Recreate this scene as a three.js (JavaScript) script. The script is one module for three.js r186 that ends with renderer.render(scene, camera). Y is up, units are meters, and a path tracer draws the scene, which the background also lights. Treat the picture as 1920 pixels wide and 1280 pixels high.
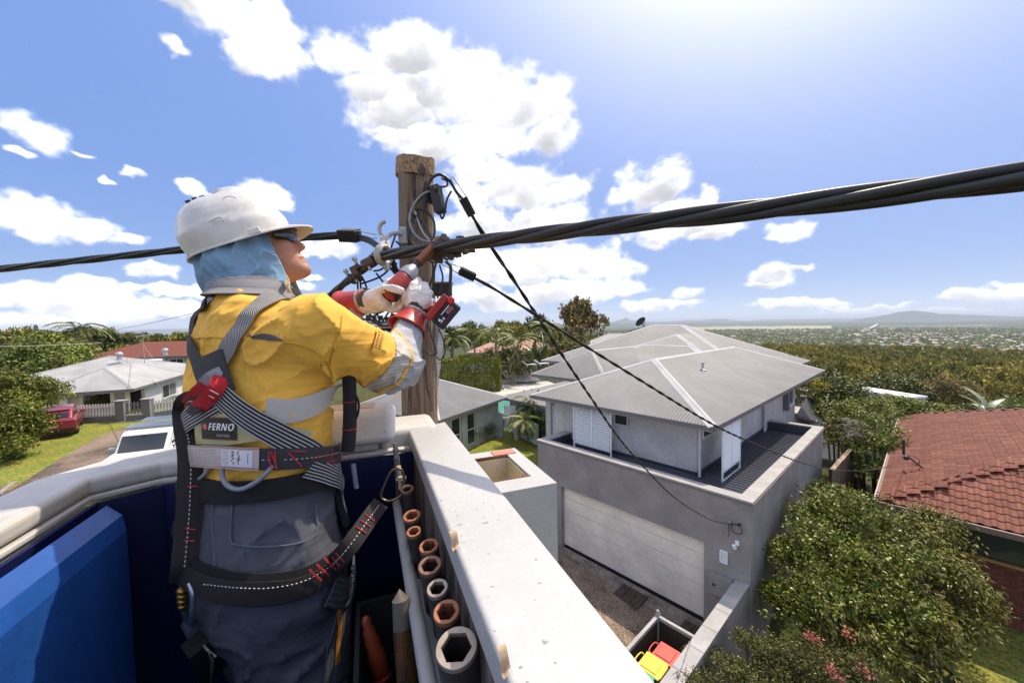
import * as THREE from 'three';
import { MarchingCubes } from 'three/addons/objects/MarchingCubes.js';
import { mergeGeometries, mergeVertices, toCreasedNormals } from 'three/addons/utils/BufferGeometryUtils.js';
import { RoundedBoxGeometry } from 'three/addons/geometries/RoundedBoxGeometry.js';

// ------------------------------------------------------------------ camera, sun, exposure
const V = (x, y, z) => new THREE.Vector3(x, y, z);
const scene = new THREE.Scene();
const EYE = V(0, 8.5, 0);
const camera = new THREE.PerspectiveCamera(83.66, 1024 / 682, 0.05, 90000);
camera.position.copy(EYE);
camera.rotation.set(-0.0465, 0, -0.0175, 'XYZ');
camera.updateMatrixWorld(true);
scene.add(camera);
const renderer = new THREE.WebGLRenderer({ antialias: true });
renderer.toneMapping = THREE.LinearToneMapping;
renderer.toneMappingExposure = 1.17;
renderer.shadowMap.enabled = true;

const SKYW = 4096;
const DEG = Math.PI / 180;
const SUN_AZ = 43 * DEG, SUN_EL = 60 * DEG;
const SUN = V(Math.sin(SUN_AZ) * Math.cos(SUN_EL), Math.sin(SUN_EL), -Math.cos(SUN_AZ) * Math.cos(SUN_EL));
const sun = new THREE.DirectionalLight(new THREE.Color(1, 0.90, 0.74), 4.4);
sun.position.copy(SUN).multiplyScalar(120);
sun.castShadow = true;
sun.shadow.mapSize.set(4096, 4096);
Object.assign(sun.shadow.camera, { left: -60, right: 60, top: 60, bottom: -60, near: 1, far: 300 });
scene.add(sun, sun.target);

// the photograph was 1920 x 1280 with a focal length of 715 of its pixels: a bearing in it and a distance give a place
const bearing = (px, py) => V((px - 960) / 715, -(py - 640) / 715, -1).applyQuaternion(camera.quaternion);
const at = (px, py, d) => bearing(px, py).multiplyScalar(d).add(EYE);
const atY = (px, py, y) => { const r = bearing(px, py); return r.multiplyScalar((y - EYE.y) / r.y).add(EYE); };

// ------------------------------------------------------------------ random numbers and noise
function rng(seed) { let s = seed | 0; return () => { s = (s + 0x6d2b79f5) | 0; let t = Math.imul(s ^ (s >>> 15), 1 | s); t = (t + Math.imul(t ^ (t >>> 7), 61 | t)) ^ t; return ((t ^ (t >>> 14)) >>> 0) / 4294967296; }; }
const lerp = (a, b, t) => a + (b - a) * t, clamp = (x, a = 0, b = 1) => Math.min(b, Math.max(a, x));
const smooth = (a, b, x) => { const t = clamp((x - a) / (b - a)); return t * t * (3 - 2 * t); };
const PERM = new Uint8Array(512), RND = new Float32Array(256);
{ const r = rng(11); for (let i = 0; i < 256; i++) { PERM[i] = i; RND[i] = r() * 2 - 1; } for (let i = 255; i > 0; i--) { const j = Math.floor(r() * (i + 1)); [PERM[i], PERM[j]] = [PERM[j], PERM[i]]; } for (let i = 0; i < 256; i++) PERM[i + 256] = PERM[i]; }
function noise(x, y, z = 0) {
  const X = Math.floor(x), Y = Math.floor(y), Z = Math.floor(z); let u = x - X, v = y - Y, w = z - Z;
  u = u * u * (3 - 2 * u); v = v * v * (3 - 2 * v); w = w * w * (3 - 2 * w);
  const h = (a, b, c) => RND[PERM[PERM[PERM[(X + a) & 255] + ((Y + b) & 255)] + ((Z + c) & 255)]];
  const x0 = lerp(lerp(h(0, 0, 0), h(1, 0, 0), u), lerp(h(0, 1, 0), h(1, 1, 0), u), v), x1 = lerp(lerp(h(0, 0, 1), h(1, 0, 1), u), lerp(h(0, 1, 1), h(1, 1, 1), u), v);
  return lerp(x0, x1, w);
}
function fbm(x, y, z = 0, o = 5) { let s = 0, a = 0.5; for (let i = 0; i < o; i++) { s += a * noise(x, y, z); x = x * 2.03 + 7.1; y = y * 2.03 + 3.7; z = z * 2.03 + 1.3; a *= 0.5; } return s; }
// noise that wraps with period p (in cells), for textures that repeat
function tnoise(x, y, p, k = 0) {
  const X = Math.floor(x), Y = Math.floor(y); let u = x - X, v = y - Y; u = u * u * (3 - 2 * u); v = v * v * (3 - 2 * v);
  const m = (n) => ((n % p) + p) % p, h = (a, b) => RND[PERM[PERM[(m(X + a) + k * 17) & 255] + ((m(Y + b) + k * 31) & 255)]];
  return lerp(lerp(h(0, 0), h(1, 0), u), lerp(h(0, 1), h(1, 1), u), v);
}
function tfbm(u, v, p, o = 4, k = 0, sx = 1, sy = 1) { let s = 0, a = 0.5; for (let i = 0; i < o; i++) { s += a * tnoise(u * p * sx, v * p * sy, p * Math.max(sx, sy), k + i); p *= 2; a *= 0.5; } return s; }

// ------------------------------------------------------------------ sky
function computeSky() {
  const W = SKYW, Hh = W / 2, data = new Float32Array(W * Hh * 4);
  const blobs = [];
  const add = (k, ...list) => { for (const [cx, cy, rx, ry] of list) { const c = bearing(cx, cy).normalize(), a = bearing(cx + rx, cy).normalize().sub(c), b = bearing(cx, cy - ry).normalize().sub(c); blobs.push({ c, a: a.divideScalar(a.lengthSq()), b: b.divideScalar(b.lengthSq()), k, cos: 1 - 2.2 * Math.max(rx, ry) ** 2 / 715 ** 2 }); } };
  add(1, [440, 45, 125, 70], [470, 110, 70, 40], [390, 20, 80, 50], [520, 40, 60, 45]);
  add(0.5, [72, 246, 75, 34], [320, 92, 30, 18], [160, 292, 26, 8], [238, 321, 20, 9], [198, 338, 12, 8], [25, 278, 26, 7]);
  add(1, [665, 105, 80, 58], [770, 100, 120, 66], [845, 170, 150, 95], [960, 205, 105, 90], [740, 200, 90, 70], [1025, 250, 58, 52], [800, 265, 110, 48], [700, 165, 60, 60], [930, 260, 110, 48]);
  add(1, [975, 360, 140, 60], [905, 320, 75, 40], [1065, 355, 52, 40], [900, 420, 90, 46], [1010, 420, 110, 55], [880, 380, 60, 50]);
  add(0.95, [1215, 350, 75, 48], [1290, 400, 95, 40], [1345, 430, 62, 22], [1322, 362, 26, 18], [1230, 430, 60, 30], [1160, 375, 30, 22]);
  add(0.9, [1010, 490, 160, 44], [1110, 500, 90, 30], [905, 500, 90, 44], [1060, 545, 150, 26], [900, 560, 130, 26], [1165, 545, 60, 20]);
  add(0.75, [1477, 434, 48, 18], [1452, 515, 58, 26], [1510, 497, 30, 8], [1298, 555, 34, 11], [1440, 530, 50, 12]);
  add(0.8, [55, 408, 115, 36], [160, 432, 95, 26], [245, 456, 62, 14], [10, 395, 60, 26]);
  add(0.8, [290, 515, 54, 15], [350, 556, 66, 13], [625, 462, 46, 24], [590, 470, 50, 18], [352, 354, 26, 18], [470, 362, 66, 24], [515, 385, 40, 18], [600, 524, 24, 8], [250, 545, 26, 6], [570, 540, 40, 8]);
  add(0.95, [95, 565, 150, 40], [30, 548, 70, 26], [220, 586, 90, 22], [60, 602, 150, 20], [330, 590, 90, 16], [150, 545, 60, 22]);
  add(0.55, [1820, 552, 130, 14], [1640, 578, 130, 9], [1890, 540, 60, 10], [1500, 570, 110, 10], [1240, 575, 90, 10], [700, 585, 160, 16], [500, 590, 120, 16], [1700, 590, 260, 8]);
  for (let r = 0; r < Hh; r++) {
    const up = ((r + 0.5) / Hh - 0.5) * Math.PI, y = Math.sin(up), cu = Math.cos(up);
    for (let c = 0; c < W; c++) {
      const ph = ((c + 0.5) / W - 0.5) * 2 * Math.PI, x = cu * Math.cos(ph), z = cu * Math.sin(ph), o = (r * W + c) * 4;
      data[o + 3] = 1;
      if (y < -0.02) { data[o] = 0.2; data[o + 1] = 0.22; data[o + 2] = 0.2; continue; }
      const e = Math.max(0, y), cs = x * SUN.x + y * SUN.y + z * SUN.z, ang = Math.acos(clamp(cs, -1, 1));
      const h = Math.exp(-e * 7.5), hz = Math.exp(-e * 26);
      // air: deep blue overhead, pale at the horizon, a wide white glow round the sun
      let R = lerp(0.105, 0.40, h), G = lerp(0.25, 0.56, h), B = lerp(0.64, 0.80, h);
      R = lerp(R, 0.66, hz * 0.75); G = lerp(G, 0.70, hz * 0.75); B = lerp(B, 0.76, hz * 0.75);
      const g1 = Math.exp(-ang * ang / 0.05), g2 = Math.exp(-ang * ang / 0.20), g3 = Math.exp(-ang / 0.75);
      const glow = 2.6 * g1 + 1.55 * g2 + 0.42 * g3;
      R += glow * 0.92; G += glow * 0.80; B += glow * 0.72;
      // clouds
      let d = -1, best = 1, low = 0;
      const front = -z * 0.998 - y * 0.046;
      if (front > 0.35) {
       const wx = 0.030 * fbm(x * 9, y * 12, z * 9 + 3, 4) + 0.016 * fbm(x * 40, y * 50, z * 40, 3), wy = 0.024 * fbm(x * 9 + 20, y * 12, z * 9, 4) + 0.014 * fbm(x * 40 + 9, y * 50, z * 40, 3);
       for (const q of blobs) {
        if (x * q.c.x + y * q.c.y + z * q.c.z < q.cos) continue;
        const dx = x - q.c.x + wx, dy = y - q.c.y + wy, dz = z - q.c.z, u = dx * q.a.x + dy * q.a.y + dz * q.a.z, v = dx * q.b.x + dy * q.b.y + dz * q.b.z;
        const f = 1 - Math.sqrt(u * u + v * v); if (f > d) { d = f; best = q.k; low = v; }
       }
      }
      // cumulus added over the unseen sky, brightened away from the sun as fill
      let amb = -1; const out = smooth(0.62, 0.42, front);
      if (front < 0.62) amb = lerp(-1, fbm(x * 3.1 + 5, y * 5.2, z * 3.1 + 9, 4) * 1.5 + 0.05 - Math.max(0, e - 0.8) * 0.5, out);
      const f = Math.max(d, amb);
      if (f > -0.75) {
        const n = fbm(x * 5.2, y * 7.8, z * 5.2, 3), m = fbm(x * 19, y * 25, z * 19, 5);
        const dens = f * 1.0 + n * 0.35 + m * 0.75 + 0.06, a = Math.pow(smooth(-0.14, 0.50, dens + 0.12 * fbm(x * 110, y * 140, z * 110, 2)), 1.5) * (d > amb ? lerp(0.72, 1, best) : 1) * smooth(-0.01, 0.03, y);
        if (a > 0.002) {
          const body = smooth(0.15, 0.8, dens), q = fbm(x * 11 + 2, y * 17 + 0.9, z * 11 + 4, 4), k = clamp(0.78 + 0.7 * q + (d > amb ? 0.42 * low : 0.15) - 0.25 * body);
          const back = 1 + 0.2 * smooth(0.7, 2.2, ang), lit = lerp(0.56, lerp(1.25, 1.9, smooth(0.8, 1.6, ang)), smooth(0.0, 0.9, k)) * back, far = hz * 0.55;  // cloud brightness raised away from the sun to fill shaded sides
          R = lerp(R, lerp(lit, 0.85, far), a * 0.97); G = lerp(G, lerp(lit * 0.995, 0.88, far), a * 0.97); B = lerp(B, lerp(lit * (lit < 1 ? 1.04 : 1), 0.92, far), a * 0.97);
        }
      }
      data[o] = R; data[o + 1] = G; data[o + 2] = B;
    }
  }
  const t = new THREE.DataTexture(data, W, Hh, THREE.RGBAFormat, THREE.FloatType);
  t.mapping = THREE.EquirectangularReflectionMapping; t.magFilter = t.minFilter = THREE.LinearFilter; t.needsUpdate = true;
  return t;
}
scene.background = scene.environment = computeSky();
scene.fog = new THREE.FogExp2(new THREE.Color(0.80, 0.88, 1.0), 0.000065);

// ------------------------------------------------------------------ textures and materials
function tex(w, h, fn, { srgb = true, repeat } = {}) {
  const d = new Uint8Array(w * h * 4), out = [0, 0, 0];
  const enc = (c) => { c = clamp(c); return srgb ? (c <= 0.0031308 ? c * 12.92 : 1.055 * Math.pow(c, 1 / 2.4) - 0.055) : c; };
  for (let y = 0; y < h; y++) for (let x = 0; x < w; x++) { fn((x + 0.5) / w, (y + 0.5) / h, out); const o = (y * w + x) * 4; for (let k = 0; k < 3; k++) d[o + k] = Math.round(enc(out[k]) * 255); d[o + 3] = 255; }
  const t = new THREE.DataTexture(d, w, h, THREE.RGBAFormat);
  if (srgb) t.colorSpace = THREE.SRGBColorSpace;
  t.wrapS = t.wrapT = THREE.RepeatWrapping; t.magFilter = THREE.LinearFilter; t.minFilter = THREE.LinearMipmapLinearFilter; t.generateMipmaps = true; t.needsUpdate = true;
  if (repeat) t.repeat.set(...repeat);
  return t;
}
function canvasTex(w, h, draw, srgb = true) {
  const c = document.createElement('canvas'); c.width = w; c.height = h; draw(c.getContext('2d'), w, h);
  const t = new THREE.CanvasTexture(c); if (srgb) t.colorSpace = THREE.SRGBColorSpace; t.wrapS = t.wrapT = THREE.RepeatWrapping; t.magFilter = THREE.LinearFilter; return t;
}
const grey = (fn) => (u, v, o) => { o[0] = o[1] = o[2] = fn(u, v); };
const col = (r, g, b) => new THREE.Color().setRGB(r, g, b);
function mat(name, c, rough = 0.7, extra = {}) {
  const physical = ['clearcoat', 'transmission', 'sheen', 'specularIntensity', 'ior', 'thickness'].some((k) => k in extra);
  const m = new (physical ? THREE.MeshPhysicalMaterial : THREE.MeshStandardMaterial)({ color: Array.isArray(c) ? col(...c) : c, roughness: rough, metalness: 0, side: THREE.DoubleSide, ...extra });
  m.name = name; return m;
}
const T = {};
T.mottle = tex(512, 512, grey((u, v) => 0.86 + 0.22 * tfbm(u, v, 4, 5) + 0.10 * tfbm(u, v, 32, 3, 5)));                   // uneven tone, repeats each 1 uv
T.grain = tex(512, 512, grey((u, v) => 0.5 + 0.5 * tfbm(u, v, 64, 3, 3)), { srgb: false });
T.gravel = tex(512, 512, (u, v, o) => { const a = tnoise(u * 96, v * 96, 96, 1), b = tnoise(u * 190, v * 190, 190, 2), c = tfbm(u, v, 5, 4, 3); const k = clamp(0.55 + 0.5 * a + 0.35 * b + 0.35 * c, 0.05, 1.2); o[0] = k; o[1] = k * (0.86 + 0.1 * b); o[2] = k * (0.74 + 0.12 * a); });
T.asphalt = tex(512, 512, (u, v, o) => { const k = clamp(0.62 + 0.25 * tnoise(u * 200, v * 200, 200, 1) + 0.75 * tfbm(u, v, 3, 5, 2) + 0.14 * tnoise(u * 60, v * 60, 60, 5), 0.2, 1.2); o[0] = k; o[1] = k * 0.93; o[2] = k * 0.86; });
T.grass = tex(512, 512, (u, v, o) => { const a = tnoise(u * 220, v * 160, 220, 1), c = tfbm(u, v, 4, 5, 3), d = tfbm(u, v, 40, 3, 8); const k = clamp(0.62 + 0.34 * a + 0.55 * d, 0.1, 1.3), dry = clamp(0.35 + 1.1 * c); o[0] = k * lerp(0.55, 0.95, dry); o[1] = k * lerp(0.78, 0.88, dry); o[2] = k * lerp(0.16, 0.26, dry); });
T.wood = tex(256, 512, (u, v, o) => {
  const g = tfbm(u, v, 4, 5, 3, 12, 1), s = tfbm(u, v, 6, 4, 9, 1, 1), crack = Math.abs(tnoise(u * 40, v * 5, 40, 12)), k = clamp(0.62 + 0.6 * g + 0.3 * s) * (crack < 0.05 ? 0.35 : 1);
  o[0] = k; o[1] = k * (0.90 - 0.06 * s); o[2] = k * (0.80 - 0.12 * s);
});
T.rust = tex(512, 512, (u, v, o) => { const n = clamp(0.5 + 1.1 * tfbm(u, v, 5, 5, 4)), m = tnoise(u * 90, v * 90, 90, 7) * 0.15; o[0] = lerp(0.10, 0.42, n) + m; o[1] = lerp(0.075, 0.20, n) + m * 0.7; o[2] = lerp(0.06, 0.10, n) + m * 0.5; });
T.paintWorn = tex(768, 768, (u, v, o) => {                                     // white gelcoat with specks of dirt and grit
  const sp = tnoise(u * 70, v * 70, 70, 2), sp2 = tnoise(u * 31, v * 31, 31, 4), c = tfbm(u, v, 4, 4, 3), q = tfbm(u, v, 90, 2, 6);
  let k = 0.93 + 0.09 * c + 0.07 * q, d = sp > 0.86 ? smooth(0.86, 0.97, sp) * 0.75 : 0; if (sp2 > 0.93) d = Math.max(d, smooth(0.93, 0.99, sp2) * 0.8);
  o[0] = lerp(k, 0.22, d); o[1] = lerp(k * 0.995, 0.18, d); o[2] = lerp(k * 0.98, 0.12, d);
});
T.fabric = tex(256, 256, grey((u, v) => 0.5 + 0.25 * Math.sin(u * Math.PI * 128) * Math.sin(v * Math.PI * 128) + 0.2 * tfbm(u, v, 16, 3)), { srgb: false });
T.folds = tex(512, 512, grey((u, v) => 0.5 + 0.55 * tfbm(u + 0.12 * tfbm(u, v, 3, 2, 9), v, 3, 4, 2, 1, 2)), { srgb: false });
const withMap = (m, t, s) => { const q = t.clone(); q.repeat.set(s, s); q.needsUpdate = true; m.map = q; return m; };
function clones(t, s, s2 = s) { const q = t.clone(); q.repeat.set(s, s2); q.needsUpdate = true; return q; }

const M = {
  render: mat('grey_render', [0.31, 0.282, 0.262], 0.9, { map: clones(T.mottle, 0.35), bumpMap: clones(T.grain, 1.5), bumpScale: 0.0015 }),
  renderLight: mat('light_render', [0.56, 0.535, 0.53], 0.9, { map: clones(T.mottle, 0.3), bumpMap: clones(T.grain, 1.5), bumpScale: 0.001 }),
  renderSage: mat('sage_render', [0.46, 0.47, 0.43], 0.9, { map: clones(T.mottle, 0.3) }),
  cream: mat('cream_render', [0.62, 0.55, 0.41], 0.9, { map: clones(T.mottle, 0.3) }),
  whiteWall: mat('white_wall', [0.74, 0.72, 0.68], 0.85, { map: clones(T.mottle, 0.3) }),
  cap: mat('parapet_cap', [0.37, 0.345, 0.32], 0.7, { map: clones(T.mottle, 0.5) }),
  fascia: mat('fascia_grey', [0.15, 0.145, 0.145], 0.5),
  roofGrey: mat('roof_steel', [0.19, 0.181, 0.177], 0.62, { map: clones(T.mottle, 0.2) }),
  roofFlash: mat('roof_flashing', [0.44, 0.43, 0.42], 0.6, { map: clones(T.mottle, 0.4) }),
  roofWhite: mat('white_roof_steel', [0.38, 0.37, 0.355], 0.5, { map: clones(T.mottle, 0.25) }),
  deck: mat('deck_steel', [0.055, 0.057, 0.075], 0.38, { metalness: 0.2, map: clones(T.mottle, 0.5) }),
  white: mat('white_paint', [0.80, 0.80, 0.79], 0.45),
  offwhite: mat('off_white_paint', [0.66, 0.64, 0.60], 0.55, { map: clones(T.mottle, 0.6) }),
  garageDoor: mat('garage_door_cream', [0.84, 0.745, 0.62], 0.5, { map: clones(T.mottle, 0.3), bumpMap: clones(T.grain, 1.0, 6), bumpScale: 0.001 }),
  dark: mat('dark_void', [0.02, 0.02, 0.022], 0.6),
  darkMetal: mat('dark_metal', [0.06, 0.06, 0.062], 0.4, { metalness: 0.5 }),
  glass: mat('window_glass', [0.03, 0.035, 0.04], 0.06, { specularIntensity: 1 }),
  black: mat('black_plastic', [0.018, 0.018, 0.019], 0.5),
  rubber: mat('black_rubber', [0.014, 0.0135, 0.013], 0.62, { bumpMap: clones(T.grain, 3), bumpScale: 0.0004 }),
  galv: mat('galvanised_steel', [0.52, 0.52, 0.51], 0.45, { metalness: 0.55, map: clones(T.mottle, 6) }),
  asphalt: mat('asphalt', [0.25, 0.19, 0.145], 0.95, { map: clones(T.asphalt, 0.22) }),
  gravel: mat('exposed_aggregate', [0.33, 0.265, 0.20], 0.95, { map: clones(T.gravel, 0.55), bumpMap: clones(T.gravel, 0.55), bumpScale: 0.006 }),
  grass: mat('lawn_grass', [0.40, 0.36, 0.13], 0.95, { map: clones(T.grass, 0.35) }),
  dryGrass: mat('dry_lawn_grass', [0.36, 0.33, 0.17], 0.95, { map: clones(T.grass, 0.3) }),
  tile: mat('terracotta_tile', [0.185, 0.046, 0.022], 0.78, { map: clones(T.mottle, 1.3) }),
  tile2: mat('terracotta_tile_dark', [0.15, 0.037, 0.018], 0.8, { map: clones(T.mottle, 1.7) }),
  tile3: mat('terracotta_tile_pale', [0.22, 0.062, 0.03], 0.76, { map: clones(T.mottle, 1.1) }),
  pinkTile: mat('pink_tile', [0.50, 0.27, 0.20], 0.85, { map: clones(T.mottle, 1.3) }),
  brick: mat('dark_brick', [0.13, 0.045, 0.03], 0.9, { map: clones(T.mottle, 1) }),
  timber: mat('fence_timber', [0.33, 0.20, 0.13], 0.85, { map: clones(T.wood, 0.7, 0.35) }),
  timberPale: mat('fence_timber_pale', [0.45, 0.36, 0.27], 0.85, { map: clones(T.wood, 0.7, 0.35) }),
  timberDark: mat('timber_dark', [0.085, 0.055, 0.042], 0.85, { map: clones(T.wood, 0.9, 0.4) }),
};

// ------------------------------------------------------------------ scene helpers
const taken = new Map();
function numbered(n) { const k = taken.get(n) ?? 0; taken.set(n, k + 1); return k ? n + '_' + String(k).padStart(3, '0') : n; }
function tag(o, label, category, group, kind) { if (label) o.userData.label = label; if (category) o.userData.category = category; if (group) o.userData.group = group; if (kind) o.userData.kind = kind; return o; }
function thing(name, label, category, pos, ry = 0, group) { const o = new THREE.Group(); o.name = numbered(name); scene.add(o); if (pos) o.position.copy(pos); o.rotation.y = ry; return tag(o, label, category, group); }
function mesh(name, g, m, parent) { const o = new THREE.Mesh(Array.isArray(g) ? merged(g) : g, m); o.name = parent ? name : numbered(name); o.castShadow = o.receiveShadow = true; (parent ?? scene).add(o); return o; }
const part = (parent, name, g, m, label) => { const o = mesh(name, g, m, parent); if (label) o.userData.label = label; return o; };
const struct = (name, g, m) => tag(mesh(name, g, m), null, null, null, 'structure');
const solo = (name, label, category, g, m, group) => tag(mesh(name, g, m), label, category, group);
function copy(o, label, group) { const c = o.clone(); c.name = numbered(o.name.replace(/_\d{3}$/, '')); c.userData = { ...o.userData }; if (label) c.userData.label = label; if (group) c.userData.group = group; scene.add(c); return c; }
function plain(g) { const q = g.index ? g.toNonIndexed() : g.clone(); for (const k of Object.keys(q.attributes)) if (!['position', 'normal', 'uv'].includes(k)) q.deleteAttribute(k); if (!q.attributes.normal) q.computeVertexNormals(); if (!q.attributes.uv) q.setAttribute('uv', new THREE.BufferAttribute(new Float32Array(q.attributes.position.count * 2), 2)); return q; }
function merged(list) { return list.length === 1 ? list[0] : mergeGeometries(list.map(plain), false); }
// uv in metres from the dominant axis of each face
function metric(g, s = 1) {
  const q = plain(g), p = q.attributes.position, n = q.attributes.normal, uv = q.attributes.uv;
  for (let i = 0; i < p.count; i += 3) {
    const ax = Math.abs(n.getX(i)), ay = Math.abs(n.getY(i)), az = Math.abs(n.getZ(i));
    for (let k = i; k < i + 3; k++) { const x = p.getX(k), y = p.getY(k), z = p.getZ(k); if (ay >= ax && ay >= az) uv.setXY(k, x * s, z * s); else if (ax >= az) uv.setXY(k, z * s, y * s); else uv.setXY(k, x * s, y * s); }
  }
  return q;
}
const box = (w, h, d, x = 0, y = 0, z = 0) => metric(new THREE.BoxGeometry(w, h, d).translate(x, y, z));
const span = (x0, x1, y0, y1, z0, z1) => box(Math.abs(x1 - x0), Math.abs(y1 - y0), Math.abs(z1 - z0), (x0 + x1) / 2, (y0 + y1) / 2, (z0 + z1) / 2);
const rbox = (w, h, d, r, x = 0, y = 0, z = 0, seg = 3) => metric(new RoundedBoxGeometry(w, h, d, seg, r).translate(x, y, z));
function orient(g, pos, dir, up = V(0, 1, 0)) {   // turns local +y to dir
  const q = new THREE.Quaternion().setFromUnitVectors(V(0, 1, 0), dir.clone().normalize()); return g.applyQuaternion(q).translate(pos.x, pos.y, pos.z);
}
function rod(a, b, r0, r1 = r0, seg = 10) { const d = b.clone().sub(a), L = d.length(); return orient(new THREE.CylinderGeometry(r1, r0, L, seg).translate(0, L / 2, 0), a, d); }
function beam(a, b, w, h) { const d = b.clone().sub(a), L = d.length(), m = new THREE.Matrix4().lookAt(V(0, 0, 0), d, V(0, 1, 0)); return metric(new THREE.BoxGeometry(w, h, L).translate(0, 0, -L / 2)).applyMatrix4(m).translate(a.x, a.y, a.z); }
function tube(pts, r, seg = 40, rad = 8, closed = false) { return new THREE.TubeGeometry(new THREE.CatmullRomCurve3(pts, closed, 'centripetal'), seg, r, rad, closed); }
function poly(points, faces) { const pos = []; for (const f of faces) for (let i = 1; i + 1 < f.length; i++) for (const k of [f[0], f[i], f[i + 1]]) pos.push(...points[k]); const g = new THREE.BufferGeometry(); g.setAttribute('position', new THREE.Float32BufferAttribute(pos, 3)); g.computeVertexNormals(); return metric(g); }
function flat(pts, y) {  // a horizontal sheet over a polygon of [x, z]; y is a number or a function
  const s = new THREE.Shape(pts.map(([x, z]) => new THREE.Vector2(x, -z))), g = new THREE.ShapeGeometry(s).rotateX(-Math.PI / 2), p = g.attributes.position, uv = g.attributes.uv;
  for (let i = 0; i < p.count; i++) { p.setY(i, typeof y === 'function' ? y(p.getX(i), p.getZ(i)) : y); uv.setXY(i, p.getX(i), p.getZ(i)); }
  g.computeVertexNormals(); return g;
}
// ------------------------------------------------------------------ ground
const HO = V(6.3, 0, -9.92), HT = -47.5 * DEG;                          // the modern house: origin at its front right corner, x along its front, -z into it
const hw = (x, y, z) => V(x * Math.cos(HT) + z * Math.sin(HT) + HO.x, y + HO.y, -x * Math.sin(HT) + z * Math.cos(HT) + HO.z);
const hl = (X, Z) => { const a = X - HO.x, b = Z - HO.z; return [a * Math.cos(HT) - b * Math.sin(HT), a * Math.sin(HT) + b * Math.cos(HT)]; };
const driveY = (z) => z < 1 ? -0.35 : -0.35 + 0.2 * (z - 1);
function groundY(x, z) {
  const [lx, lz] = hl(x, z), r = Math.hypot(x, z), az = Math.atan2(x, -z) / DEG;
  let y = -0.12;
  y = lerp(y, -0.9, smooth(-11, -9.5, lx) * smooth(-2.5, -1.5, lz) * (1 - smooth(1.5, 3, lz)));
  // the slope up from the garage to the street
  const front = smooth(-16, -9, lx) * (1 - smooth(-0.35, 0.1, lx)) * smooth(-0.5, 0.5, lz);
  y = lerp(y, Math.min(2.6, driveY(lz)) - 0.12, front * (1 - smooth(14, 22, lz) * 0));
  const right = smooth(-0.25, 0.25, lx) * smooth(-11, -10, -Math.abs(lz) * 0 - 10.5 + 20);
  y = lerp(y, -1.05, smooth(-0.25, 0.25, lx));
  // street level at the left
  const left = smooth(-9, -14, x) * (1 - smooth(40, 60, -z)) + (x < -9 && z > 0 ? 0 : 0);
  y = lerp(y, 2.78, clamp(left) * (az < 10 || x < -9 ? 1 : 0));
  // the hill falls away on the right, to the wood and then to the coastal plain
  const fallR = smooth(-4, 22, az) * (1 - smooth(120, 160, az));
  y += -17 * smooth(24, 85, r) * fallR;
  y += -8 * smooth(110, 420, r) * fallR;
  y += 2.0 * fbm(x / 60, z / 60, 2, 3) * smooth(60, 140, r) * (1 - smooth(600, 900, r));
  const drop = fallR > 0.5 ? smooth(430, 900, r) : smooth(500, 1500, r);
  y = lerp(y, -90, drop);
  return y;
}
{
  const rings = [0]; for (let r = 0.8; r < 60000; r *= r < 60 ? 1.028 : r < 1500 ? 1.045 : 1.12) rings.push(r);
  const N = 300, pos = [], uv = [], idx = [], colr = [];
  for (let i = 0; i < rings.length; i++) for (let k = 0; k < N; k++) {
    const a = k / N * Math.PI * 2, x = rings[i] * Math.sin(a), z = -rings[i] * Math.cos(a), r = rings[i];
    pos.push(x, groundY(x, z), z); uv.push(x * 0.2, z * 0.2);
    const n = fbm(x / 90, z / 90, 5, 3), m = fbm(x / 900, z / 900, 9, 4);
    const near = [0.115, 0.105, 0.055], wood = [0.07, 0.075, 0.03], plainC = [0.085 + 0.05 * m, 0.10 + 0.04 * m, 0.06 + 0.02 * m];
    const t = smooth(40, 80, r), u = smooth(700, 1200, r);
    for (let c = 0; c < 3; c++) colr.push(Math.max(0.01, lerp(lerp(near[c], wood[c], t), plainC[c], u) * (1 + 0.5 * n)));
  }
  for (let i = 0; i + 1 < rings.length; i++) for (let k = 0; k < N; k++) { const a = i * N + k, b = i * N + (k + 1) % N, c = a + N, d = b + N; idx.push(a, b, c, b, d, c); }
  const g = new THREE.BufferGeometry();
  g.setAttribute('position', new THREE.Float32BufferAttribute(pos, 3)); g.setAttribute('uv', new THREE.Float32BufferAttribute(uv, 2)); g.setAttribute('color', new THREE.Float32BufferAttribute(colr, 3)); g.setIndex(idx); g.computeVertexNormals();
  struct('ground', g, mat('earth_and_scrub', [1, 1, 1], 1, { vertexColors: true, map: clones(T.grass, 1), side: THREE.FrontSide }));
}
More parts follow.
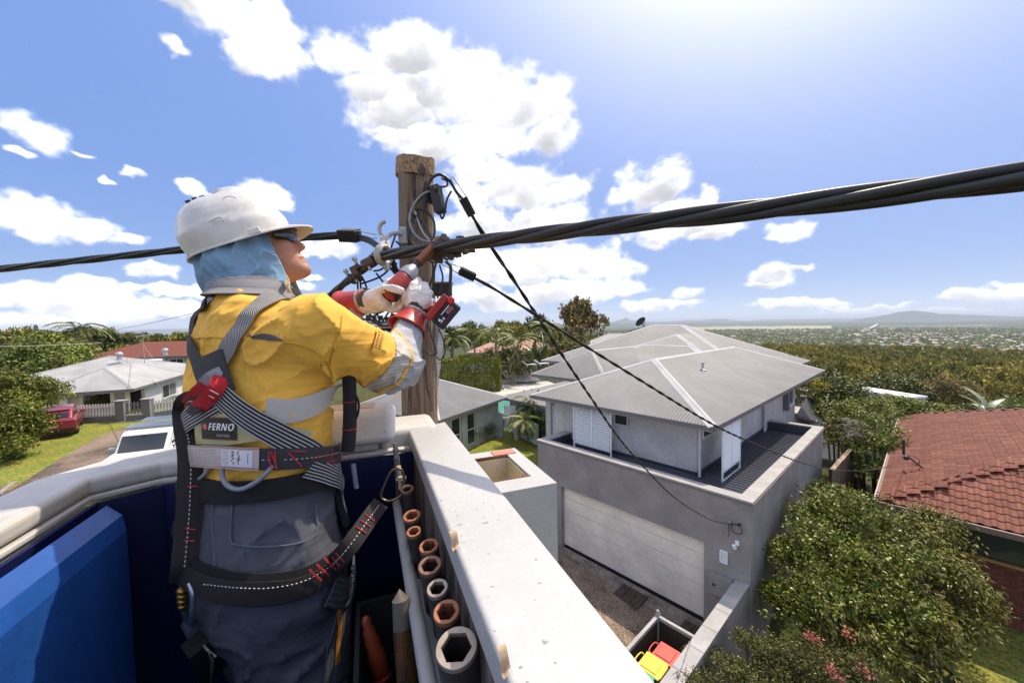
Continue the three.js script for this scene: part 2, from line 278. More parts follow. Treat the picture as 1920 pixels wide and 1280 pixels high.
// street, verge, gravel apron (left), front lawn (centre), driveway (right)
{
  const hs = (list) => list.map(([x, z]) => { const p = hw(x, 0, z); return [p.x, p.z]; });
  struct('verge_lawn', flat([[-14.6, 4], [-14.6, -12], [-21.5, -27.5], [-34, -25.2], [-36, -14], [-27, 3]], 2.80), M.grass);
  const road = [[-15.2, -2], [-15.2, -12.0], [-17.9, -19.5], [-19.2, -23.0], [-21.2, -24.4], [-22.9, -22.3], [-22.5, -20.5], [-20.4, -16.9], [-18.3, -13.6], [-17.6, -11], [-17.4, -2]];
  struct('street', flat(road, 2.815), M.asphalt);
  struct('gravel_apron', flat([[-17.75, -2], [-17.75, -10.5], [-18.2, -13.0], [-19.0, -14.0], [-22, -12.4], [-26, -2]], 2.812), mat('brown_gravel', [0.33, 0.23, 0.16], 1, { map: clones(T.gravel, 0.4) }));
  const kerb = []; const ks = [[-17.55, -2], [-17.62, -10.8], [-18.05, -13.05], [-18.95, -14.2]];
  for (let i = 0; i + 1 < ks.length; i++) kerb.push(beam(V(ks[i][0], 2.83, ks[i][1]), V(ks[i + 1][0], 2.83, ks[i + 1][1]), 0.16, 0.09));
  struct('kerb', kerb, mat('old_kerb_concrete', [0.30, 0.25, 0.20], 0.95, { map: clones(T.mottle, 1) }));
  struct('front_lawn', flat([[-9, -18], [0.4, -16.6], [2.6, -18.2], [6, -24], [3.0, -33], [-2, -36], [-9.5, -30]], -0.06), M.grass);
  const dp = flat([[-8.3, 9], [-8.3, 1], [-8.3, 0], [-0.3, 0], [-0.3, 1], [-0.3, 9]].map(([x, z]) => [x, z]), (x, z) => driveY(z));
  struct('driveway', [dp], M.gravel).applyMatrix4(new THREE.Matrix4().makeRotationY(HT).setPosition(HO.x, 0, HO.z));
  const strip = (x0, x1, z0, z1, y) => flat([[x0, z1], [x1, z1], [x1, z0], [x0, z0]], y);
  const pave = flat([[-8.3, 0.6], [-8.3, 0.0], [-0.3, 0.0], [-0.3, 0.6]], -0.345);
  struct('driveway_edge_strip', [pave], mat('dark_pebble_concrete', [0.34, 0.31, 0.28], 0.95, { map: clones(T.gravel, 0.8) })).applyMatrix4(new THREE.Matrix4().makeRotationY(HT).setPosition(HO.x, 0, HO.z));
  struct('right_lawn', flat([[11, -6.5], [16, -7.5], [16.5, -13], [12, -12]], -1.0), M.dryGrass);
}
// the plain and its hills
{
  const P = (az, d, y) => [d * Math.sin(az * DEG), d * -Math.cos(az * DEG), y];
  const field = (name, a0, a1, d0, d1, c, seed) => {
    const r = rng(seed), out = [], n = 16; for (let i = 0; i <= n; i++) { const [x, z] = P(lerp(a0, a1, i / n), d0 * (0.97 + 0.06 * r()), 0); out.push([x, z]); } for (let i = n; i >= 0; i--) { const [x, z] = P(lerp(a0, a1, i / n), d1 * (0.94 + 0.1 * r()), 0); out.push([x, z]); }
    struct(name, flat(out, -88.5 - (seed % 7) * 0.12), mat('pasture_' + seed, c, 1, { map: clones(T.mottle, 0.002) }));
  };
  field('pasture', 24, 40, 4300, 6600, [0.36, 0.33, 0.19], 3); field('pasture', 33, 42, 3600, 4300, [0.28, 0.29, 0.15], 4); field('pasture', 41, 45.5, 3900, 4700, [0.34, 0.33, 0.18], 5); field('pasture', 20, 30, 7600, 9000, [0.30, 0.29, 0.17], 6);
  field('salt_flat', 46, 60, 15500, 19000, [0.45, 0.46, 0.42], 8); field('pasture', 44, 52, 5600, 6100, [0.25, 0.25, 0.13], 9);
  const hp = [[1585, 632], [1600, 628], [1612, 623], [1626, 617], [1640, 611], [1646, 607]].map(([x, y]) => atY(x, y, -86.5)), w = 13, side = (i, s) => { const d = hp[Math.min(i + 1, hp.length - 1)].clone().sub(hp[Math.max(0, i - 1)]).normalize(); return [hp[i].x + s * w * -d.z, hp[i].z + s * w * d.x]; };
  const hpoly = [...hp.map((_, i) => side(i, 1)), ...hp.map((_, i) => side(i, -1)).reverse()];
  struct('highway', flat(hpoly, -86.5), mat('pale_highway', [0.48, 0.46, 0.42], 0.9));
  // hills: a ridge heightfield each
  const hill = (name, pts, depth, base, c) => {  // pts: [px, height in px above the horizon line]
    const rows = 9, pos = [], idx = [], n = 90;
    for (let j = 0; j <= rows; j++) for (let i = 0; i <= n; i++) {
      const f = i / n * (pts.length - 1), k = Math.min(pts.length - 2, Math.floor(f)), t = f - k, px = lerp(pts[k][0], pts[k + 1][0], t), s = t * t * (3 - 2 * t), py = lerp(pts[k][1], pts[k + 1][1], s);
      const q = at(px, py, depth), across = (j / rows * 2 - 1), fall = Math.pow(Math.cos(across * Math.PI / 2), 1.3), dir = V(q.x, 0, q.z).normalize();
      const y = lerp(base, q.y + 0.06 * (q.y - base) * fbm(px / 14, depth / 999, 3, 4), fall);
      pos.push(q.x + dir.x * across * depth * 0.09, y + (1 - fall) * 0, q.z + dir.z * across * depth * 0.09);
    }
    for (let j = 0; j < rows; j++) for (let i = 0; i < n; i++) { const a = j * (n + 1) + i, b = a + 1, cc = a + n + 1, d = cc + 1; idx.push(a, b, cc, b, d, cc); }
    const g = new THREE.BufferGeometry(); g.setAttribute('position', new THREE.Float32BufferAttribute(pos, 3)); g.setIndex(idx); g.computeVertexNormals();
    struct(name, metric(g, 0.0005), mat(name + '_cover', c, 1, { map: clones(T.mottle, 3) }));
  };
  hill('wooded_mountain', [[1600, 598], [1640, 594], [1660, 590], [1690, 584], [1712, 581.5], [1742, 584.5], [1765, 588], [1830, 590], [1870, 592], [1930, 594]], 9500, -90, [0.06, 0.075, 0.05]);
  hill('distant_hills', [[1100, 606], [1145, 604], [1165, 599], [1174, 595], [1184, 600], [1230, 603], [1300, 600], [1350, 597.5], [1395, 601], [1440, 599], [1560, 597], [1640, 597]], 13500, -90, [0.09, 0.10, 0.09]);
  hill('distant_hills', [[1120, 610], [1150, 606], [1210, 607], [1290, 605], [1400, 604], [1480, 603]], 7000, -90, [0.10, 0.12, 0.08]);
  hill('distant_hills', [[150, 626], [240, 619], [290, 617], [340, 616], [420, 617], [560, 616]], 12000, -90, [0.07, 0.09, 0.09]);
}
// ------------------------------------------------------------------ sheet roofs
// corrugated steel over one flat polygon: ribs run along `up`
function corrugated(pts, up, pitch = 0.11, amp = 0.025, trapezoid = false) {
  const P = pts.map((p) => p.isVector3 ? p : V(...p)), n = new THREE.Triangle(P[0], P[1], P[2]).getNormal(V()); if (n.y < 0) n.negate();
  const t = up.clone().addScaledVector(n, -up.dot(n)).normalize(), s = V().crossVectors(t, n).normalize(), o = P[0];
  const q = P.map((p) => { const d = p.clone().sub(o); return [d.dot(s), d.dot(t)]; });
  const s0 = Math.min(...q.map((a) => a[0])), s1 = Math.max(...q.map((a) => a[0])), per = trapezoid ? 6 : 4;
  const range = (x) => { let lo = Infinity, hi = -Infinity; for (let i = 0; i < q.length; i++) { const a = q[i], b = q[(i + 1) % q.length]; if ((a[0] - x) * (b[0] - x) <= 0 && a[0] !== b[0]) { const y = lerp(a[1], b[1], (x - a[0]) / (b[0] - a[0])); lo = Math.min(lo, y); hi = Math.max(hi, y); } } return [lo, hi]; };
  const wave = trapezoid ? [0, 0, 1, 1, 0, 0] : [0, 0.5, 1, 0.5], off = trapezoid ? [0, 0.5, 0.58, 0.76, 0.84, 1] : [0, 0.25, 0.5, 0.75];
  const pos = [], nor = [], uv = [], idx = []; let count = 0, prev = false;
  const cols = []; for (let k = 0; s0 + k * pitch < s1; k++) for (let j = 0; j < (trapezoid ? 5 : 4); j++) { const x = s0 + (k + off[j]) * pitch; if (x < s1) cols.push([x, wave[j], j]); } cols.push([s1, 0, 0]);
  for (const [x0, hgt] of cols) {
    const x = clamp(x0, s0 + 1e-4, s1 - 1e-4), [lo, hi] = range(x); if (!isFinite(lo)) { prev = false; continue; }
    for (const y of [lo, hi]) { const p = o.clone().addScaledVector(s, x).addScaledVector(t, y).addScaledVector(n, hgt * amp); pos.push(p.x, p.y, p.z); uv.push(x, y); }
    if (prev) idx.push(count - 2, count, count - 1, count, count + 1, count - 1);
    count += 2; prev = true;
  }
  const g = new THREE.BufferGeometry(); g.setAttribute('position', new THREE.Float32BufferAttribute(pos, 3)); g.setAttribute('uv', new THREE.Float32BufferAttribute(uv, 2)); g.setIndex(idx);
  const f = g.toNonIndexed(); f.computeVertexNormals(); return f;
}
// the folded flashing along a hip or ridge a-b, lying w down each side plane (given by a point on it)
function capStrip(a, b, sides, w = 0.16, lift = 0.022) {
  const out = []; const d = b.clone().sub(a).normalize();
  for (const c of sides) {
    const n = new THREE.Triangle(a, b, c).getNormal(V()); if (n.y < 0) n.negate();
    const inn = c.clone().sub(a); inn.addScaledVector(d, -inn.dot(d)).normalize();
    const A = a.clone().addScaledVector(n, lift + 0.008), B = b.clone().addScaledVector(n, lift + 0.008), C = b.clone().addScaledVector(inn, w).addScaledVector(n, lift), D = a.clone().addScaledVector(inn, w).addScaledVector(n, lift);
    const k = [A, B, C, D].map((p) => p.toArray()), e = [A, B, C, D].map((p) => p.clone().addScaledVector(n, -lift).toArray());
    out.push(poly([...k, ...e], [[0, 1, 2, 3], [3, 2, 6, 7], [0, 3, 7, 4], [1, 2, 6, 5]]));
  }
  return merged(out);
}
const RV = (x, y, z) => V(x, y, z);
// a hip roof over x0..x1, z0 (front, larger) .. z1, ridge along z or x; parts are added to `to`
function hipRoof(to, { x0, x1, z0, z1, ye, yr, along = 'z', m = M.roofGrey, cap = M.roofFlash, pitch = 0.11, amp = 0.025, skip = [], gutter = M.fascia, hipFront, capW = 0.15 }) {
  const cx = (x0 + x1) / 2, cz = (z0 + z1) / 2, hf = hipFront ?? (along === 'z' ? (x1 - x0) / 2 : (z0 - z1) / 2);
  const a = V(x0, ye, z0), b = V(x1, ye, z0), c = V(x1, ye, z1), d = V(x0, ye, z1);
  const e = along === 'z' ? V(cx, yr, z0 - hf) : V(x0 + hf, yr, cz), f = along === 'z' ? V(cx, yr, z1 + hf) : V(x1 - hf, yr, cz);
  const planes = along === 'z'
    ? { front: [[a, b, e], V(0, 1, -1)], right: [[b, c, f, e], V(-1, 1, 0)], back: [[c, d, f], V(0, 1, 1)], left: [[d, a, e, f], V(1, 1, 0)] }
    : { front: [[a, b, f, e], V(0, 1, -1)], right: [[b, c, f], V(-1, 1, 0)], back: [[c, d, e, f], V(0, 1, 1)], left: [[d, a, e], V(1, 1, 0)] };
  for (const k in planes) if (!skip.includes(k)) part(to, 'roof_sheet', corrugated(planes[k][0], planes[k][1], pitch, amp), m);
  const caps = along === 'z' ? [[a, e, [b, d]], [b, e, [a, c]], [e, f, [b, a]], [c, f, [b, d]], [d, f, [a, c]]] : [[a, e, [b, d]], [b, f, [a, c]], [e, f, [b, c]], [c, f, [b, d]], [d, e, [a, c]]];
  part(to, 'ridge_flashing', caps.map(([p, q, s]) => capStrip(p, q, s, capW)), cap);
  const gy = ye - 0.07, g = [];
  for (const [p, q] of [[a, b], [b, c], [c, d], [d, a]]) g.push(beam(V(p.x, gy, p.z), V(q.x, gy, q.z), 0.11, 0.16));
  part(to, 'gutter', g, gutter);
  part(to, 'soffit', span(x0 + 0.06, x1 - 0.06, ye - 0.2, ye - 0.16, z1 + 0.06, z0 - 0.06), M.offwhite);
}
function louvrePanel(to, name, { w, h, leaves = 2, m = M.white, slatPitch = 0.095, frame = 0.06, open = 0 }) {  // stands in its own xy plane, bottom left at 0,0
  const p = new THREE.Group(); p.name = name; to.add(p);
  const fr = [span(0, frame, 0, h, -0.022, 0.022), span(w - frame, w, 0, h, -0.022, 0.022), span(frame, w - frame, h - frame, h, -0.022, 0.022), span(frame, w - frame, 0, frame * 0.7, -0.022, 0.022)];
  if (open) fr.push(span(frame, w - frame, open, open + frame, -0.022, 0.022));
  const lw = (w - 2 * frame) / leaves;
  for (let k = 1; k < leaves; k++) fr.push(span(frame + k * lw - frame / 2, frame + k * lw + frame / 2, open ? open + frame : frame * 0.7, h - frame, -0.02, 0.02));
  part(p, 'frame', fr, m);
  const y0 = (open || 0) + frame + 0.05;
  const slat = new THREE.BoxGeometry(lw - (leaves > 1 ? frame * 0.9 : 0.01), 0.012, 0.085).rotateX(0.65);
  for (let k = 0; k < leaves; k++) for (let y = y0; y < h - frame - 0.04; y += slatPitch) { const s = part(p, 'slat', slat, m); s.position.set(frame + (k + 0.5) * lw, y, 0); }
  return p;
}
function windowUnit(to, { w, h, frame = 0.05, m = M.white, mull = [], depth = 0.06, transom = [] }) {
  const g = new THREE.Group(); g.name = 'window'; to.add(g);
  const f = [span(-w / 2, -w / 2 + frame, 0, h, 0, depth), span(w / 2 - frame, w / 2, 0, h, 0, depth), span(-w / 2 + frame, w / 2 - frame, 0, frame, 0, depth + 0.02), span(-w / 2 + frame, w / 2 - frame, h - frame, h, 0, depth)];
  for (const x of mull) f.push(span(x - frame / 2, x + frame / 2, frame, h - frame, 0, depth - 0.01));
  for (const y of transom) f.push(span(-w / 2 + frame, w / 2 - frame, y - frame / 2, y + frame / 2, 0.002, depth - 0.012));
  part(g, 'frame', f, m); part(g, 'pane', span(-w / 2 + frame, w / 2 - frame, frame, h - frame, 0.01, 0.018), M.glass);
  return g;
}
// ------------------------------------------------------------------ the modern grey house with the garage
{
  const h = thing('modern_house', 'two-storey grey rendered house with corrugated hip roofs and a wide cream garage door', 'house', HO, HT);
  // garage box
  const gw = [span(-7.85, -6.6, -1.2, 3.6, -0.3, 0), span(-1.2, 0, -1.5, 3.6, -0.3, 0), span(-6.6, -1.2, 2.05, 3.6, -0.3, 0),
    span(-0.3, 0, -1.6, 3.6, -10.2, -0.3), span(-7.85, -7.55, -1.2, 3.6, -2.3, -0.3), span(-2.0, -0.3, 2.9, 3.6, -10.2, -9.95), span(-7.55, -0.3, 2.95, 3.1, -10, -0.3)];
  part(h, 'garage_wall', gw, M.render);
  part(h, 'parapet_cap', [span(-7.88, 0.035, 3.60, 3.655, -0.335, 0.035), span(-0.335, 0.035, 3.60, 3.655, -10.235, -0.337), span(-7.88, -7.52, 3.60, 3.655, -2.3, -0.337), span(-2.0, -0.337, 3.6, 3.655, -10.235, -9.93)], M.cap);
  part(h, 'parapet_shadow_strip', [span(-7.885, 0.04, 3.545, 3.597, 0.003, 0.022)], M.fascia);  // dark strip stands in for the thin shadow under the cap
  part(h, 'deck_lining', [span(-7.55, -7.53, 3.2, 3.585, -2.3, -0.31), span(-7.53, -0.32, 3.2, 3.585, -0.32, -0.302), span(-0.32, -0.302, 3.2, 3.585, -9.9, -0.322), span(-2.1, -0.32, 3.2, 3.585, -9.945, -9.92)], M.deck);
  part(h, 'deck_roof_sheet', [corrugated([V(-7.54, 3.2, -0.31), V(-0.31, 3.2, -0.31), V(-0.31, 3.2, -9.93), V(-7.54, 3.2, -9.93)], V(1, 0, 0), 0.21, 0.03, true)], M.deck);
  const door = new THREE.Group(); door.name = 'garage_door'; h.add(door);
  const ph = 2.4 / 5;
  for (let k = 0; k < 5; k++) part(door, 'panel', rbox(5.38, ph - 0.012, 0.05, 0.012, -3.9, -0.35 + ph * (k + 0.5), -0.19, 2), M.garageDoor);
  for (const x of [-6.6, -1.24]) part(door, 'track', span(x, x + 0.04, -0.35, 2.05, -0.24, -0.16), M.offwhite);
  part(h, 'garage_floor', span(-7.5, -0.35, -0.6, -0.37, -9.9, -0.2), M.dark);
  // upper storey
  part(h, 'upper_wall', [span(-8.5, -2.14, 3.22, 5.06, -2.05, -1.85), span(-2.34, -2.14, 3.22, 5.06, -9.4, -2.05), span(-2.36, -2.05, 2.6, 5.06, -9.9, -9.4), span(-2.36, -2.14, -1.5, 5.06, -16, -9.9), span(-8.5, -8.3, -0.3, 5.06, -12, -2.05), span(-8.3, -2.36, -1, 5.06, -16.0, -15.8)], M.renderLight);
  part(h, 'lower_wall', span(-8.5, -7.9, -0.3, 3.2, -2.3, -2.06), M.renderLight); part(h, 'lower_wall', span(-13.5, -8.5, -0.3, 5.0, -12, -11.8), M.renderLight);
  part(h, 'column', [span(-9.25, -8.95, -0.3, 5.02, -2.45, -2.05)], M.renderLight);
  part(h, 'deck_upstand', [span(-8.3, -2.0, 3.2, 3.34, -1.85, -1.80), span(-2.14, -2.09, 3.2, 3.34, -9.4, -1.80)], M.deck);
  for (const [x, z] of [[-2.02, -1.76], [-2.0, -9.25]]) part(h, 'downpipe', [new THREE.CylinderGeometry(0.045, 0.045, 1.75, 12).translate(x, 4.12, z), new THREE.CylinderGeometry(0.06, 0.06, 0.06, 12).translate(x, 4.3, z)], M.offwhite);
  let w = windowUnit(h, { w: 0.62, h: 0.5, m: M.offwhite }); w.position.set(-5.02, 4.42, -1.84);
  w = windowUnit(h, { w: 1.3, h: 0.5, m: M.white }); w.position.set(-2.13, 4.42, -2.85); w.rotation.y = Math.PI / 2;
  w = windowUnit(h, { w: 1.5, h: 1.35, m: M.white, frame: 0.09, depth: 0.1 }); w.position.set(-2.13, 3.6, -14.6); w.rotation.y = Math.PI / 2;
  part(h, 'shutter_box', span(-2.12, -1.9, 3.55, 4.75, -13.6, -13.25), M.fascia);
  let s = louvrePanel(h, 'shutter', { w: 1.86, h: 1.86, leaves: 2, open: 0.22 }); s.position.set(-7.0, 3.2, -1.32);
  s = louvrePanel(h, 'shutter', { w: 1.75, h: 1.86, leaves: 2, open: 0.3 }); s.position.set(-1.38, 3.18, -1.95); s.rotation.y = Math.PI / 2;
  s = louvrePanel(h, 'shutter', { w: 1.5, h: 1.75, leaves: 2, slatPitch: 0.11 }); s.position.set(-10.9, 3.2, -4.2);
  s = louvrePanel(h, 'shutter', { w: 1.0, h: 1.5, leaves: 1, slatPitch: 0.09 }); s.position.set(-8.93, 3.1, -2.2);
  part(h, 'dark_window', span(-8.9, -8.52, 1.2, 3.05, -2.22, -2.1), M.glass);
  // roofs
  const roof = new THREE.Group(); roof.name = 'roof'; h.add(roof);
  hipRoof(roof, { x0: -9.35, x1: -1.35, z0: -1.1, z1: -19.6, ye: 5.2, yr: 6.78, hipFront: 4.0, capW: 0.17 });
  hipRoof(roof, { x0: -15, x1: -3.4, z0: -10.3, z1: -18.7, ye: 5.16, yr: 6.8, along: 'x', skip: ['right', 'back'], capW: 0.14 });
  { // taller pyramid and the tallest roof behind it
    const ap = V(-9.3, 7.5, -16.4), bk = V(-9.3, 7.5, -22), fl = V(-15.5, 5.18, -10.22), fr = V(-3.1, 5.18, -10.22), br = V(-3.1, 5.18, -26.2), bl = V(-15.5, 5.18, -26.2);
    part(roof, 'roof_sheet', corrugated([fl, fr, ap], V(0, 1, -1)), M.roofGrey); part(roof, 'roof_sheet', corrugated([fr, br, bk, ap], V(-1, 1, 0)), M.roofGrey); part(roof, 'roof_sheet', corrugated([bl, fl, ap, bk], V(1, 1, 0)), M.roofGrey);
    part(roof, 'ridge_flashing', [capStrip(fl, ap, [fr, bl]), capStrip(fr, ap, [fl, br], 0.18)], M.roofFlash);
  }
  hipRoof(roof, { x0: -20.2, x1: -3.3, z0: -13.5, z1: -26.3, ye: 5.2, yr: 8.17, along: 'x', hipFront: 7.2, capW: 0.2 });
  hipRoof(roof, { x0: -14.4, x1: -8.6, z0: -6.3, z1: -17, ye: 5.2, yr: 6.68, hipFront: 2.6, skip: ['back'], capW: 0.1 });
  part(h, 'roof_vent', [new THREE.CylinderGeometry(0.05, 0.05, 0.42, 10).translate(-3.9, 6.35, -6.9), new THREE.ConeGeometry(0.16, 0.14, 12).translate(-3.9, 6.28, -6.9), new THREE.CylinderGeometry(0.085, 0.085, 0.05, 12).translate(-3.9, 6.55, -6.9)], M.galv);
  // low wing with its own roof, and the awning at the right side
  hipRoof(roof, { x0: -19.8, x1: -9.3, z0: -8.0, z1: -15.5, ye: 2.75, yr: 3.9, along: 'x', skip: ['right', 'back'], capW: 0.1 });
  part(h, 'low_wall', [span(-19.2, -9.4, -0.3, 2.6, -8.9, -8.7)], M.renderSage);
  part(h, 'awning_roof', corrugated([V(-2.14, 2.75, -16.4), V(-0.1 - 1.5, 2.05, -16.4 - 2.2), V(-1.6, 2.05, -26), V(-3.9, 2.75, -26)], V(-1, 0.4, 0)), M.roofGrey);
  part(h, 'awning_gutter', [beam(V(-1.55, 2.0, -18.5), V(-1.55, 2.0, -26), 0.1, 0.12), beam(V(-2.14, 2.68, -16.35), V(-1.55, 2.0, -18.55), 0.06, 0.14)], M.fascia);
  part(h, 'side_wall', span(-3.6, -2.2, -2, 2.5, -25.5, -16.2), M.renderLight);
  // fittings on the front
  for (const [x, y] of [[-7.37, 2.02], [-0.66, 1.87]]) {
    const l = new THREE.Group(); l.name = 'wall_light'; h.add(l); l.position.set(x, y, 0.003);
    part(l, 'frame', [span(-0.1, -0.075, -0.17, 0.17, 0, 0.06), span(0.075, 0.1, -0.17, 0.17, 0, 0.06), span(-0.075, 0.075, 0.145, 0.17, 0, 0.06), span(-0.075, 0.075, -0.17, -0.145, 0, 0.06), span(-0.075, 0.075, -0.005, 0.005, 0.03, 0.055), span(-0.075, 0.075, 0.065, 0.075, 0.03, 0.055), span(-0.075, 0.075, -0.08, -0.07, 0.03, 0.055)], M.white);
    part(l, 'diffuser', span(-0.075, 0.075, -0.145, 0.145, 0, 0.035), M.offwhite);
  }
  part(h, 'meter_box', [rbox(0.62, 0.62, 0.14, 0.015, -0.72, 1.02, 0.07)], M.render);
  part(h, 'meter_lock', [rbox(0.07, 0.07, 0.02, 0.008, -0.88, 1.02, 0.15)], M.dark);
  part(h, 'conduit', [tube([V(-0.58, 2.52, 0.03), V(-0.58, 2.85, 0.03), V(-0.52, 2.93, 0.05), V(-0.46, 2.92, 0.09)], 0.035, 20, 10)], M.render);
  const sens = new THREE.Group(); sens.name = 'security_sensor'; h.add(sens); sens.position.set(-0.33, 2.4, 0);
  part(sens, 'bracket', [rbox(0.1, 0.14, 0.03, 0.01, 0, 0, 0.018), rod(V(0, -0.02, 0.03), V(-0.04, -0.06, 0.09), 0.014)], M.white); part(sens, 'lamp_head', [orient(new THREE.CylinderGeometry(0.04, 0.055, 0.1, 14), V(-0.05, -0.08, 0.1), V(-0.2, 1, 0.5))], M.white);
  // rust tinted drip trim on the right parapet
  part(h, 'parapet_trim', [span(0.037, 0.05, 3.585, 3.602, -10.2, 0)], mat('rust_trim', [0.35, 0.22, 0.15], 0.8));
  part(h, 'wire_bracket', [new THREE.TorusGeometry(0.13, 0.012, 8, 24).translate(-0.33, 2.82, 0.08), rod(V(-0.3, 2.95, 0), V(-0.3, 2.95, 0.1), 0.02), new THREE.SphereGeometry(0.035, 10, 8).translate(-0.25, 2.98, 0.09)], M.black);
}
// retaining wall beside the driveway, bins in their enclosure, drain and ramps
{
  const m4 = (o) => { o.position.copy(HO); o.rotation.y = HT; return o; };
  const rw = m4(thing('retaining_wall', 'long grey rendered retaining wall running from the garage corner beside the driveway', 'wall'));
  part(rw, 'wall', [span(-0.33, -0.05, -1.8, 1.34, 0.004, 7)], M.render);
  for (let k = 0; k < 9; k++) part(rw, 'capping', rbox(0.34, 0.05, 0.765, 0.008, -0.19, 1.366, 0.01 + 0.39 + k * 0.775), M.cap);
  const be = m4(thing('bin_enclosure', 'narrow pen of grey boards around the wheelie bins', 'bin enclosure'));
  part(be, 'rail', [span(-1.42, -0.34, 1.02, 1.1, 2.42, 2.5), span(-1.42, -1.34, 1.02, 1.1, 2.5, 5.2)], M.cap);
  part(be, 'post', [rbox(0.09, 1.2, 0.09, 0.01, -1.38, 0.56, 2.46), new THREE.SphereGeometry(0.045, 12, 8).translate(-1.38, 1.2, 2.46)], M.cap);
  const bs = new THREE.BoxGeometry(0.12, 1.0, 0.025);
  for (let k = 0; k < 8; k++) { const b = part(be, 'board', bs, M.timberDark); b.position.set(-1.3 + k * 0.13, 0.52, 2.46); }
  for (let k = 0; k < 20; k++) { const b = part(be, 'board', bs, M.timberDark); b.position.set(-1.38, 0.52, 2.57 + k * 0.13); b.rotation.y = Math.PI / 2; }
  // wheelie bin: body, lid with raised rim and handles
  const green = mat('bin_green', [0.03, 0.12, 0.07], 0.5);
  const bin = (label, c, x, z) => {
    const p = hw(x, driveY(z), z), b = thing('wheelie_bin', label, 'wheelie bin', p, HT + 0.02, 'wheelie bins in the pen'); b.scale.setScalar(0.84);
    const body = new THREE.CylinderGeometry(0.41, 0.33, 0.88, 4, 1).rotateY(Math.PI / 4).translate(0, 0.5, 0); part(b, 'body', metric(body), green);
    const l = part(b, 'lid', [rbox(0.6, 0.05, 0.64, 0.022, 0, 0.97, 0), rbox(0.42, 0.05, 0.46, 0.022, -0.02, 0.995, 0), rbox(0.05, 0.04, 0.46, 0.015, 0.29, 0.96, 0)], mat('bin_lid_' + label.slice(0, 4).trim(), c, 0.42));
    part(b, 'handle', [tube([V(-0.34, 0.93, -0.2), V(-0.4, 0.95, -0.2), V(-0.4, 0.95, 0.2), V(-0.34, 0.93, 0.2)], 0.017, 20, 8)], l.material);
    for (const s of [-1, 1]) part(b, 'wheel', new THREE.CylinderGeometry(0.1, 0.1, 0.05, 18).rotateX(Math.PI / 2).translate(-0.26, 0.1, s * 0.24), M.rubber);
  };
  bin('red lid wheelie bin beside the grey retaining wall', [0.62, 0.06, 0.04], -0.80, 3.2); bin('yellow lid wheelie bin next to the red lid bin', [0.78, 0.52, 0.03], -0.82, 3.82); bin('green lid wheelie bin nearest the white bucket rim', [0.05, 0.28, 0.15], -0.82, 4.44);
  const dr = m4(thing('trench_drain', 'long dark drain channel across the driveway before the garage door', 'drain')); part(dr, 'channel', [span(-8, -0.4, -0.40, -0.335, 0.95, 1.09)], M.dark);
  part(dr, 'grate', [span(-8, -0.4, -0.336, -0.33, 0.97, 1.07)], M.darkMetal);
  const ramp = (x, z, label, ry) => { const p = hw(x, -0.33, z), o = thing('timber_ramp', label, 'ramp', p, HT + ry, 'timber ramps by the garage door'); for (let k = 0; k < 3; k++) part(o, 'plank', rbox(0.28, 0.06, 1.15, 0.01, -0.3 + k * 0.3, 0.03 + k * 0.004, 0.02 * k), M.timberDark); };
  ramp(-3.2, 0.85, 'dark timber ramp over the drain at the middle of the garage door', 0.05); ramp(-1.15, 0.95, 'dark timber ramp over the drain near the retaining wall', -0.05);
}
// ------------------------------------------------------------------ the lift bucket (its own frame: origin on its floor under the lens, x right, -z forward; floor at 1.4 m below the lens)
const BT = 20.7 * DEG, BO = V(0, 7.1, 0);
const bw = (x, y, f) => V(x * Math.cos(BT) - f * Math.sin(BT), y + BO.y, -x * Math.sin(BT) - f * Math.cos(BT));
const MB = {
  gel: mat('white_gelcoat', [0.46, 0.45, 0.435], 0.42, { map: clones(T.paintWorn, 1.6), bumpMap: clones(T.grain, 6), bumpScale: 0.0003 }),
  cream: mat('cream_polyethylene', [0.58, 0.545, 0.49], 0.5, { map: clones(T.mottle, 2) }),
  creamTop: mat('worn_cream_vinyl', [0.70, 0.56, 0.38], 0.6, { map: clones(T.mottle, 5) }),
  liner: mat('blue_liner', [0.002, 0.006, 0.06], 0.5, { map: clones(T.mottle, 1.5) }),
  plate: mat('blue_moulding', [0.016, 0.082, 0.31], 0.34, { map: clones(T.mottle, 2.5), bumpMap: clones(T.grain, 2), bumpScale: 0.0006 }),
  dirty: mat('dirty_grey_fibreglass', [0.30, 0.265, 0.24], 0.75, { map: clones(T.wood, 1, 0.5), bumpMap: clones(T.mottle, 3), bumpScale: 0.002 }),
  rust: mat('rusty_steel', [0.75, 0.62, 0.55], 0.7, { map: clones(T.rust, 5), metalness: 0.35 }),
  rustBright: mat('rust_orange_rim', [0.42, 0.18, 0.095], 0.55, { metalness: 0.45, map: clones(T.mottle, 12) }),
  socket: mat('black_oxide_socket', [0.09, 0.07, 0.06], 0.5, { metalness: 0.6, map: clones(T.mottle, 8) }),
  barPaint: mat('chipped_grey_paint', [0.34, 0.33, 0.32], 0.5, { map: clones(T.paintWorn, 4), metalness: 0.1 }),
};
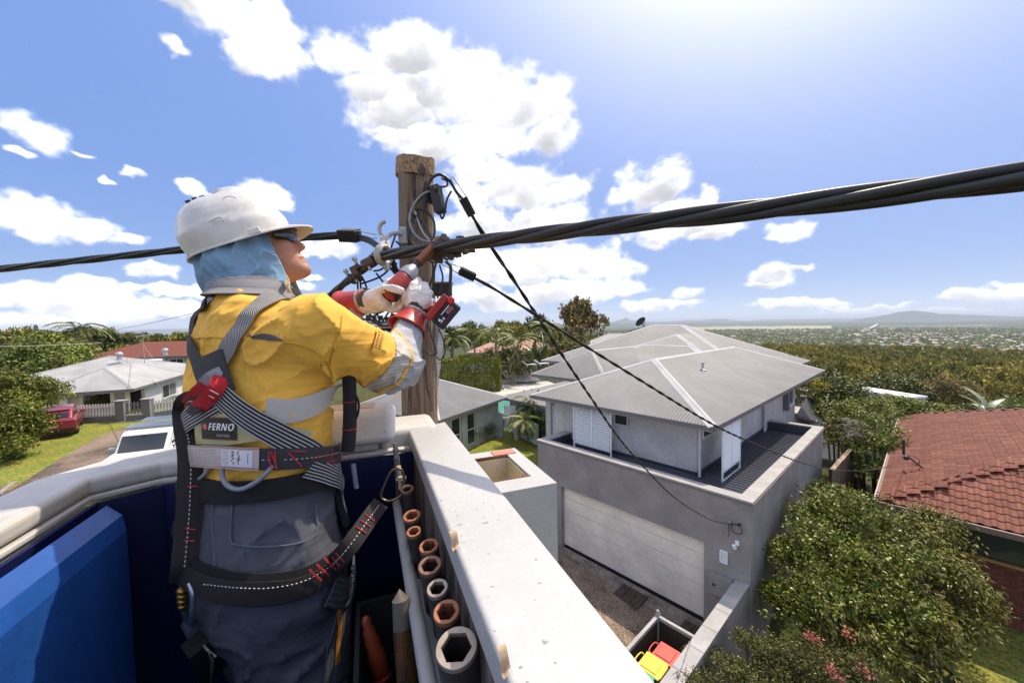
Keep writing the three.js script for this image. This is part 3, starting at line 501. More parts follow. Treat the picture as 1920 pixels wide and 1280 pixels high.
{
  const b = thing('lift_bucket', 'white rimmed work bucket with deep blue liner around the worker', 'lift bucket', BO, BT);
  const F = (x, f) => new THREE.Vector2(x, f);   // extruded up, so shape (x, f) -> (x, -f)
  const slab = (outer, y0, y1, bev, hole) => {
    const s = new THREE.Shape(outer); if (hole) s.holes.push(new THREE.Path(hole));
    return metric(new THREE.ExtrudeGeometry(s, { depth: y1 - y0 - 2 * bev, bevelEnabled: true, bevelSize: bev, bevelThickness: bev, bevelSegments: 4, bevelOffset: -bev, curveSegments: 12 }).rotateX(-Math.PI / 2).translate(0, y0 + bev, 0));
  };
  // left and front rim: separate mitred lengths
  part(b, 'rim', slab([F(-0.758, -0.5), F(-0.632, -0.5), F(-0.632, 1.195), F(-0.525, 1.258), F(0.02, 1.258), F(0.02, 1.40), F(-0.555, 1.415), F(-0.685, 1.355), F(-0.758, 1.235)], 1.008, 1.05, 0.014), MB.cream);
  part(b, 'rim_lip', slab([F(-0.65, -0.5), F(-0.627, -0.5), F(-0.627, 1.192), F(-0.522, 1.252), F(0.118, 1.252), F(0.118, 1.28), F(-0.53, 1.28), F(-0.65, 1.21)], 0.994, 1.0065, 0.004), MB.cream);
  part(b, 'corner_block', rbox(0.2, 0.12, 0.2, 0.03, 0.12, 1.0, 1.4 * -1, 4), MB.cream);
  part(b, 'flange', slab([F(0.118, -0.45), F(0.252, -0.45), F(0.252, 1.37), F(0.118, 1.30)], 1.0, 1.05, 0.007), MB.gel);
  part(b, 'flange_web', [span(0.126, 0.150, 0.30, 1.0, 0.45, -1.27)], MB.dirty);
  part(b, 'outer_wall', [span(0.152, 0.246, 0.2, 0.998, 0.45, -1.33), span(-0.74, -0.632, 0.2, 0.985, 0.5, -1.19), span(-0.54, 0.1, 0.2, 0.985, -1.268, -1.38)], MB.gel);
  // liner
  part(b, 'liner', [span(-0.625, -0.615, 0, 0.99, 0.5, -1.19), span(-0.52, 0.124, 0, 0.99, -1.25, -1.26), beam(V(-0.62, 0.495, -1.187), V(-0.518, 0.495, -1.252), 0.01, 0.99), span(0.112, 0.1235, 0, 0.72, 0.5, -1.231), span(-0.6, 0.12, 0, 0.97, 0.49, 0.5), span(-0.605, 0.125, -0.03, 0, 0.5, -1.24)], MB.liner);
  // moulded blue step panel on the left wall
  const pl = [[-0.585, 0.0, -0.25], [-0.585, 0.0, 1.10], [-0.585, 0.992, 1.155], [-0.585, 0.992, -0.25], [-0.49, 0.0, -0.25], [-0.49, 0.0, 1.02], [-0.535, 0.94, 1.12], [-0.535, 0.94, -0.25], [-0.548, 0.972, 1.135], [-0.548, 0.972, -0.25]].map(([x, y, f]) => [x, y, -f]);
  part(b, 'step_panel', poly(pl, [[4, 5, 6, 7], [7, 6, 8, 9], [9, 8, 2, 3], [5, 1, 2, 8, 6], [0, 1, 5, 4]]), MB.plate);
  part(b, 'red_marking', slab([F(-0.74, 0.5), F(-0.655, 0.5), F(-0.655, 0.86), F(-0.70, 0.90)], 1.0525, 1.0545, 0.0005), mat('red_tape', [0.55, 0.05, 0.05], 0.5));
  // rail that carries the sockets
  part(b, 'socket_rail', [rod(V(0.066, 0.905, 0.2), V(0.060, 0.905, -1.09), 0.012, 0.012, 14), span(0.062, 0.11, 0.84, 0.85, 0.2, -1.12)], MB.barPaint);
  part(b, 'boom_arm', [beam(V(-0.25, -0.05, -0.3), V(-0.5, -5.5, 2.2), 0.22, 0.26)], MB.gel);
  // padded control cover on the front rim
  const cp = tag(b, null) && thing('padded_cover', 'worn white padded box with cream top on the front bucket rim', 'padded box', at(660, 796, 1.2), BT - 0.1);
  part(cp, 'pad', rbox(0.26, 0.115, 0.12, 0.028, 0, 0, 0, 5), mat('scuffed_white_vinyl', [0.74, 0.71, 0.66], 0.55, { map: clones(T.paintWorn, 2.2), bumpMap: clones(T.folds, 3), bumpScale: 0.003 }));
  part(cp, 'top_patch', rbox(0.2, 0.006, 0.07, 0.003, -0.03, 0.0575, 0.005), MB.creamTop);
  // outside box with the square recess
  const e = thing('equipment_box', 'white box with a rusty open recess and red patch outside the bucket rim', 'equipment box', bw(0.37, 0.93, 1.11), BT);
  const hw2 = 0.115, hd = 0.165;  // half sizes
  part(e, 'shell', [span(-hw2, hw2, -0.5, -0.12, -hd, hd), span(-hw2, -0.066, -0.12, 0.02, -hd, hd), span(0.066, hw2, -0.12, 0.02, -hd, hd), span(-0.066, 0.066, -0.12, 0.02, 0.09, hd), span(-0.066, 0.066, -0.12, 0.02, -hd, -0.105)], MB.gel);
  part(e, 'recess_lining', [span(-0.064, -0.061, -0.118, 0.012, -0.103, 0.088), span(0.061, 0.064, -0.118, 0.012, -0.103, 0.088), span(-0.06, 0.06, -0.118, 0.012, 0.085, 0.088), span(-0.06, 0.06, -0.118, 0.012, -0.103, -0.1), span(-0.06, 0.06, -0.119, -0.116, -0.1, 0.085)], mat('rusty_cream_lining', [0.62, 0.52, 0.36], 0.8, { map: clones(T.mottle, 3) }));
  part(e, 'recess_edge', [span(-0.066, 0.066, 0.0, 0.0225, -0.108, -0.1035), span(-0.066, 0.066, 0.0, 0.0225, 0.0885, 0.092), span(-0.069, -0.0645, 0.0, 0.0225, -0.108, 0.092)], MB.rust);
  part(e, 'red_patch', span(0.02, 0.1, 0.0205, 0.0225, -0.155, -0.112), mat('faded_red_paint', [0.52, 0.20, 0.14], 0.7, { map: clones(T.mottle, 4) }));
}
// sockets standing along the rail: hexagonal mouths towards the lens
{
  const hex = (r) => { const p = []; for (let k = 0; k < 6; k++) p.push(new THREE.Vector2(Math.cos(k * Math.PI / 3) * r, Math.sin(k * Math.PI / 3) * r)); return p; };
  const list = [ // px of the mouth, its width in px, rim look, what it is next to
    [752, 897, 20, 0, 'smallest impact socket, farthest along the rail by the black loop'], [763, 917, 25, 0, 'small grey-rimmed impact socket, second from the far end of the rail'], [772, 967, 33, 1, 'rusty impact socket with a bright rim nick, third from the far end'],
    [776, 997, 28, 1, 'rusty impact socket half behind the one before it, fourth from the far end'], [804, 1024, 37, 1, 'rust-lined impact socket leaning to the white flange beside the split paint'], [806, 1060, 45, 0, 'wide dull-rimmed impact socket in the middle of the rail'],
    [820, 1103, 41, 2, 'pale steel-rimmed impact socket with a clean dark hexagon'], [837, 1147, 51, 1, 'large orange-rusted impact socket next to the nearest one'], [856, 1214, 82, 2, 'biggest impact socket, nearest the camera at the bottom of the rail']];
  const pale = mat('worn_steel_rim', [0.46, 0.37, 0.29], 0.42, { metalness: 0.6, map: clones(T.mottle, 12) }), brown = mat('brown_rim', [0.30, 0.17, 0.105], 0.5, { metalness: 0.5, map: clones(T.mottle, 12) });
  for (const [px, py, w, look, label] of list) {
    const m = atY(px, py, 8.5 - 0.42), d = m.clone().sub(EYE).dot(V(0, 0, -1)), R = Math.max(0.0135, w / 2 / 715 * d * 0.98), L = 0.07 + R * 1.1;
    const s = thing('impact_socket', label, 'socket', m, 0, 'impact sockets along the bucket rail');
    s.quaternion.setFromUnitVectors(V(0, 1, 0), V(-0.05, 0.95, 0.24).normalize());
    const ring = new THREE.Shape(); ring.absarc(0, 0, R * 0.97, 0, Math.PI * 2); ring.holes.push(new THREE.Path(hex(R * 0.80)));
    part(s, 'body', [new THREE.CylinderGeometry(R, R, L, 28, 1, true).translate(0, -L / 2 - 0.003, 0), new THREE.CylinderGeometry(R * 0.7, R * 0.7, 0.03, 20).translate(0, -L - 0.012, 0), new THREE.CylinderGeometry(R * 0.94, R * 0.94, 0.004, 28).translate(0, -L, 0)], MB.socket);
    part(s, 'hexagon_bore', new THREE.CylinderGeometry(R * 0.80, R * 0.80, L * 0.8, 6, 1, true).rotateY(Math.PI / 2).translate(0, -L * 0.4 - 0.002, 0).toNonIndexed(), look === 1 ? MB.rust : MB.socket);
    part(s, 'bore_floor', new THREE.CylinderGeometry(R * 0.8, R * 0.8, 0.002, 6).rotateY(Math.PI / 2).translate(0, -L * 0.72, 0), M.dark);
    part(s, 'rim', new THREE.ExtrudeGeometry(ring, { depth: 0.004, bevelEnabled: true, bevelSize: R * 0.04, bevelThickness: 0.002, bevelSegments: 2, curveSegments: 28 }).rotateX(-Math.PI / 2).translate(0, -0.004, 0), [brown, MB.rustBright, pale][look]);
  }
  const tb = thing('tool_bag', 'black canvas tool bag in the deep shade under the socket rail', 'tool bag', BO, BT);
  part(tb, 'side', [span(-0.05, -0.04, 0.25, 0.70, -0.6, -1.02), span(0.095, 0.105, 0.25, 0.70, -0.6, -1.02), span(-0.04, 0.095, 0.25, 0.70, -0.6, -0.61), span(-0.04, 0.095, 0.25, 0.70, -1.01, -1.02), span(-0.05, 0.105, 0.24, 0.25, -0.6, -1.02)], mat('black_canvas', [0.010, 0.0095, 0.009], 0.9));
  for (const [px, py, sc, l] of [[852, 1012, 1, 'curled flake of split paint on the inner edge of the white flange'], [946, 1238, 0.8, 'rusty flake of paint near the bottom end of the white flange']]) { const g = new THREE.PlaneGeometry(0.012 * sc, 0.03 * sc, 4, 8), p = g.attributes.position; for (let i = 0; i < p.count; i++) p.setZ(i, 0.006 * Math.sin(p.getY(i) * 180) + 0.004 * noise(p.getX(i) * 300, p.getY(i) * 200)); g.computeVertexNormals(); g.rotateX(-1.1).rotateY(0.5); solo('paint_flake', l, 'flake', g.translate(...atY(px, py, 8.157).toArray()), mat('flake_brown_' + px, [0.42, 0.29, 0.17], 0.8)); }
  // loose tools at the same side
  const sp = thing('extension_bar', 'slim steel extension bar standing in the front corner of the blue liner', 'socket extension', at(745, 880, 1.12));
  sp.quaternion.setFromUnitVectors(V(0, 1, 0), V(-0.05, 1, 0.02).normalize());
  part(sp, 'shaft', [new THREE.CylinderGeometry(0.009, 0.011, 0.17, 14).translate(0, -0.055, 0), new THREE.CylinderGeometry(0.0075, 0.009, 0.015, 14).translate(0, 0.04, 0), new THREE.CylinderGeometry(0.0085, 0.0085, 0.012, 14).translate(0, 0.056, 0), new THREE.CylinderGeometry(0.006, 0.007, 0.018, 12).translate(0, 0.07, 0)], mat('dull_steel', [0.42, 0.40, 0.37], 0.35, { metalness: 0.8 }));
  const pegs = thing('rivet_pegs', 'two short pale pegs beside the smallest socket', 'pegs', at(748, 885, 1.06));
  for (const [x, y, z] of [[0, 0, 0], [0.009, -0.022, 0.02]]) part(pegs, 'peg', new THREE.CylinderGeometry(0.006, 0.006, 0.034, 12).translate(x, y, z), mat('pale_peg', [0.40, 0.37, 0.29], 0.5));
  const lp = thing('carabiner', 'dark wire carabiner hooked by the far sockets', 'carabiner', at(738, 900, 1.03));
  part(lp, 'loop', tube([V(0.02, 0.03, 0), V(0.0, 0.03, 0.005), V(-0.02, -0.005, 0.01), V(-0.03, -0.04, 0.015), V(-0.012, -0.05, 0.015), V(0.02, -0.038, 0.01), V(0.028, 0.0, 0)], 0.0035, 50, 8, true), mat('bronze_wire', [0.22, 0.15, 0.08], 0.35, { metalness: 0.8 }));
  const yt = thing('marker_spray', 'dirty yellow tube with clear pointed cap in the shade under the socket rail', 'tube', at(757, 1200, 0.66));
  yt.quaternion.setFromUnitVectors(V(0, 1, 0), V(-0.12, 0.97, -0.2).normalize());
  part(yt, 'body', new THREE.CylinderGeometry(0.017, 0.017, 0.2, 20).translate(0, -0.08, 0), mat('dirty_yellow_plastic', [0.30, 0.22, 0.05], 0.5, { map: clones(T.rust, 1) }));
  part(yt, 'cap', [new THREE.CylinderGeometry(0.014, 0.016, 0.045, 20).translate(0, 0.043, 0), new THREE.ConeGeometry(0.014, 0.018, 8).translate(0, 0.074, 0)], mat('clouded_cap', [0.13, 0.105, 0.075], 0.35));
  const sd = thing('screwdriver', 'orange and dark red insulated screwdriver deep in the bucket shade', 'screwdriver', at(700, 1210, 0.86));
  sd.quaternion.setFromUnitVectors(V(0, 1, 0), V(-0.3, 0.93, -0.1).normalize());
  part(sd, 'handle', new THREE.LatheGeometry([[0, -0.07], [0.018, -0.066], [0.02, -0.02], [0.015, 0.0], [0.017, 0.012], [0.013, 0.02], [0.014, 0.034], [0.009, 0.045], [0.011, 0.056], [0.006, 0.066], [0, 0.068]].map(([x, y]) => new THREE.Vector2(x, y)), 18), mat('orange_grip', [0.20, 0.032, 0.009], 0.4));
  part(sd, 'butt', new THREE.SphereGeometry(0.019, 16, 10).scale(1, 0.6, 1).translate(0, -0.07, 0), mat('dark_red_grip', [0.28, 0.02, 0.02], 0.4));
}
// ------------------------------------------------------------------ the worker: fields of distance, meshed
const smin = (a, b, k) => { const h = clamp(0.5 + 0.5 * (b - a) / k); return b + (a - b) * h - k * h * (1 - h); };
function capsule(a, b, r0, r1 = r0) {
  const bx = b.x - a.x, by = b.y - a.y, bz = b.z - a.z, l2 = bx * bx + by * by + bz * bz;
  return (x, y, z) => { const px = x - a.x, py = y - a.y, pz = z - a.z, h = clamp((px * bx + py * by + pz * bz) / l2), dx = px - bx * h, dy = py - by * h, dz = pz - bz * h; return Math.sqrt(dx * dx + dy * dy + dz * dz) - (r0 + (r1 - r0) * h); };
}
function ellipsoid(c, r, basis) { // basis: THREE.Matrix4 inverse-able rotation (optional)
  const e = basis ? basis.elements : null;
  return (x, y, z) => { let dx = x - c.x, dy = y - c.y, dz = z - c.z; if (e) { const u = dx * e[0] + dy * e[1] + dz * e[2], v = dx * e[4] + dy * e[5] + dz * e[6], w = dx * e[8] + dy * e[9] + dz * e[10]; dx = u; dy = v; dz = w; } const k0 = Math.hypot(dx / r[0], dy / r[1], dz / r[2]), k1 = Math.hypot(dx / (r[0] * r[0]), dy / (r[1] * r[1]), dz / (r[2] * r[2])); return k1 > 1e-9 ? k0 * (k0 - 1) / k1 : -Math.min(...r); };
}
function loft(rows, yaw) { // rows [y, cx, cz, a, b] from top to bottom; a across, b along the facing direction
  const c = Math.cos(yaw), s = Math.sin(yaw), n = rows.length;
  return (x, y, z) => {
    const yy = clamp(y, rows[n - 1][0], rows[0][0]); let i = 0; while (i < n - 2 && rows[i + 1][0] > yy) i++;
    const A = rows[i], B = rows[i + 1]; let t = (A[0] - yy) / (A[0] - B[0]); t = t * t * (3 - 2 * t) * 0.5 + t * 0.5;
    const cx = lerp(A[1], B[1], t), cz = lerp(A[2], B[2], t), a = lerp(A[3], B[3], t), b = lerp(A[4], B[4], t), dx = x - cx, dz = z - cz, u = dx * c + dz * s, w = dx * s - dz * c;
    const k = Math.sqrt(u * u / (a * a) + w * w / (b * b)), g = Math.sqrt(u * u / (a ** 4) + w * w / (b ** 4)), d = g > 1e-6 ? k * (k - 1) / g : -Math.min(a, b), dy = Math.max(0, y - rows[0][0], rows[n - 1][0] - y);
    return dy > 0 ? Math.hypot(Math.max(d, 0), dy) : d;
  };
}
function meshField(f, lo, hi, N) {
  const mc = new MarchingCubes(N, new THREE.MeshBasicMaterial(), false, false, N * N * 14); mc.isolation = 0;
  const h = N / 2, sx = (hi.x - lo.x) / 2, sy = (hi.y - lo.y) / 2, sz = (hi.z - lo.z) / 2, cx = (hi.x + lo.x) / 2, cy = (hi.y + lo.y) / 2, cz = (hi.z + lo.z) / 2;
  for (let k = 0; k < N; k++) for (let j = 0; j < N; j++) for (let i = 0; i < N; i++) mc.field[i + j * N + k * N * N] = -f(cx + (i - h) / h * sx, cy + (j - h) / h * sy, cz + (k - h) / h * sz);
  mc.update();
  const n = mc.count, pos = new Float32Array(n * 3);
  for (let i = 0; i < n; i++) { pos[i * 3] = cx + mc.positionArray[i * 3] * sx; pos[i * 3 + 1] = cy + mc.positionArray[i * 3 + 1] * sy; pos[i * 3 + 2] = cz + mc.positionArray[i * 3 + 2] * sz; }
  let g = new THREE.BufferGeometry(); g.setAttribute('position', new THREE.BufferAttribute(pos, 3)); g = mergeVertices(g, 2e-5);
  const p = g.attributes.position, nr = new Float32Array(p.count * 3), uv = new Float32Array(p.count * 2), e = 0.0015;
  for (let i = 0; i < p.count; i++) { const x = p.getX(i), y = p.getY(i), z = p.getZ(i); let a = f(x + e, y, z) - f(x - e, y, z), b = f(x, y + e, z) - f(x, y - e, z), c = f(x, y, z + e) - f(x, y, z - e); const l = Math.hypot(a, b, c) || 1; nr.set([a / l, b / l, c / l], i * 3); uv.set([x * 0.9 + z * 0.5, y], i * 2); }
  g.setAttribute('normal', new THREE.BufferAttribute(nr, 3)); g.setAttribute('uv', new THREE.BufferAttribute(uv, 2));
  return g;
}
const grad = (f, p, e = 0.002) => V(f(p.x + e, p.y, p.z) - f(p.x - e, p.y, p.z), f(p.x, p.y + e, p.z) - f(p.x, p.y - e, p.z), f(p.x, p.y, p.z + e) - f(p.x, p.y, p.z - e)).normalize();
// first point of a surface along a bearing; where it misses, the nearest point of the surface
function onSurface(f, px, py) {
  const r = bearing(px, py).normalize(); let t = 0.45, best = 9, bt = t;
  for (let i = 0; i < 160; i++) { const d = f(EYE.x + r.x * t, EYE.y + r.y * t, EYE.z + r.z * t); if (d < best) { best = d; bt = t; } if (d < 0.0006) break; t += Math.max(0.001, d * 0.7); if (t > 2.4) break; }
  const p = r.multiplyScalar(bt).add(EYE); for (let i = 0; i < 6; i++) p.addScaledVector(grad(f, p), -f(p.x, p.y, p.z)); return p;
}
// a strap of webbing that lies on a surface
function strap(f, pts, w, lift = 0.004, { seg = 40, thick = 0.003, free = false, wide = 5, taper, norm } = {}) {
  const ctrl = pts.map((p) => p.isVector3 ? p : onSurface(f, p[0], p[1])), curve = new THREE.CatmullRomCurve3(ctrl, false, 'centripetal'), P = curve.getSpacedPoints(seg), len = curve.getLength();
  const pos = [], uv = [], idx = []; let side0 = null;
  for (let i = 0; i <= seg; i++) {
    const p = P[i].clone(), t = P[Math.min(seg, i + 1)].clone().sub(P[Math.max(0, i - 1)]).normalize();
    let n = grad(f, p); if (free) { n = EYE.clone().sub(p).normalize(); } else p.addScaledVector(n, -f(p.x, p.y, p.z));
    const s = V().crossVectors(t, n).normalize(); if (side0 && s.dot(side0) < 0) s.negate(); side0 = s;
    const ww = taper ? w * taper(i / seg) : w;
    for (let k = 0; k < wide; k++) {
      const v = k / (wide - 1) - 0.5, q = p.clone().addScaledVector(s, v * ww); let m = n;
      if (!free) { for (let r = 0; r < 2; r++) { const d = f(q.x, q.y, q.z); m = grad(f, q); q.addScaledVector(m, -d * 0.9); } }
      const edge = Math.abs(v) > 0.49 ? 0.7 : 1;
      const o = q.clone().addScaledVector(m, lift + thick * edge), u = q.clone().addScaledVector(m, lift);
      pos.push(o.x, o.y, o.z, u.x, u.y, u.z); const uu = norm ? i / seg : i / seg * len, vv = norm ? 0.5 - v : v + 0.5; uv.push(uu, vv, uu, vv);
    }
  }
  const W = wide * 2;
  for (let i = 0; i < seg; i++) for (let k = 0; k < wide - 1; k++) { const a = i * W + k * 2, b = a + 2, c = a + W, d = c + 2; idx.push(a, c, b, b, c, d, a + 1, b + 1, c + 1, b + 1, d + 1, c + 1); }
  for (let i = 0; i < seg; i++) for (const k of [0, wide - 1]) { const a = i * W + k * 2, c = a + W; idx.push(a, a + 1, c, a + 1, c + 1, c); }
  for (const i of [0, seg]) for (let k = 0; k < wide - 1; k++) { const a = i * W + k * 2; idx.push(a, a + 1, a + 2, a + 1, a + 3, a + 2); }
  const g = new THREE.BufferGeometry(); g.setAttribute('position', new THREE.Float32BufferAttribute(pos, 3)); g.setAttribute('uv', new THREE.Float32BufferAttribute(uv, 2)); g.setIndex(idx);
  const h = toCreasedNormals(g, 0.7); return h;
}
const MW = {};
{
  const stripes = (dark, light, n, slant) => canvasTex(128, 128, (c, w, h) => { c.fillStyle = dark; c.fillRect(0, 0, w, h); c.strokeStyle = light; c.lineWidth = h / n * 0.36; for (let k = -n * 2; k < n * 3; k++) { c.beginPath(); c.moveTo(0, k * h / n); c.lineTo(w, k * h / n + slant * h); c.stroke(); } });
  const web = (t, rx, ry) => { const q = t.clone(); q.repeat.set(rx, ry); return q; };
  const strp = stripes('#1b1c21', '#b4b0aa', 6, 0), strpR = stripes('#26272b', '#a8a49e', 8, 1);
  MW.skin = mat('skin', [0.54, 0.26, 0.17], 0.55, { map: clones(T.mottle, 7), bumpMap: clones(T.grain, 12), bumpScale: 0.0006, sheen: 0.15, sheenRoughness: 0.5 });
  MW.yellow = mat('yellow_drill_cotton', [0.93, 0.50, 0.066], 0.85, { bumpMap: clones(T.folds, 3.2), bumpScale: 0.010, sheen: 0.3, sheenRoughness: 0.6, sheenColor: col(1, 0.7, 0.2), map: clones(T.mottle, 4) });
  MW.greyCuff = mat('grey_drill_cotton', [0.40, 0.40, 0.42], 0.88, { bumpMap: clones(T.folds, 5), bumpScale: 0.012, map: clones(T.mottle, 5) });
  MW.trouser = mat('slate_cotton', [0.084, 0.086, 0.104], 0.9, { bumpMap: clones(T.folds, 2.6), bumpScale: 0.012, map: clones(T.mottle, 5) });
  MW.tape = mat('reflective_tape', [0.62, 0.60, 0.57], 0.45, { map: canvasTex(128, 128, (c, w, h) => { c.fillStyle = '#e6e4df'; c.fillRect(0, 0, w, h); c.strokeStyle = '#b9a884'; c.lineWidth = 5; for (let k = 0; k < 4; k++) { c.beginPath(); c.moveTo(0, 8 + k * 32); c.lineTo(w, 8 + k * 32); c.stroke(); } }) });
  MW.tape.map.repeat.set(34, 34); MW.tape.map.rotation = 0.35;
  MW.collar = mat('grey_collar', [0.20, 0.195, 0.20], 0.9, { bumpMap: clones(T.folds, 6), bumpScale: 0.006 });
  MW.hood = mat('blue_neck_cloth', [0.21, 0.345, 0.47], 0.9, { bumpMap: clones(T.folds, 3), bumpScale: 0.008, map: clones(T.mottle, 5), sheen: 0.3, sheenRoughness: 0.7 });
  MW.helmet = mat('white_helmet_plastic', [0.76, 0.71, 0.65], 0.33, { clearcoat: 0.25, clearcoatRoughness: 0.4, map: clones(T.mottle, 1.2) });
  MW.webStripe = mat('striped_webbing', [1, 1, 1], 0.8, { map: web(strp, 24, 1.2), bumpMap: clones(T.fabric, 6), bumpScale: 0.0006 }); MW.webStripe.map.rotation = 0.0;
  MW.webDiag = mat('diagonal_webbing', [1, 1, 1], 0.8, { map: web(strpR, 26, 1), bumpMap: clones(T.fabric, 6), bumpScale: 0.0006 });
  MW.webGrey = mat('dark_grey_webbing', [0.046, 0.043, 0.046], 0.85, { bumpMap: clones(T.fabric, 8), bumpScale: 0.0008, map: clones(T.mottle, 8) });
  MW.webBlack = mat('black_webbing', [0.013, 0.012, 0.013], 0.85, { bumpMap: clones(T.fabric, 8), bumpScale: 0.0008, map: clones(T.mottle, 8) });
  MW.webBrown = mat('brown_black_webbing', [0.027, 0.019, 0.018], 0.85, { bumpMap: clones(T.fabric, 8), bumpScale: 0.0008, map: clones(T.mottle, 8) });
  MW.red = mat('red_webbing', [0.50, 0.012, 0.016], 0.75, { bumpMap: clones(T.fabric, 8), bumpScale: 0.0008 });
  MW.redStitch = mat('red_stitching', [0.50, 0.03, 0.03], 0.8); MW.whiteStitch = mat('white_stitching', [0.62, 0.58, 0.54], 0.8);
  MW.leather = mat('white_glove_leather', [0.78, 0.74, 0.68], 0.62, { bumpMap: clones(T.folds, 9), bumpScale: 0.006, map: clones(T.mottle, 9) });
  MW.rubberRed = mat('red_insulating_rubber', [0.52, 0.045, 0.04], 0.42, { map: clones(T.mottle, 6) });
  MW.mesh = mat('black_mesh_padding', [0.010, 0.0095, 0.010], 0.9, { bumpMap: clones(T.fabric, 20), bumpScale: 0.002 });
}
{
  const person = thing('person', 'person in yellow shirt and white helmet, back turned, holding an impact wrench at the pole', 'person');
  const yaw = 40 * DEG, rgt = V(Math.cos(yaw), 0, Math.sin(yaw)), fwd = V(Math.sin(yaw), 0, -Math.cos(yaw));
  const row = (px, py, d, a, b) => { const p = at(px, py, d); return [p.y, p.x, p.z, a, b]; };
  const D = 1.02;
  const torsoRows = [row(470, 552, D, 0.085, 0.08), row(474, 572, D, 0.14, 0.095), row(480, 598, D, 0.20, 0.11), row(484, 640, D, 0.244, 0.130), row(486, 720, D, 0.254, 0.145), row(490, 800, D, 0.250, 0.146), row(493, 850, D, 0.244, 0.144), row(493, 905, D, 0.25, 0.148)];
  const shR = at(588, 622, 0.91), elR = at(742, 688, 1.12), wrR = at(772, 604, 1.31), shL = at(430, 612, 1.13), elL = at(590, 668, 1.38), wrL = at(664, 576, 1.40);
  const torso = loft(torsoRows, yaw), upR = capsule(shR, elR, 0.088, 0.07), foR = capsule(elR, wrR, 0.064, 0.046), upL = capsule(shL, elL, 0.085, 0.066), foL = capsule(elL, wrL, 0.058, 0.044);
  const fold = (x, y, z) => {  // creases in the cloth
    const a = 1 - Math.abs(noise(x * 8 + y * 5, y * 11 - x * 9, z * 8)), b = 1 - Math.abs(noise(x * 19 + y * 8 + 4, y * 17 - x * 12, z * 16 + 2)); return 0.014 * (a * a * a * a - 0.35) + 0.004 * (b * b * b - 0.4);
  };
  const elbowFold = (x, y, z) => { const dx = x - elR.x, dy = y - elR.y, dz = z - elR.z, r = Math.hypot(dx, dy, dz), w = Math.exp(-((r / 0.13) ** 2)); if (w < 0.02) return 0; const q = 1 - Math.abs(noise(x * 26 - y * 12, y * 30 + x * 14, z * 24)); return 0.012 * w * (q * q * q - 0.4); };
  const shirt = (x, y, z) => { let d = smin(torso(x, y, z), upR(x, y, z), 0.07); const f1 = foR(x, y, z), l1 = upL(x, y, z), l2 = foL(x, y, z); d = smin(d, f1, 0.03); d = smin(d, l1, 0.06); d = smin(d, l2, 0.03); if (d < 0.04 && d > -0.04) d -= fold(x, y, z) + elbowFold(x, y, z); return d; };
  const shirtSm = (x, y, z) => { let d = smin(torso(x, y, z), upR(x, y, z), 0.07); d = smin(d, foR(x, y, z), 0.03); d = smin(d, upL(x, y, z), 0.06); return smin(d, foL(x, y, z), 0.03) - 0.0045; };
  const axR = elR.clone().sub(shR).normalize(), LR = elR.distanceTo(shR), axL = elL.clone().sub(shL).normalize();
  // how far along the right upper arm; the forearm counts as beyond the elbow
  const along = (x, y, z) => { if (foR(x, y, z) < upR(x, y, z) - 0.008) return 9; return (x - shR.x) * axR.x + (y - shR.y) * axR.y + (z - shR.z) * axR.z; };
  const tilt = (x, y, z) => ((x - shR.x) * axR.x + (y - shR.y) * axR.y + (z - shR.z) * axR.z) - 0.10 * (y - shR.y - axR.y * LR * 0.8);
  const armSide = (x, y, z) => Math.min(upR(x, y, z), foR(x, y, z)) < torso(x, y, z) - 0.02 ? tilt(x, y, z) : -1;
  const C0 = LR * 0.70, C1 = LR * 0.90, leftCut = (x, y, z) => (upL(x, y, z) < torso(x, y, z) || foL(x, y, z) < torso(x, y, z)) ? ((x - elL.x) * axL.x + (y - elL.y) * axL.y + (z - elL.z) * axL.z) : -1;
  const waistY = at(493, 852, D).y;
  const shirtOnly = (x, y, z) => Math.max(shirt(x, y, z), armSide(x, y, z) - C0, waistY - y, leftCut(x, y, z) + 0.02);
  const lo = V(-0.99, 8.10, -1.56), hi = V(-0.24, 8.68, -0.76);
  part(person, 'shirt', meshField(shirtOnly, lo, hi, 104), MW.yellow);
  const armLo = V(-0.52, 8.30, -1.42), armHi = V(-0.20, 8.60, -0.92);
  part(person, 'reflective_cuff_band', meshField((x, y, z) => Math.max(shirt(x, y, z) - 0.0025, C0 - armSide(x, y, z), armSide(x, y, z) - C1), armLo, armHi, 70), MW.tape);
  part(person, 'piping', meshField((x, y, z) => Math.max(shirt(x, y, z) - 0.0035, C1 - armSide(x, y, z), armSide(x, y, z) - C1 - 0.009), armLo, armHi, 80), MW.yellow);
  part(person, 'sleeve', meshField((x, y, z) => Math.max(shirt(x, y, z) - 0.001, C1 + 0.004 - armSide(x, y, z)), armLo, armHi, 84), MW.greyCuff, 'grey crumpled right sleeve below the reflective band');
  part(person, 'sleeve', meshField((x, y, z) => Math.max(shirt(x, y, z) - 0.001, -0.02 - leftCut(x, y, z)), V(-0.84, 8.30, -1.56), V(-0.5, 8.68, -1.25), 50), MW.greyCuff);
  // trousers
  const pelvis = at(484, 985, 1.02), hipR = pelvis.clone().addScaledVector(rgt, 0.145), hipL = pelvis.clone().addScaledVector(rgt, -0.14), dn = (p, s, y, f) => p.clone().addScaledVector(rgt, s).addScaledVector(fwd, f).setY(y);
  const hipRows = [row(490, 842, D, 0.235, 0.138), row(486, 900, D, 0.262, 0.152), row(482, 985, 1.01, 0.288, 0.165), row(488, 1060, 1.01, 0.285, 0.162), row(494, 1110, 1.01, 0.262, 0.145)];
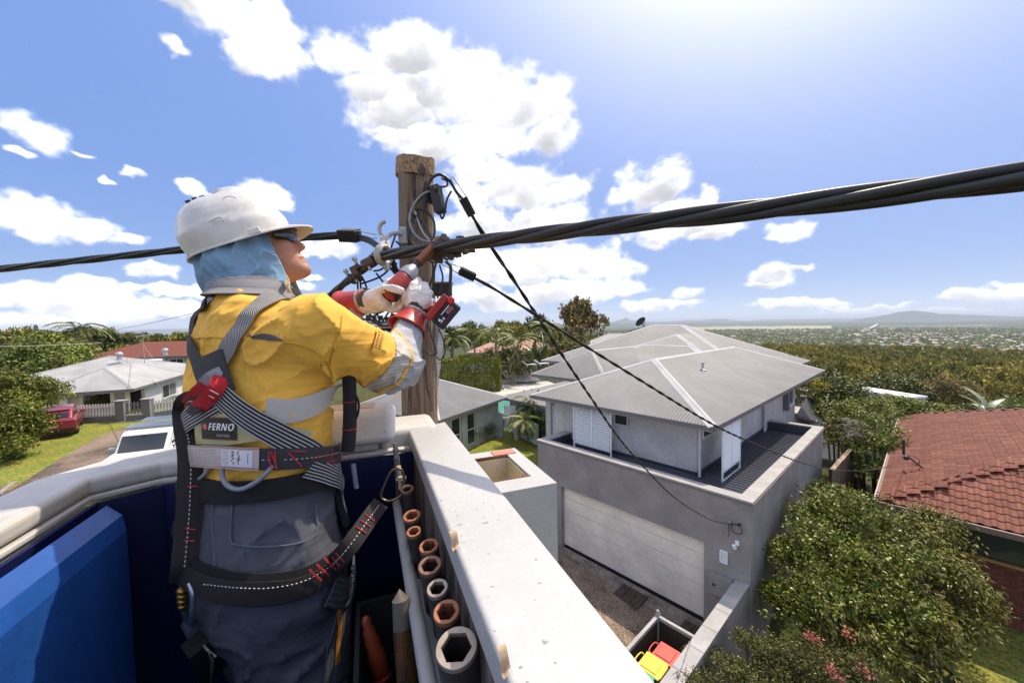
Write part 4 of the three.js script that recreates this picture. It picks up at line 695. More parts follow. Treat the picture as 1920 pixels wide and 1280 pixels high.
  const hips = loft(hipRows, yaw), kR = dn(hipR, 0.04, 7.62, 0.02), kL = dn(hipL, -0.04, 7.62, 0.02), fR = dn(hipR, 0.05, 7.14, -0.02), fL = dn(hipL, -0.05, 7.14, -0.02);
  const tR = capsule(hipR.clone().setY(7.92), kR, 0.142, 0.11), tL = capsule(hipL.clone().setY(7.92), kL, 0.142, 0.11), sR = capsule(kR, fR, 0.095, 0.07), sL = capsule(kL, fL, 0.095, 0.07);
  const trousers = (x, y, z) => { let d = smin(hips(x, y, z), tR(x, y, z), 0.04); d = smin(d, tL(x, y, z), 0.04); d = smin(d, sR(x, y, z), 0.03); d = smin(d, sL(x, y, z), 0.03); if (Math.abs(d) < 0.04) d -= fold(x, y, z) * 0.8; return d; };
  part(person, 'trousers', meshField(trousers, V(-1.16, 7.05, -1.42), V(-0.24, 8.22, -0.64), 100), MW.trouser);
  const trouserSm = (x, y, z) => { let d = smin(hips(x, y, z), tR(x, y, z), 0.04); d = smin(d, tL(x, y, z), 0.04); d = Math.min(d, sR(x, y, z), sL(x, y, z)); return d - 0.004; };
  const body = (x, y, z) => smin(shirtSm(x, y, z), trouserSm(x, y, z), 0.015);
  for (const [f, s] of [[fR, 0.02], [fL, -0.02]]) part(person, 'boot', meshField(((a, b) => (x, y, z) => smin(a(x, y, z), b(x, y, z), 0.04))(capsule(f.clone().setY(7.2), f.clone().setY(7.15), 0.06, 0.055), capsule(f.clone().setY(7.15), f.clone().addScaledVector(fwd, 0.14).setY(7.14), 0.052, 0.045)), f.clone().add(V(-0.22, -0.12, -0.26)), f.clone().add(V(0.22, 0.14, 0.2)), 34), M.black);
  // trouser details
  const stitch = mat('trouser_seam', [0.09, 0.10, 0.13], 0.9), orange = mat('orange_pocket_trim', [0.50, 0.18, 0.02], 0.7);
  part(person, 'seam', [strap(body, [[402, 935], [400, 990], [404, 1060]], 0.004, 0.001, { wide: 3 }), strap(body, [[436, 945], [434, 1015], [450, 1022], [560, 1018], [592, 1000], [592, 945]], 0.004, 0.001, { wide: 3, seg: 60 })], stitch);
  part(person, 'pocket', strap(body, [[650, 1090], [640, 1170], [634, 1270]], 0.10, 0.006, { thick: 0.006 }), MW.trouser);
  part(person, 'pocket_flap', strap(body, [[612, 1104], [636, 1110], [664, 1085], [684, 1045]], 0.06, 0.013, { thick: 0.005 }), MW.trouser);
  part(person, 'pocket_trim', strap(body, [[628, 1136], [628, 1180], [625, 1240]], 0.012, 0.012, { wide: 3 }), orange);
  // neck, head and face: one skin with the arms and legs inside the clothes
  const hy = 68 * DEG, hp = 22 * DEG, HF = V(Math.sin(hy) * Math.cos(hp), Math.sin(hp), -Math.cos(hy) * Math.cos(hp)), HU = V(-Math.sin(hy) * Math.sin(hp), Math.cos(hp), Math.cos(hy) * Math.sin(hp)), HL = V().crossVectors(HU, HF), HC = at(485, 470, 1.12);
  const HM = new THREE.Matrix4().makeBasis(HL, HU, HF), hd = (x, y, z) => V(x, y, z).applyMatrix4(HM).add(HC);
  const inv = HM.clone().invert(), E9 = HM.elements, toH = (x, y, z) => { const dx = x - HC.x, dy = y - HC.y, dz = z - HC.z; return [dx * E9[0] + dy * E9[1] + dz * E9[2], dx * E9[4] + dy * E9[5] + dz * E9[6], dx * E9[8] + dy * E9[9] + dz * E9[10]]; };
  const el3 = (x, y, z, c, r) => { const dx = (x - c[0]) / r[0], dy = (y - c[1]) / r[1], dz = (z - c[2]) / r[2], k0 = Math.hypot(dx, dy, dz), k1 = Math.hypot(dx / r[0], dy / r[1], dz / r[2]); return k1 > 1e-9 ? k0 * (k0 - 1) / k1 : -0.01; };
  const nk0 = at(478, 572, 1.06), nk1 = hd(0, -0.05, -0.02), neck = capsule(nk0, nk1, 0.056, 0.054);
  const faceL = (x, y, z) => {
    let d = el3(x, y, z, [0, 0.03, -0.02], [0.076, 0.105, 0.102]);
    d = smin(d, el3(x, y, z, [0, -0.045, 0.035], [0.062, 0.07, 0.062]), 0.03);           // jaw
    d = smin(d, el3(x, y, z, [0, -0.092, 0.085], [0.024, 0.020, 0.022]), 0.03);            // chin
    d = smin(d, el3(x, y, z, [0.034, -0.02, 0.066], [0.026, 0.024, 0.024]), 0.02); d = smin(d, el3(x, y, z, [-0.034, -0.02, 0.066], [0.026, 0.024, 0.024]), 0.02);  // cheeks
    d = smin(d, el3(x, y, z, [0, 0.038, 0.078], [0.055, 0.014, 0.02]), 0.02);              // brow
    d = smin(d, el3(x, y, z, [0, -0.004, 0.096], [0.011, 0.03, 0.016]), 0.014); d = smin(d, el3(x, y, z, [0, -0.024, 0.108], [0.014, 0.011, 0.013]), 0.01);  // nose
    d = smin(d, el3(x, y, z, [0, -0.056, 0.095], [0.023, 0.007, 0.010]), 0.008); d = smin(d, el3(x, y, z, [0, -0.068, 0.093], [0.020, 0.007, 0.010]), 0.007);  // lips
    d = Math.max(d, -el3(x, y, z, [0.03, 0.014, 0.1], [0.016, 0.01, 0.014])); d = Math.max(d, -el3(x, y, z, [-0.03, 0.014, 0.1], [0.016, 0.01, 0.014]));    // eye sockets
    d = smin(d, el3(x, y, z, [-0.03, 0.014, 0.083], [0.012, 0.011, 0.011]), 0.004); d = smin(d, el3(x, y, z, [0.03, 0.014, 0.083], [0.012, 0.011, 0.011]), 0.004);
    for (const s of [-1, 1]) d = smin(d, el3(x, y, z, [s * 0.078, 0.0, -0.01], [0.010, 0.031, 0.019]), 0.008);                                       // ears
    return d;
  };
  const head = (x, y, z) => { const [a, b, c] = toH(x, y, z); return faceL(a, b, c); };
  const hz = V(0.135, 0.15, 0.15), headGeo = meshField((x, y, z) => smin(head(x, y, z), neck(x, y, z), 0.025), HC.clone().sub(V(0.15, 0.16, 0.15)), HC.clone().add(V(0.15, 0.15, 0.15)), 92);
  const innerRows = torsoRows.map((r) => [r[0] - 0.01, r[1], r[2], r[3] * 0.86, r[4] * 0.84]);
  const innerT = loft(innerRows, yaw), limb = [capsule(shR, elR, 0.05, 0.042), capsule(elR, wrR, 0.042, 0.03), capsule(shL, elL, 0.05, 0.042), capsule(elL, wrL, 0.042, 0.03), capsule(hipR.clone().setY(7.92), kR, 0.085, 0.06), capsule(hipL.clone().setY(7.92), kL, 0.085, 0.06), capsule(kR, fR, 0.055, 0.04), capsule(kL, fL, 0.055, 0.04), capsule(pelvis, pelvis.clone().setY(8.2), 0.13, 0.12)];
  const under = (x, y, z) => { let d = smin(innerT(x, y, z), neck(x, y, z) + 0.004, 0.03); for (const l of limb) d = smin(d, l(x, y, z), 0.03); return d; };
  part(person, 'body', mergeGeometries([headGeo, meshField(under, V(-1.08, 7.05, -1.56), V(-0.24, 8.58, -0.66), 64)].map(plain)), MW.skin);
  const colF = loft([row(467, 524, 1.05, 0.080, 0.084), row(469, 545, 1.04, 0.088, 0.092), row(470, 562, 1.02, 0.114, 0.106)], yaw + 0.25);
  part(person, 'collar', meshField((x, y, z) => Math.max(Math.abs(colF(x, y, z)) - 0.006, y - at(467, 526, 1.05).y - 0.10 * (x + 0.71), at(470, 556, 1.02).y - y), at(470, 545, 1.0).add(V(-0.17, -0.07, -0.18)), at(470, 545, 1.0).add(V(0.17, 0.09, 0.16)), 64), MW.collar);
  // sideburn and hair
  part(person, 'hair', [meshField((x, y, z) => { const [a, b, c] = toH(x, y, z); return Math.max(faceL(a, b, c) - 0.006 - 0.002 * Math.sin(b * 400 + c * 300), -b + 0.038, c - 0.075, 0 - 0.1); }, HC.clone().sub(V(0.14, 0.04, 0.14)), HC.clone().add(V(0.14, 0.15, 0.14)), 56)], mat('dark_brown_hair', [0.03, 0.018, 0.012], 0.6));
  { const r = rng(5), tubes = []; for (let k = 0; k < 26; k++) { const o = [r() * 0.02 - 0.01, r() * 0.02 - 0.01, r() * 0.02 - 0.01]; tubes.push(tube([hd(-0.055 + o[0], -0.075 + o[1], 0.03 + o[2]), hd(-0.06 + o[0], -0.11 + o[1], 0.035 + o[2]), at(534 + r() * 8, 534, 0.97), at(538 + r() * 9, 549, 0.97)], 0.0011, 8, 4)); } part(person, 'loose_hair', tubes, mat('fair_hair', [0.50, 0.33, 0.17], 0.5)); }
  // blue neck cloth: hangs from under the helmet, open at the face, gathered at the collar
  const hoodRows = [[0.075, -0.030, 0.086, 0.112], [0.03, -0.032, 0.096, 0.122], [-0.02, -0.034, 0.110, 0.134], [-0.07, -0.034, 0.120, 0.136], [-0.115, -0.040, 0.124, 0.136], [-0.155, -0.05, 0.120, 0.132], [-0.20, -0.06, 0.112, 0.124]];
  const hoodField = (x, y, z) => {
    const [a, b0, c0] = toH(x, y, z), b = clamp(b0, -0.20, 0.075); let i = 0; while (i < 5 && hoodRows[i + 1][0] > b) i++;
    const A = hoodRows[i], B = hoodRows[i + 1], t = clamp((A[0] - b) / (A[0] - B[0])), cz = lerp(A[1], B[1], t), ra = lerp(A[2], B[2], t), rb = lerp(A[3], B[3], t), c = c0 - cz, an = Math.atan2(a, -c);
    const k = Math.sqrt(a * a / (ra * ra) + c * c / (rb * rb)), g = Math.sqrt(a * a / ra ** 4 + c * c / rb ** 4); let d = g > 1e-6 ? k * (k - 1) / g : -0.08;
    // drape: deep folds that run down from the temple, and a roll along the lower edge
    const q = noise(an * 2.2 + b * 10, b * 7 - an * 1.2, 3), q2 = noise(an * 6 - b * 22, b * 20 + an * 4, 8);
    d -= 0.021 * (1 - Math.abs(q)) ** 2 - 0.010 + 0.003 * (1 - Math.abs(q2)) ** 2 + 0.014 * Math.exp(-(((b0 + 0.135 + 0.25 * Math.max(-0.05, c0 - 0.0)) / 0.018) ** 2));
    const front = 0.036 + 0.012 * Math.sin(b0 * 22 + 1.2) + 0.02 * smooth(0.0, -0.1, b0);
    return Math.max(Math.abs(d + 0.004) - 0.0042, c0 - front, b0 - 0.085, -0.138 - b0 - 0.30 * Math.max(-0.08, Math.min(0.07, c0)) + 0.006 * Math.sin(an * 5));
  };
  part(person, 'neck_cloth', meshField(hoodField, HC.clone().sub(V(0.24, 0.27, 0.21)), HC.clone().add(V(0.16, 0.14, 0.21)), 116), MW.hood);
  // hard hat
  {
    const hat = new THREE.Group(); hat.name = 'helmet'; person.add(hat); hat.applyMatrix4(new THREE.Matrix4().makeTranslation(HC.x, HC.y, HC.z).multiply(HM));
    const N = 96, prof = []; for (let k = 0; k <= 26; k++) prof.push(k / 26);
    const rim = (th) => { const f = Math.cos(th), b = f > 0 ? 0.134 : 0.122; return [Math.sin(th) * 0.106, 0.036 - 0.016 * Math.sin(th) ** 2 + (f < 0 ? -0.006 * f * f : 0), f * b - 0.035]; };
    const shell = (off) => { const P = []; for (let i = 0; i <= N; i++) { const th = i / N * Math.PI * 2, [rx, ry, rz] = rim(th), line = []; for (const t of prof) { const ph = t * Math.PI / 2, rho = Math.pow(Math.cos(ph), 0.80), hgt = Math.pow(Math.sin(ph), 0.92) * 0.152; let bulge = 1 + (0.05 + 0.11 * Math.max(0, -Math.cos(th))) * Math.sin(ph * 2); const ridge = 0.0035 * Math.exp(-((rx * rho / 0.018) ** 4)) * smooth(0.15, 0.5, t), step = 0.0055 * (1 - smooth(0.20, 0.27, t + 0.10 * Math.max(0, Math.cos(th)) - 0.02)); const s = 1 - off / 0.12; line.push([rx * rho * bulge * s + Math.sin(th) * step, ry + (hgt + ridge) * (1 - off / 0.16), ((rz + 0.035) * rho * bulge) * s - 0.035 + Math.cos(th) * step]); } P.push(line); } return P; };
    const out = shell(0), inn = shell(0.004), brim = []; for (let i = 0; i <= N; i++) { const th = i / N * Math.PI * 2, [rx, ry, rz] = rim(th), f = Math.max(0, Math.cos(th)), e = 0.008 + 0.050 * Math.pow(f, 1.7), dr = 0.004 + 0.012 * Math.pow(f, 2); const d = [Math.sin(th) * (f > 0 ? 0.75 : 1), Math.cos(th)]; const L = Math.hypot(...d); brim.push([[rx + d[0] / L * e * 0.5 + Math.sin(th) * 0.006, ry - dr * 0.3, rz + d[1] / L * e * 0.5 + Math.cos(th) * 0.006], [rx + d[0] / L * (e + 0.006), ry - dr, rz + d[1] / L * (e + 0.006)], [rx + d[0] / L * (e + 0.006), ry - dr - 0.0042, rz + d[1] / L * (e + 0.006)], [rx + d[0] / L * e * 0.4, ry - dr * 0.3 - 0.005, rz + d[1] / L * e * 0.4]]); }
    const pos = [], uv = [], idx = [], ring = [];
    for (let i = 0; i <= N; i++) { const line = [...out[i].slice().reverse(), ...brim[i], ...inn[i]]; ring.push(line.length); line.forEach((p, k) => { pos.push(...p); uv.push(i / N * 0.8, k * 0.012); }); }
    const Lr = ring[0]; for (let i = 0; i < N; i++) for (let k = 0; k + 1 < Lr; k++) { const a = i * Lr + k, b = a + 1, c = a + Lr, d = c + 1; idx.push(a, b, c, b, d, c); }
    const g = new THREE.BufferGeometry(); g.setAttribute('position', new THREE.Float32BufferAttribute(pos, 3)); g.setAttribute('uv', new THREE.Float32BufferAttribute(uv, 2)); g.setIndex(idx);
    part(hat, 'shell', toCreasedNormals(g, 0.9), MW.helmet);
    hat.updateMatrixWorld(true);
    const top = (t) => { const ph = t * Math.PI / 2, th = Math.PI + 0.24 / (1.05 - t), rho = Math.pow(Math.cos(ph), 0.80) * (1 + 0.155 * Math.sin(ph * 2)); return V(Math.sin(th) * 0.112 * rho, 0.036 - 0.016 * Math.sin(th) ** 2 - 0.006 + Math.pow(Math.sin(ph), 0.92) * 0.152 + 0.006, -0.035 + 0.128 * Math.cos(th) * rho); };
    for (let k = 0; k < 3; k++) { const p = top(0.70 + k * 0.06); part(hat, 'vent_slot', rbox(0.006, 0.006, 0.013, 0.0015, p.x, p.y - 0.0042, p.z), M.dark); }
    part(hat, 'ear_clip', [rbox(0.008, 0.016, 0.03, 0.003, -0.117, 0.024, 0.025)], MW.helmet);
    part(hat, 'side_slot', [tube([V(-0.1155, 0.075, -0.06), V(-0.1172, 0.078, -0.03), V(-0.1168, 0.062, -0.028)], 0.0014, 16, 6)], mat('helmet_shadow_groove', [0.45, 0.43, 0.41], 0.5));
    part(hat, 'scuff', [tube([V(-0.104, 0.124, -0.01), V(-0.1005, 0.129, 0.002), V(-0.098, 0.127, 0.012), V(-0.098, 0.120, 0.02)], 0.0009, 16, 5)], mat('scuff_grey', [0.25, 0.24, 0.24], 0.8));
  }
  // wrap-round sunglasses
  {
    const sg = new THREE.Group(); sg.name = 'sunglasses'; person.add(sg); sg.applyMatrix4(new THREE.Matrix4().makeTranslation(HC.x, HC.y, HC.z).multiply(HM));
    const lens = (s) => { const pos = [], idx = [], n = 16, m = 8; for (let i = 0; i <= n; i++) for (let j = 0; j <= m; j++) { const a = s * lerp(0.10, 1.12, i / n), v = j / m - 0.5, hgt = 0.046 * (1 - 0.45 * Math.pow(i / n, 3)), r = 1 - 0.25 * v * v; pos.push(Math.sin(a) * 0.078 * r, 0.016 + v * hgt - 0.006 * (i / n > 0.5 ? 0 : 1) * Math.abs(v), Math.cos(a) * 0.092 * r + 0.022); } for (let i = 0; i < n; i++) for (let j = 0; j < m; j++) { const a = i * (m + 1) + j; idx.push(a, a + 1, a + m + 1, a + 1, a + m + 2, a + m + 1); } const g = new THREE.BufferGeometry(); g.setAttribute('position', new THREE.Float32BufferAttribute(pos, 3)); g.setIndex(idx); g.computeVertexNormals(); return g; };
    const lm = mat('dark_lens', [0.012, 0.012, 0.014], 0.08, { clearcoat: 1, clearcoatRoughness: 0.03 });
    part(sg, 'lens', lens(1), lm); part(sg, 'lens', lens(-1), lm);
    for (const s of [-1, 1]) part(sg, 'temple', metric(tube([V(s * 0.072, 0.028, 0.062), V(s * 0.080, 0.028, 0.03), V(s * 0.083, 0.024, -0.02)], 0.0042, 16, 8)), M.black);
    part(sg, 'bridge', tube([V(-0.01, 0.026, 0.113), V(0, 0.028, 0.116), V(0.01, 0.026, 0.113)], 0.004, 10, 8), M.black);
  }
  // gloves: palm, four fingers and a thumb each, closed on the wrench
  const P = at, chain = (pts, r) => { const c = []; for (let i = 0; i + 1 < pts.length; i++) c.push(capsule(pts[i], pts[i + 1], r * (1 - 0.06 * i), r * (1 - 0.06 * (i + 1)))); return (x, y, z) => { let d = 9; for (const f of c) d = Math.min(d, f(x, y, z)); return d; }; };
  const crease = (x, y, z) => 0.0022 * ((1 - Math.abs(noise(x * 60, y * 60, z * 60))) ** 3 - 0.4);
  const glove = (palms, fingers, lo2, hi2, N) => { const f = (x, y, z) => { let d = 9; for (const p of palms) d = d > 8 ? p(x, y, z) : smin(d, p(x, y, z), 0.02); for (const q of fingers) d = smin(d, q(x, y, z), 0.0055); if (Math.abs(d) < 0.02) d -= crease(x, y, z); return d; }; return meshField(f, lo2, hi2, N); };
  { // right hand on the handle
    const palms = [capsule(P(780, 582, 1.305), P(783, 556, 1.315), 0.030, 0.036), capsule(P(772, 566, 1.30), P(776, 540, 1.325), 0.024, 0.026), capsule(P(796, 566, 1.30), P(793, 545, 1.325), 0.026, 0.026)];
    const fingers = [chain([P(776, 536, 1.325), P(783, 526, 1.345), P(776, 528, 1.39), P(764, 534, 1.40)], 0.0145), chain([P(787, 541, 1.32), P(796, 535, 1.35), P(788, 538, 1.395), P(775, 544, 1.40)], 0.0145), chain([P(797, 551, 1.315), P(806, 549, 1.345), P(797, 553, 1.39), P(786, 557, 1.395)], 0.0135), chain([P(803, 564, 1.31), P(811, 565, 1.34), P(803, 568, 1.38), P(793, 571, 1.385)], 0.012), chain([P(768, 570, 1.305), P(757, 556, 1.30), P(754, 542, 1.31), P(757, 533, 1.325)], 0.0145)];
    part(person, 'glove', glove(palms, fingers, P(780, 552, 1.35).add(V(-0.13, -0.12, -0.11)), P(780, 552, 1.35).add(V(0.13, 0.12, 0.1)), 84), MW.leather, 'white leather right glove closed on the wrench handle');
  }
  { // left hand under and around the motor body
    const palms = [capsule(P(683, 566, 1.38), P(714, 556, 1.33), 0.033, 0.034), capsule(P(690, 576, 1.37), P(722, 568, 1.33), 0.024, 0.026)];
    const fingers = [chain([P(710, 546, 1.315), P(722, 541, 1.275), P(738, 541, 1.255), P(751, 545, 1.262)], 0.0155), chain([P(716, 544, 1.35), P(728, 530, 1.37), P(742, 521, 1.39), P(754, 520, 1.38)], 0.0145), chain([P(722, 560, 1.34), P(738, 564, 1.36), P(752, 562, 1.36), P(758, 556, 1.34)], 0.0145), chain([P(722, 567, 1.33), P(738, 572, 1.345), P(752, 572, 1.34), P(757, 566, 1.31)], 0.0145), chain([P(718, 574, 1.33), P(733, 580, 1.335), P(746, 580, 1.33), P(752, 574, 1.31)], 0.013)];
    part(person, 'glove', glove(palms, fingers, P(718, 556, 1.34).add(V(-0.13, -0.12, -0.11)), P(718, 556, 1.34).add(V(0.13, 0.12, 0.11)), 84), MW.leather, 'white leather left glove wrapped round the wrench body');
  }
  // rubber gauntlet cuffs and leather wrist straps
  const cuff = (a, b, r0, r1, squash = 1) => { const L = b.clone().sub(a).length(), pts = [[r0 * 0.86, 0.006], [r0 * 0.9, 0], [r0, 0.004], [lerp(r0, r1, 0.45), L * 0.5], [r1, L * 0.97], [r1 + 0.006, L], [r1 + 0.004, L + 0.004], [r1 - 0.003, L - 0.002], [lerp(r0, r1, 0.4) - 0.004, L * 0.5], [r0 * 0.86, 0.01]].map(([x, y]) => new THREE.Vector2(x, y)); return orient(new THREE.LatheGeometry(pts, 40).scale(1, 1, squash), a, b.clone().sub(a)); };
  part(person, 'rubber_cuff', cuff(P(780, 584, 1.30), P(763, 616, 1.262), 0.036, 0.062), MW.rubberRed, 'flared red rubber cuff at the right wrist');
  part(person, 'rubber_cuff', cuff(P(687, 563, 1.385), P(647, 578, 1.415), 0.042, 0.062), MW.rubberRed, 'red rubber cuff at the left wrist');
  const band = (c, dir, r, w) => orient(new THREE.LatheGeometry([[r, -w / 2], [r + 0.003, -w / 2], [r + 0.003, w / 2], [r, w / 2]].map(([x, y]) => new THREE.Vector2(x, y)), 36), c, dir);
  part(person, 'wrist_strap', [band(P(780, 577, 1.305), P(787, 545, 1.32).sub(P(780, 582, 1.305)), 0.034, 0.020)], M.black);
  part(person, 'wrist_strap', [band(P(692, 563, 1.37), P(712, 556, 1.34).sub(P(690, 563, 1.38)), 0.0375, 0.024)], mat('brown_strap', [0.07, 0.045, 0.03], 0.7));
  part(person, 'glove_hem', band(P(778, 588, 1.296), P(763, 616, 1.262).sub(P(780, 584, 1.30)), 0.0385, 0.009), MW.leather); part(person, 'glove_hem', band(P(682, 565, 1.39), P(648, 578, 1.415).sub(P(687, 563, 1.385)), 0.044, 0.010), MW.leather);
  // shirt details: yoke vents, body tape, sleeve print
  part(person, 'yoke_vent', [strap(shirt, [[466, 632], [495, 631], [530, 638]], 0.011, 0.0015, { wide: 3, taper: (t) => 0.2 + Math.sin(t * Math.PI) }), strap(shirt, [[334, 636], [343, 635], [352, 634]], 0.014, 0.0015, { wide: 3 })], MW.collar);
  part(person, 'yoke_seam', [strap(shirt, [[350, 634], [420, 634], [500, 633], [560, 645], [600, 664], [618, 690]], 0.0035, 0.0008, { wide: 3, seg: 60 }), strap(shirt, [[640, 592], [630, 630], [618, 680], [622, 720]], 0.0035, 0.0008, { wide: 3 })], mat('yellow_seam', [0.62, 0.35, 0.03], 0.85));
  part(person, 'reflective_band', strap(shirtSm, [[498, 768], [545, 770], [600, 752], [640, 735], [656, 726]], 0.052, 0.0015, { wide: 7, seg: 50 }), MW.tape);
  part(person, 'sleeve_print', strap(shirtSm, [[702, 664], [709, 642], [713, 618]], 0.026, 0.0015, { thick: 0.0008, norm: true }), mat('sleeve_print', [1, 1, 1], 0.85, { map: canvasTex(256, 96, (c, w, h) => { c.fillStyle = '#e6ad45'; c.fillRect(0, 0, w, h); c.fillStyle = '#1a1308'; c.font = 'bold 40px sans-serif'; c.textAlign = 'center'; c.textBaseline = 'middle'; c.fillText('SUNSAFE', w / 2, h * 0.28, w * 0.94); c.fillText('DEFENCE', w / 2, h * 0.72, w * 0.94); }) }));
  // ---- the harness, worn over the shirt
  const hs = new THREE.Group(); hs.name = 'harness'; person.add(hs);
  part(hs, 'shoulder_strap', strap(body, [[388, 566], [370, 590], [361, 625], [366, 665], [382, 705]], 0.040, 0.004, { seg: 50 }), MW.webGrey);
  part(hs, 'shoulder_strap', strap(body, [[536, 556], [500, 566], [468, 592], [440, 635], [416, 680]], 0.045, 0.005, { seg: 60 }), MW.webDiag);
  part(hs, 'back_plate', strap(body, [[402, 664], [404, 700], [412, 745]], 0.098, 0.008, { thick: 0.006, taper: (t) => 0.78 + 0.3 * t }), MW.webGrey);
  part(hs, 'cross_strap', strap(body, [[424, 742], [470, 780], [530, 818], [590, 856], [640, 902], [672, 940]], 0.050, 0.012, { seg: 70 }), MW.webStripe);
  part(hs, 'cross_strap', strap(body, [[430, 742], [385, 770], [350, 800], [334, 830]], 0.050, 0.010, { seg: 40 }), MW.webStripe);
  part(hs, 'label_panel', strap(body, [[374, 803], [430, 803], [500, 806], [580, 812]], 0.068, 0.008, { thick: 0.002, taper: (t) => t < 0.4 ? 1 : 1 - 0.85 * (t - 0.4) / 0.6 }), mat('pale_green_gold_vinyl', [0.42, 0.40, 0.20], 0.35, { map: clones(T.mottle, 9), clearcoat: 0.5 }));
  part(hs, 'maker_label', strap(body, [[389, 800], [420, 801], [451, 802]], 0.0475, 0.0115, { thick: 0.001, norm: true }), mat('maker_label_print', [1, 1, 1], 0.55, { map: canvasTex(512, 256, (c, w, h) => {
    c.fillStyle = '#14110f'; c.fillRect(0, 0, w, h); c.fillStyle = '#8b2a22'; c.fillRect(0, 4, w, 6); c.fillRect(0, h - 12, w, 6); c.fillStyle = '#b5282c'; c.beginPath(); c.arc(64, 108, 42, 0, 7); c.fill(); c.strokeStyle = '#e9b6b0'; c.lineWidth = 5; for (const y of [92, 108, 124]) { c.beginPath(); c.moveTo(34, y); c.lineTo(94, y); c.stroke(); }
    c.fillStyle = '#e8e2dc'; c.textBaseline = 'middle'; c.font = 'italic bold 112px sans-serif'; c.fillText('FERNO', 116, 108, 376); c.font = '46px sans-serif'; c.fillStyle = '#b9b2aa'; c.fillText('Australia', 250, 204, 200); }) }));
  part(hs, 'waist_belt', strap(body, [[350, 848], [420, 853], [500, 857], [580, 855], [630, 850], [660, 842]], 0.046, 0.013, { seg: 70, thick: 0.004 }), MW.webGrey);
  part(hs, 'record_label', strap(body, [[372, 849], [430, 852], [493, 855]], 0.047, 0.0185, { thick: 0.001, seg: 30, norm: true }), mat('record_label_print', [1, 1, 1], 0.4, { clearcoat: 0.4, map: canvasTex(768, 256, (c, w, h) => {
    c.fillStyle = '#b9aaa4'; c.fillRect(0, 0, w, h); c.fillStyle = '#8a2f35'; c.fillRect(0, 8, w, 8); c.fillRect(0, h - 22, w, 8); const r = rng(3); c.fillStyle = '#6f6460'; for (let y = 40; y < 220; y += 17) { let x = 20; while (x < 400) { const l = 10 + r() * 46; c.fillRect(x, y, l, 4); x += l + 8; } }
    c.fillStyle = '#d8d0d3'; c.fillRect(455, 28, 270, 196); c.strokeStyle = '#4a4248'; c.lineWidth = 3; c.strokeRect(455, 28, 270, 196); c.fillStyle = '#5f565c'; for (let y = 44; y < 210; y += 16) c.fillRect(468, y, 60, 4); c.strokeStyle = '#1c1a20'; c.lineWidth = 7; for (let k = 0; k < 2; k++) { c.beginPath(); for (let y = 46; y < 208; y += 9) c.lineTo(566 + k * 48 + (r() - 0.5) * 26, y); c.stroke(); } c.fillStyle = '#6a6168'; c.fillRect(684, 60, 6, 120); }) }));
  const st = (pts, m, w = 0.0022, lift = 0.0185) => strap(body, pts, w, lift, { wide: 3, seg: 16, thick: 0.001 });
  part(hs, 'red_stitching', [st([[508, 842], [512, 872]]), st([[518, 842], [520, 872]]), st([[512, 842], [522, 872]]), st([[538, 842], [560, 870]]), st([[544, 841], [566, 843]]), st([[576, 856], [604, 852]]), st([[608, 838], [608, 868]]), st([[600, 866], [618, 862]]), st([[634, 832], [634, 866]]), st([[640, 832], [640, 864]])], MW.redStitch);
  part(hs, 'white_stitching', dashes(body, [[497, 857], [560, 856], [610, 851], [655, 842]], 26), MW.whiteStitch);
  function dashes(f, pts, n, lift = 0.0185) { const c = new THREE.CatmullRomCurve3(pts.map((p) => p.isVector3 ? p : onSurface(f, p[0], p[1]))), q = c.getSpacedPoints(n * 2), out = []; for (let i = 0; i < n; i++) { const a = q[2 * i], b = q[2 * i + 1], m = grad(f, a); out.push(rod(a.clone().addScaledVector(m, lift), b.clone().addScaledVector(m, lift), 0.0009, 0.0009, 5)); } return out; }
  part(hs, 'padded_belt', strap(body, [[340, 902], [420, 922], [500, 918], [580, 902], [640, 880], [664, 866]], 0.048, 0.004, { seg: 60, thick: 0.008 }), MW.mesh);
  part(hs, 'side_strap', strap(body, [[575, 872], [610, 890], [640, 912], [668, 938]], 0.05, 0.014, { seg: 40 }), MW.webStripe);
  part(hs, 'side_tag', strap(body, [[646, 898], [660, 915], [682, 945]], 0.035, 0.0185, { thick: 0.001 }), mat('side_tag_print', [0.42, 0.40, 0.40], 0.6, { map: clones(T.asphalt, 20) }));
  // seat straps round the thighs, and the one that reaches to the socket rail
  const seatPts = [[344, 1056], [400, 1092], [480, 1102], [560, 1092], [620, 1060], [668, 1010]];
  part(hs, 'seat_strap', strap(body, seatPts, 0.060, 0.006, { seg: 80, thick: 0.007 }), MW.mesh);
  part(hs, 'seat_webbing', strap(body, seatPts.map(([x, y]) => [x, y + 4]), 0.042, 0.015, { seg: 80 }), MW.webBrown);
  part(hs, 'seat_stitching', [...dashes(body, [[400, 1088], [480, 1094], [560, 1084], [620, 1052]], 34, 0.021), st([[574, 1064], [592, 1082]], 0, 0.0025, 0.021), st([[584, 1056], [604, 1074]], 0, 0.0025, 0.021), st([[596, 1046], [616, 1066]], 0, 0.0025, 0.021)].slice(0, 34), MW.whiteStitch);
  part(hs, 'red_stitching', [st([[572, 1064], [592, 1084]], 0, 0.0035, 0.0205), st([[584, 1056], [604, 1076]], 0, 0.0035, 0.0205), st([[596, 1046], [616, 1068]], 0, 0.0035, 0.0205)], MW.redStitch);
  const tail = [at(600, 1080, 0.9), at(650, 1030, 0.86), at(690, 975, 0.92), at(714, 942, 0.99)];
  part(hs, 'leg_strap', strap(body, tail, 0.042, 0, { free: true, thick: 0.004, seg: 40 }), MW.webBrown);
  const tq = new THREE.CatmullRomCurve3(tail).getSpacedPoints(60), tow = (p) => p.clone().addScaledVector(EYE.clone().sub(p).normalize(), 0.006);
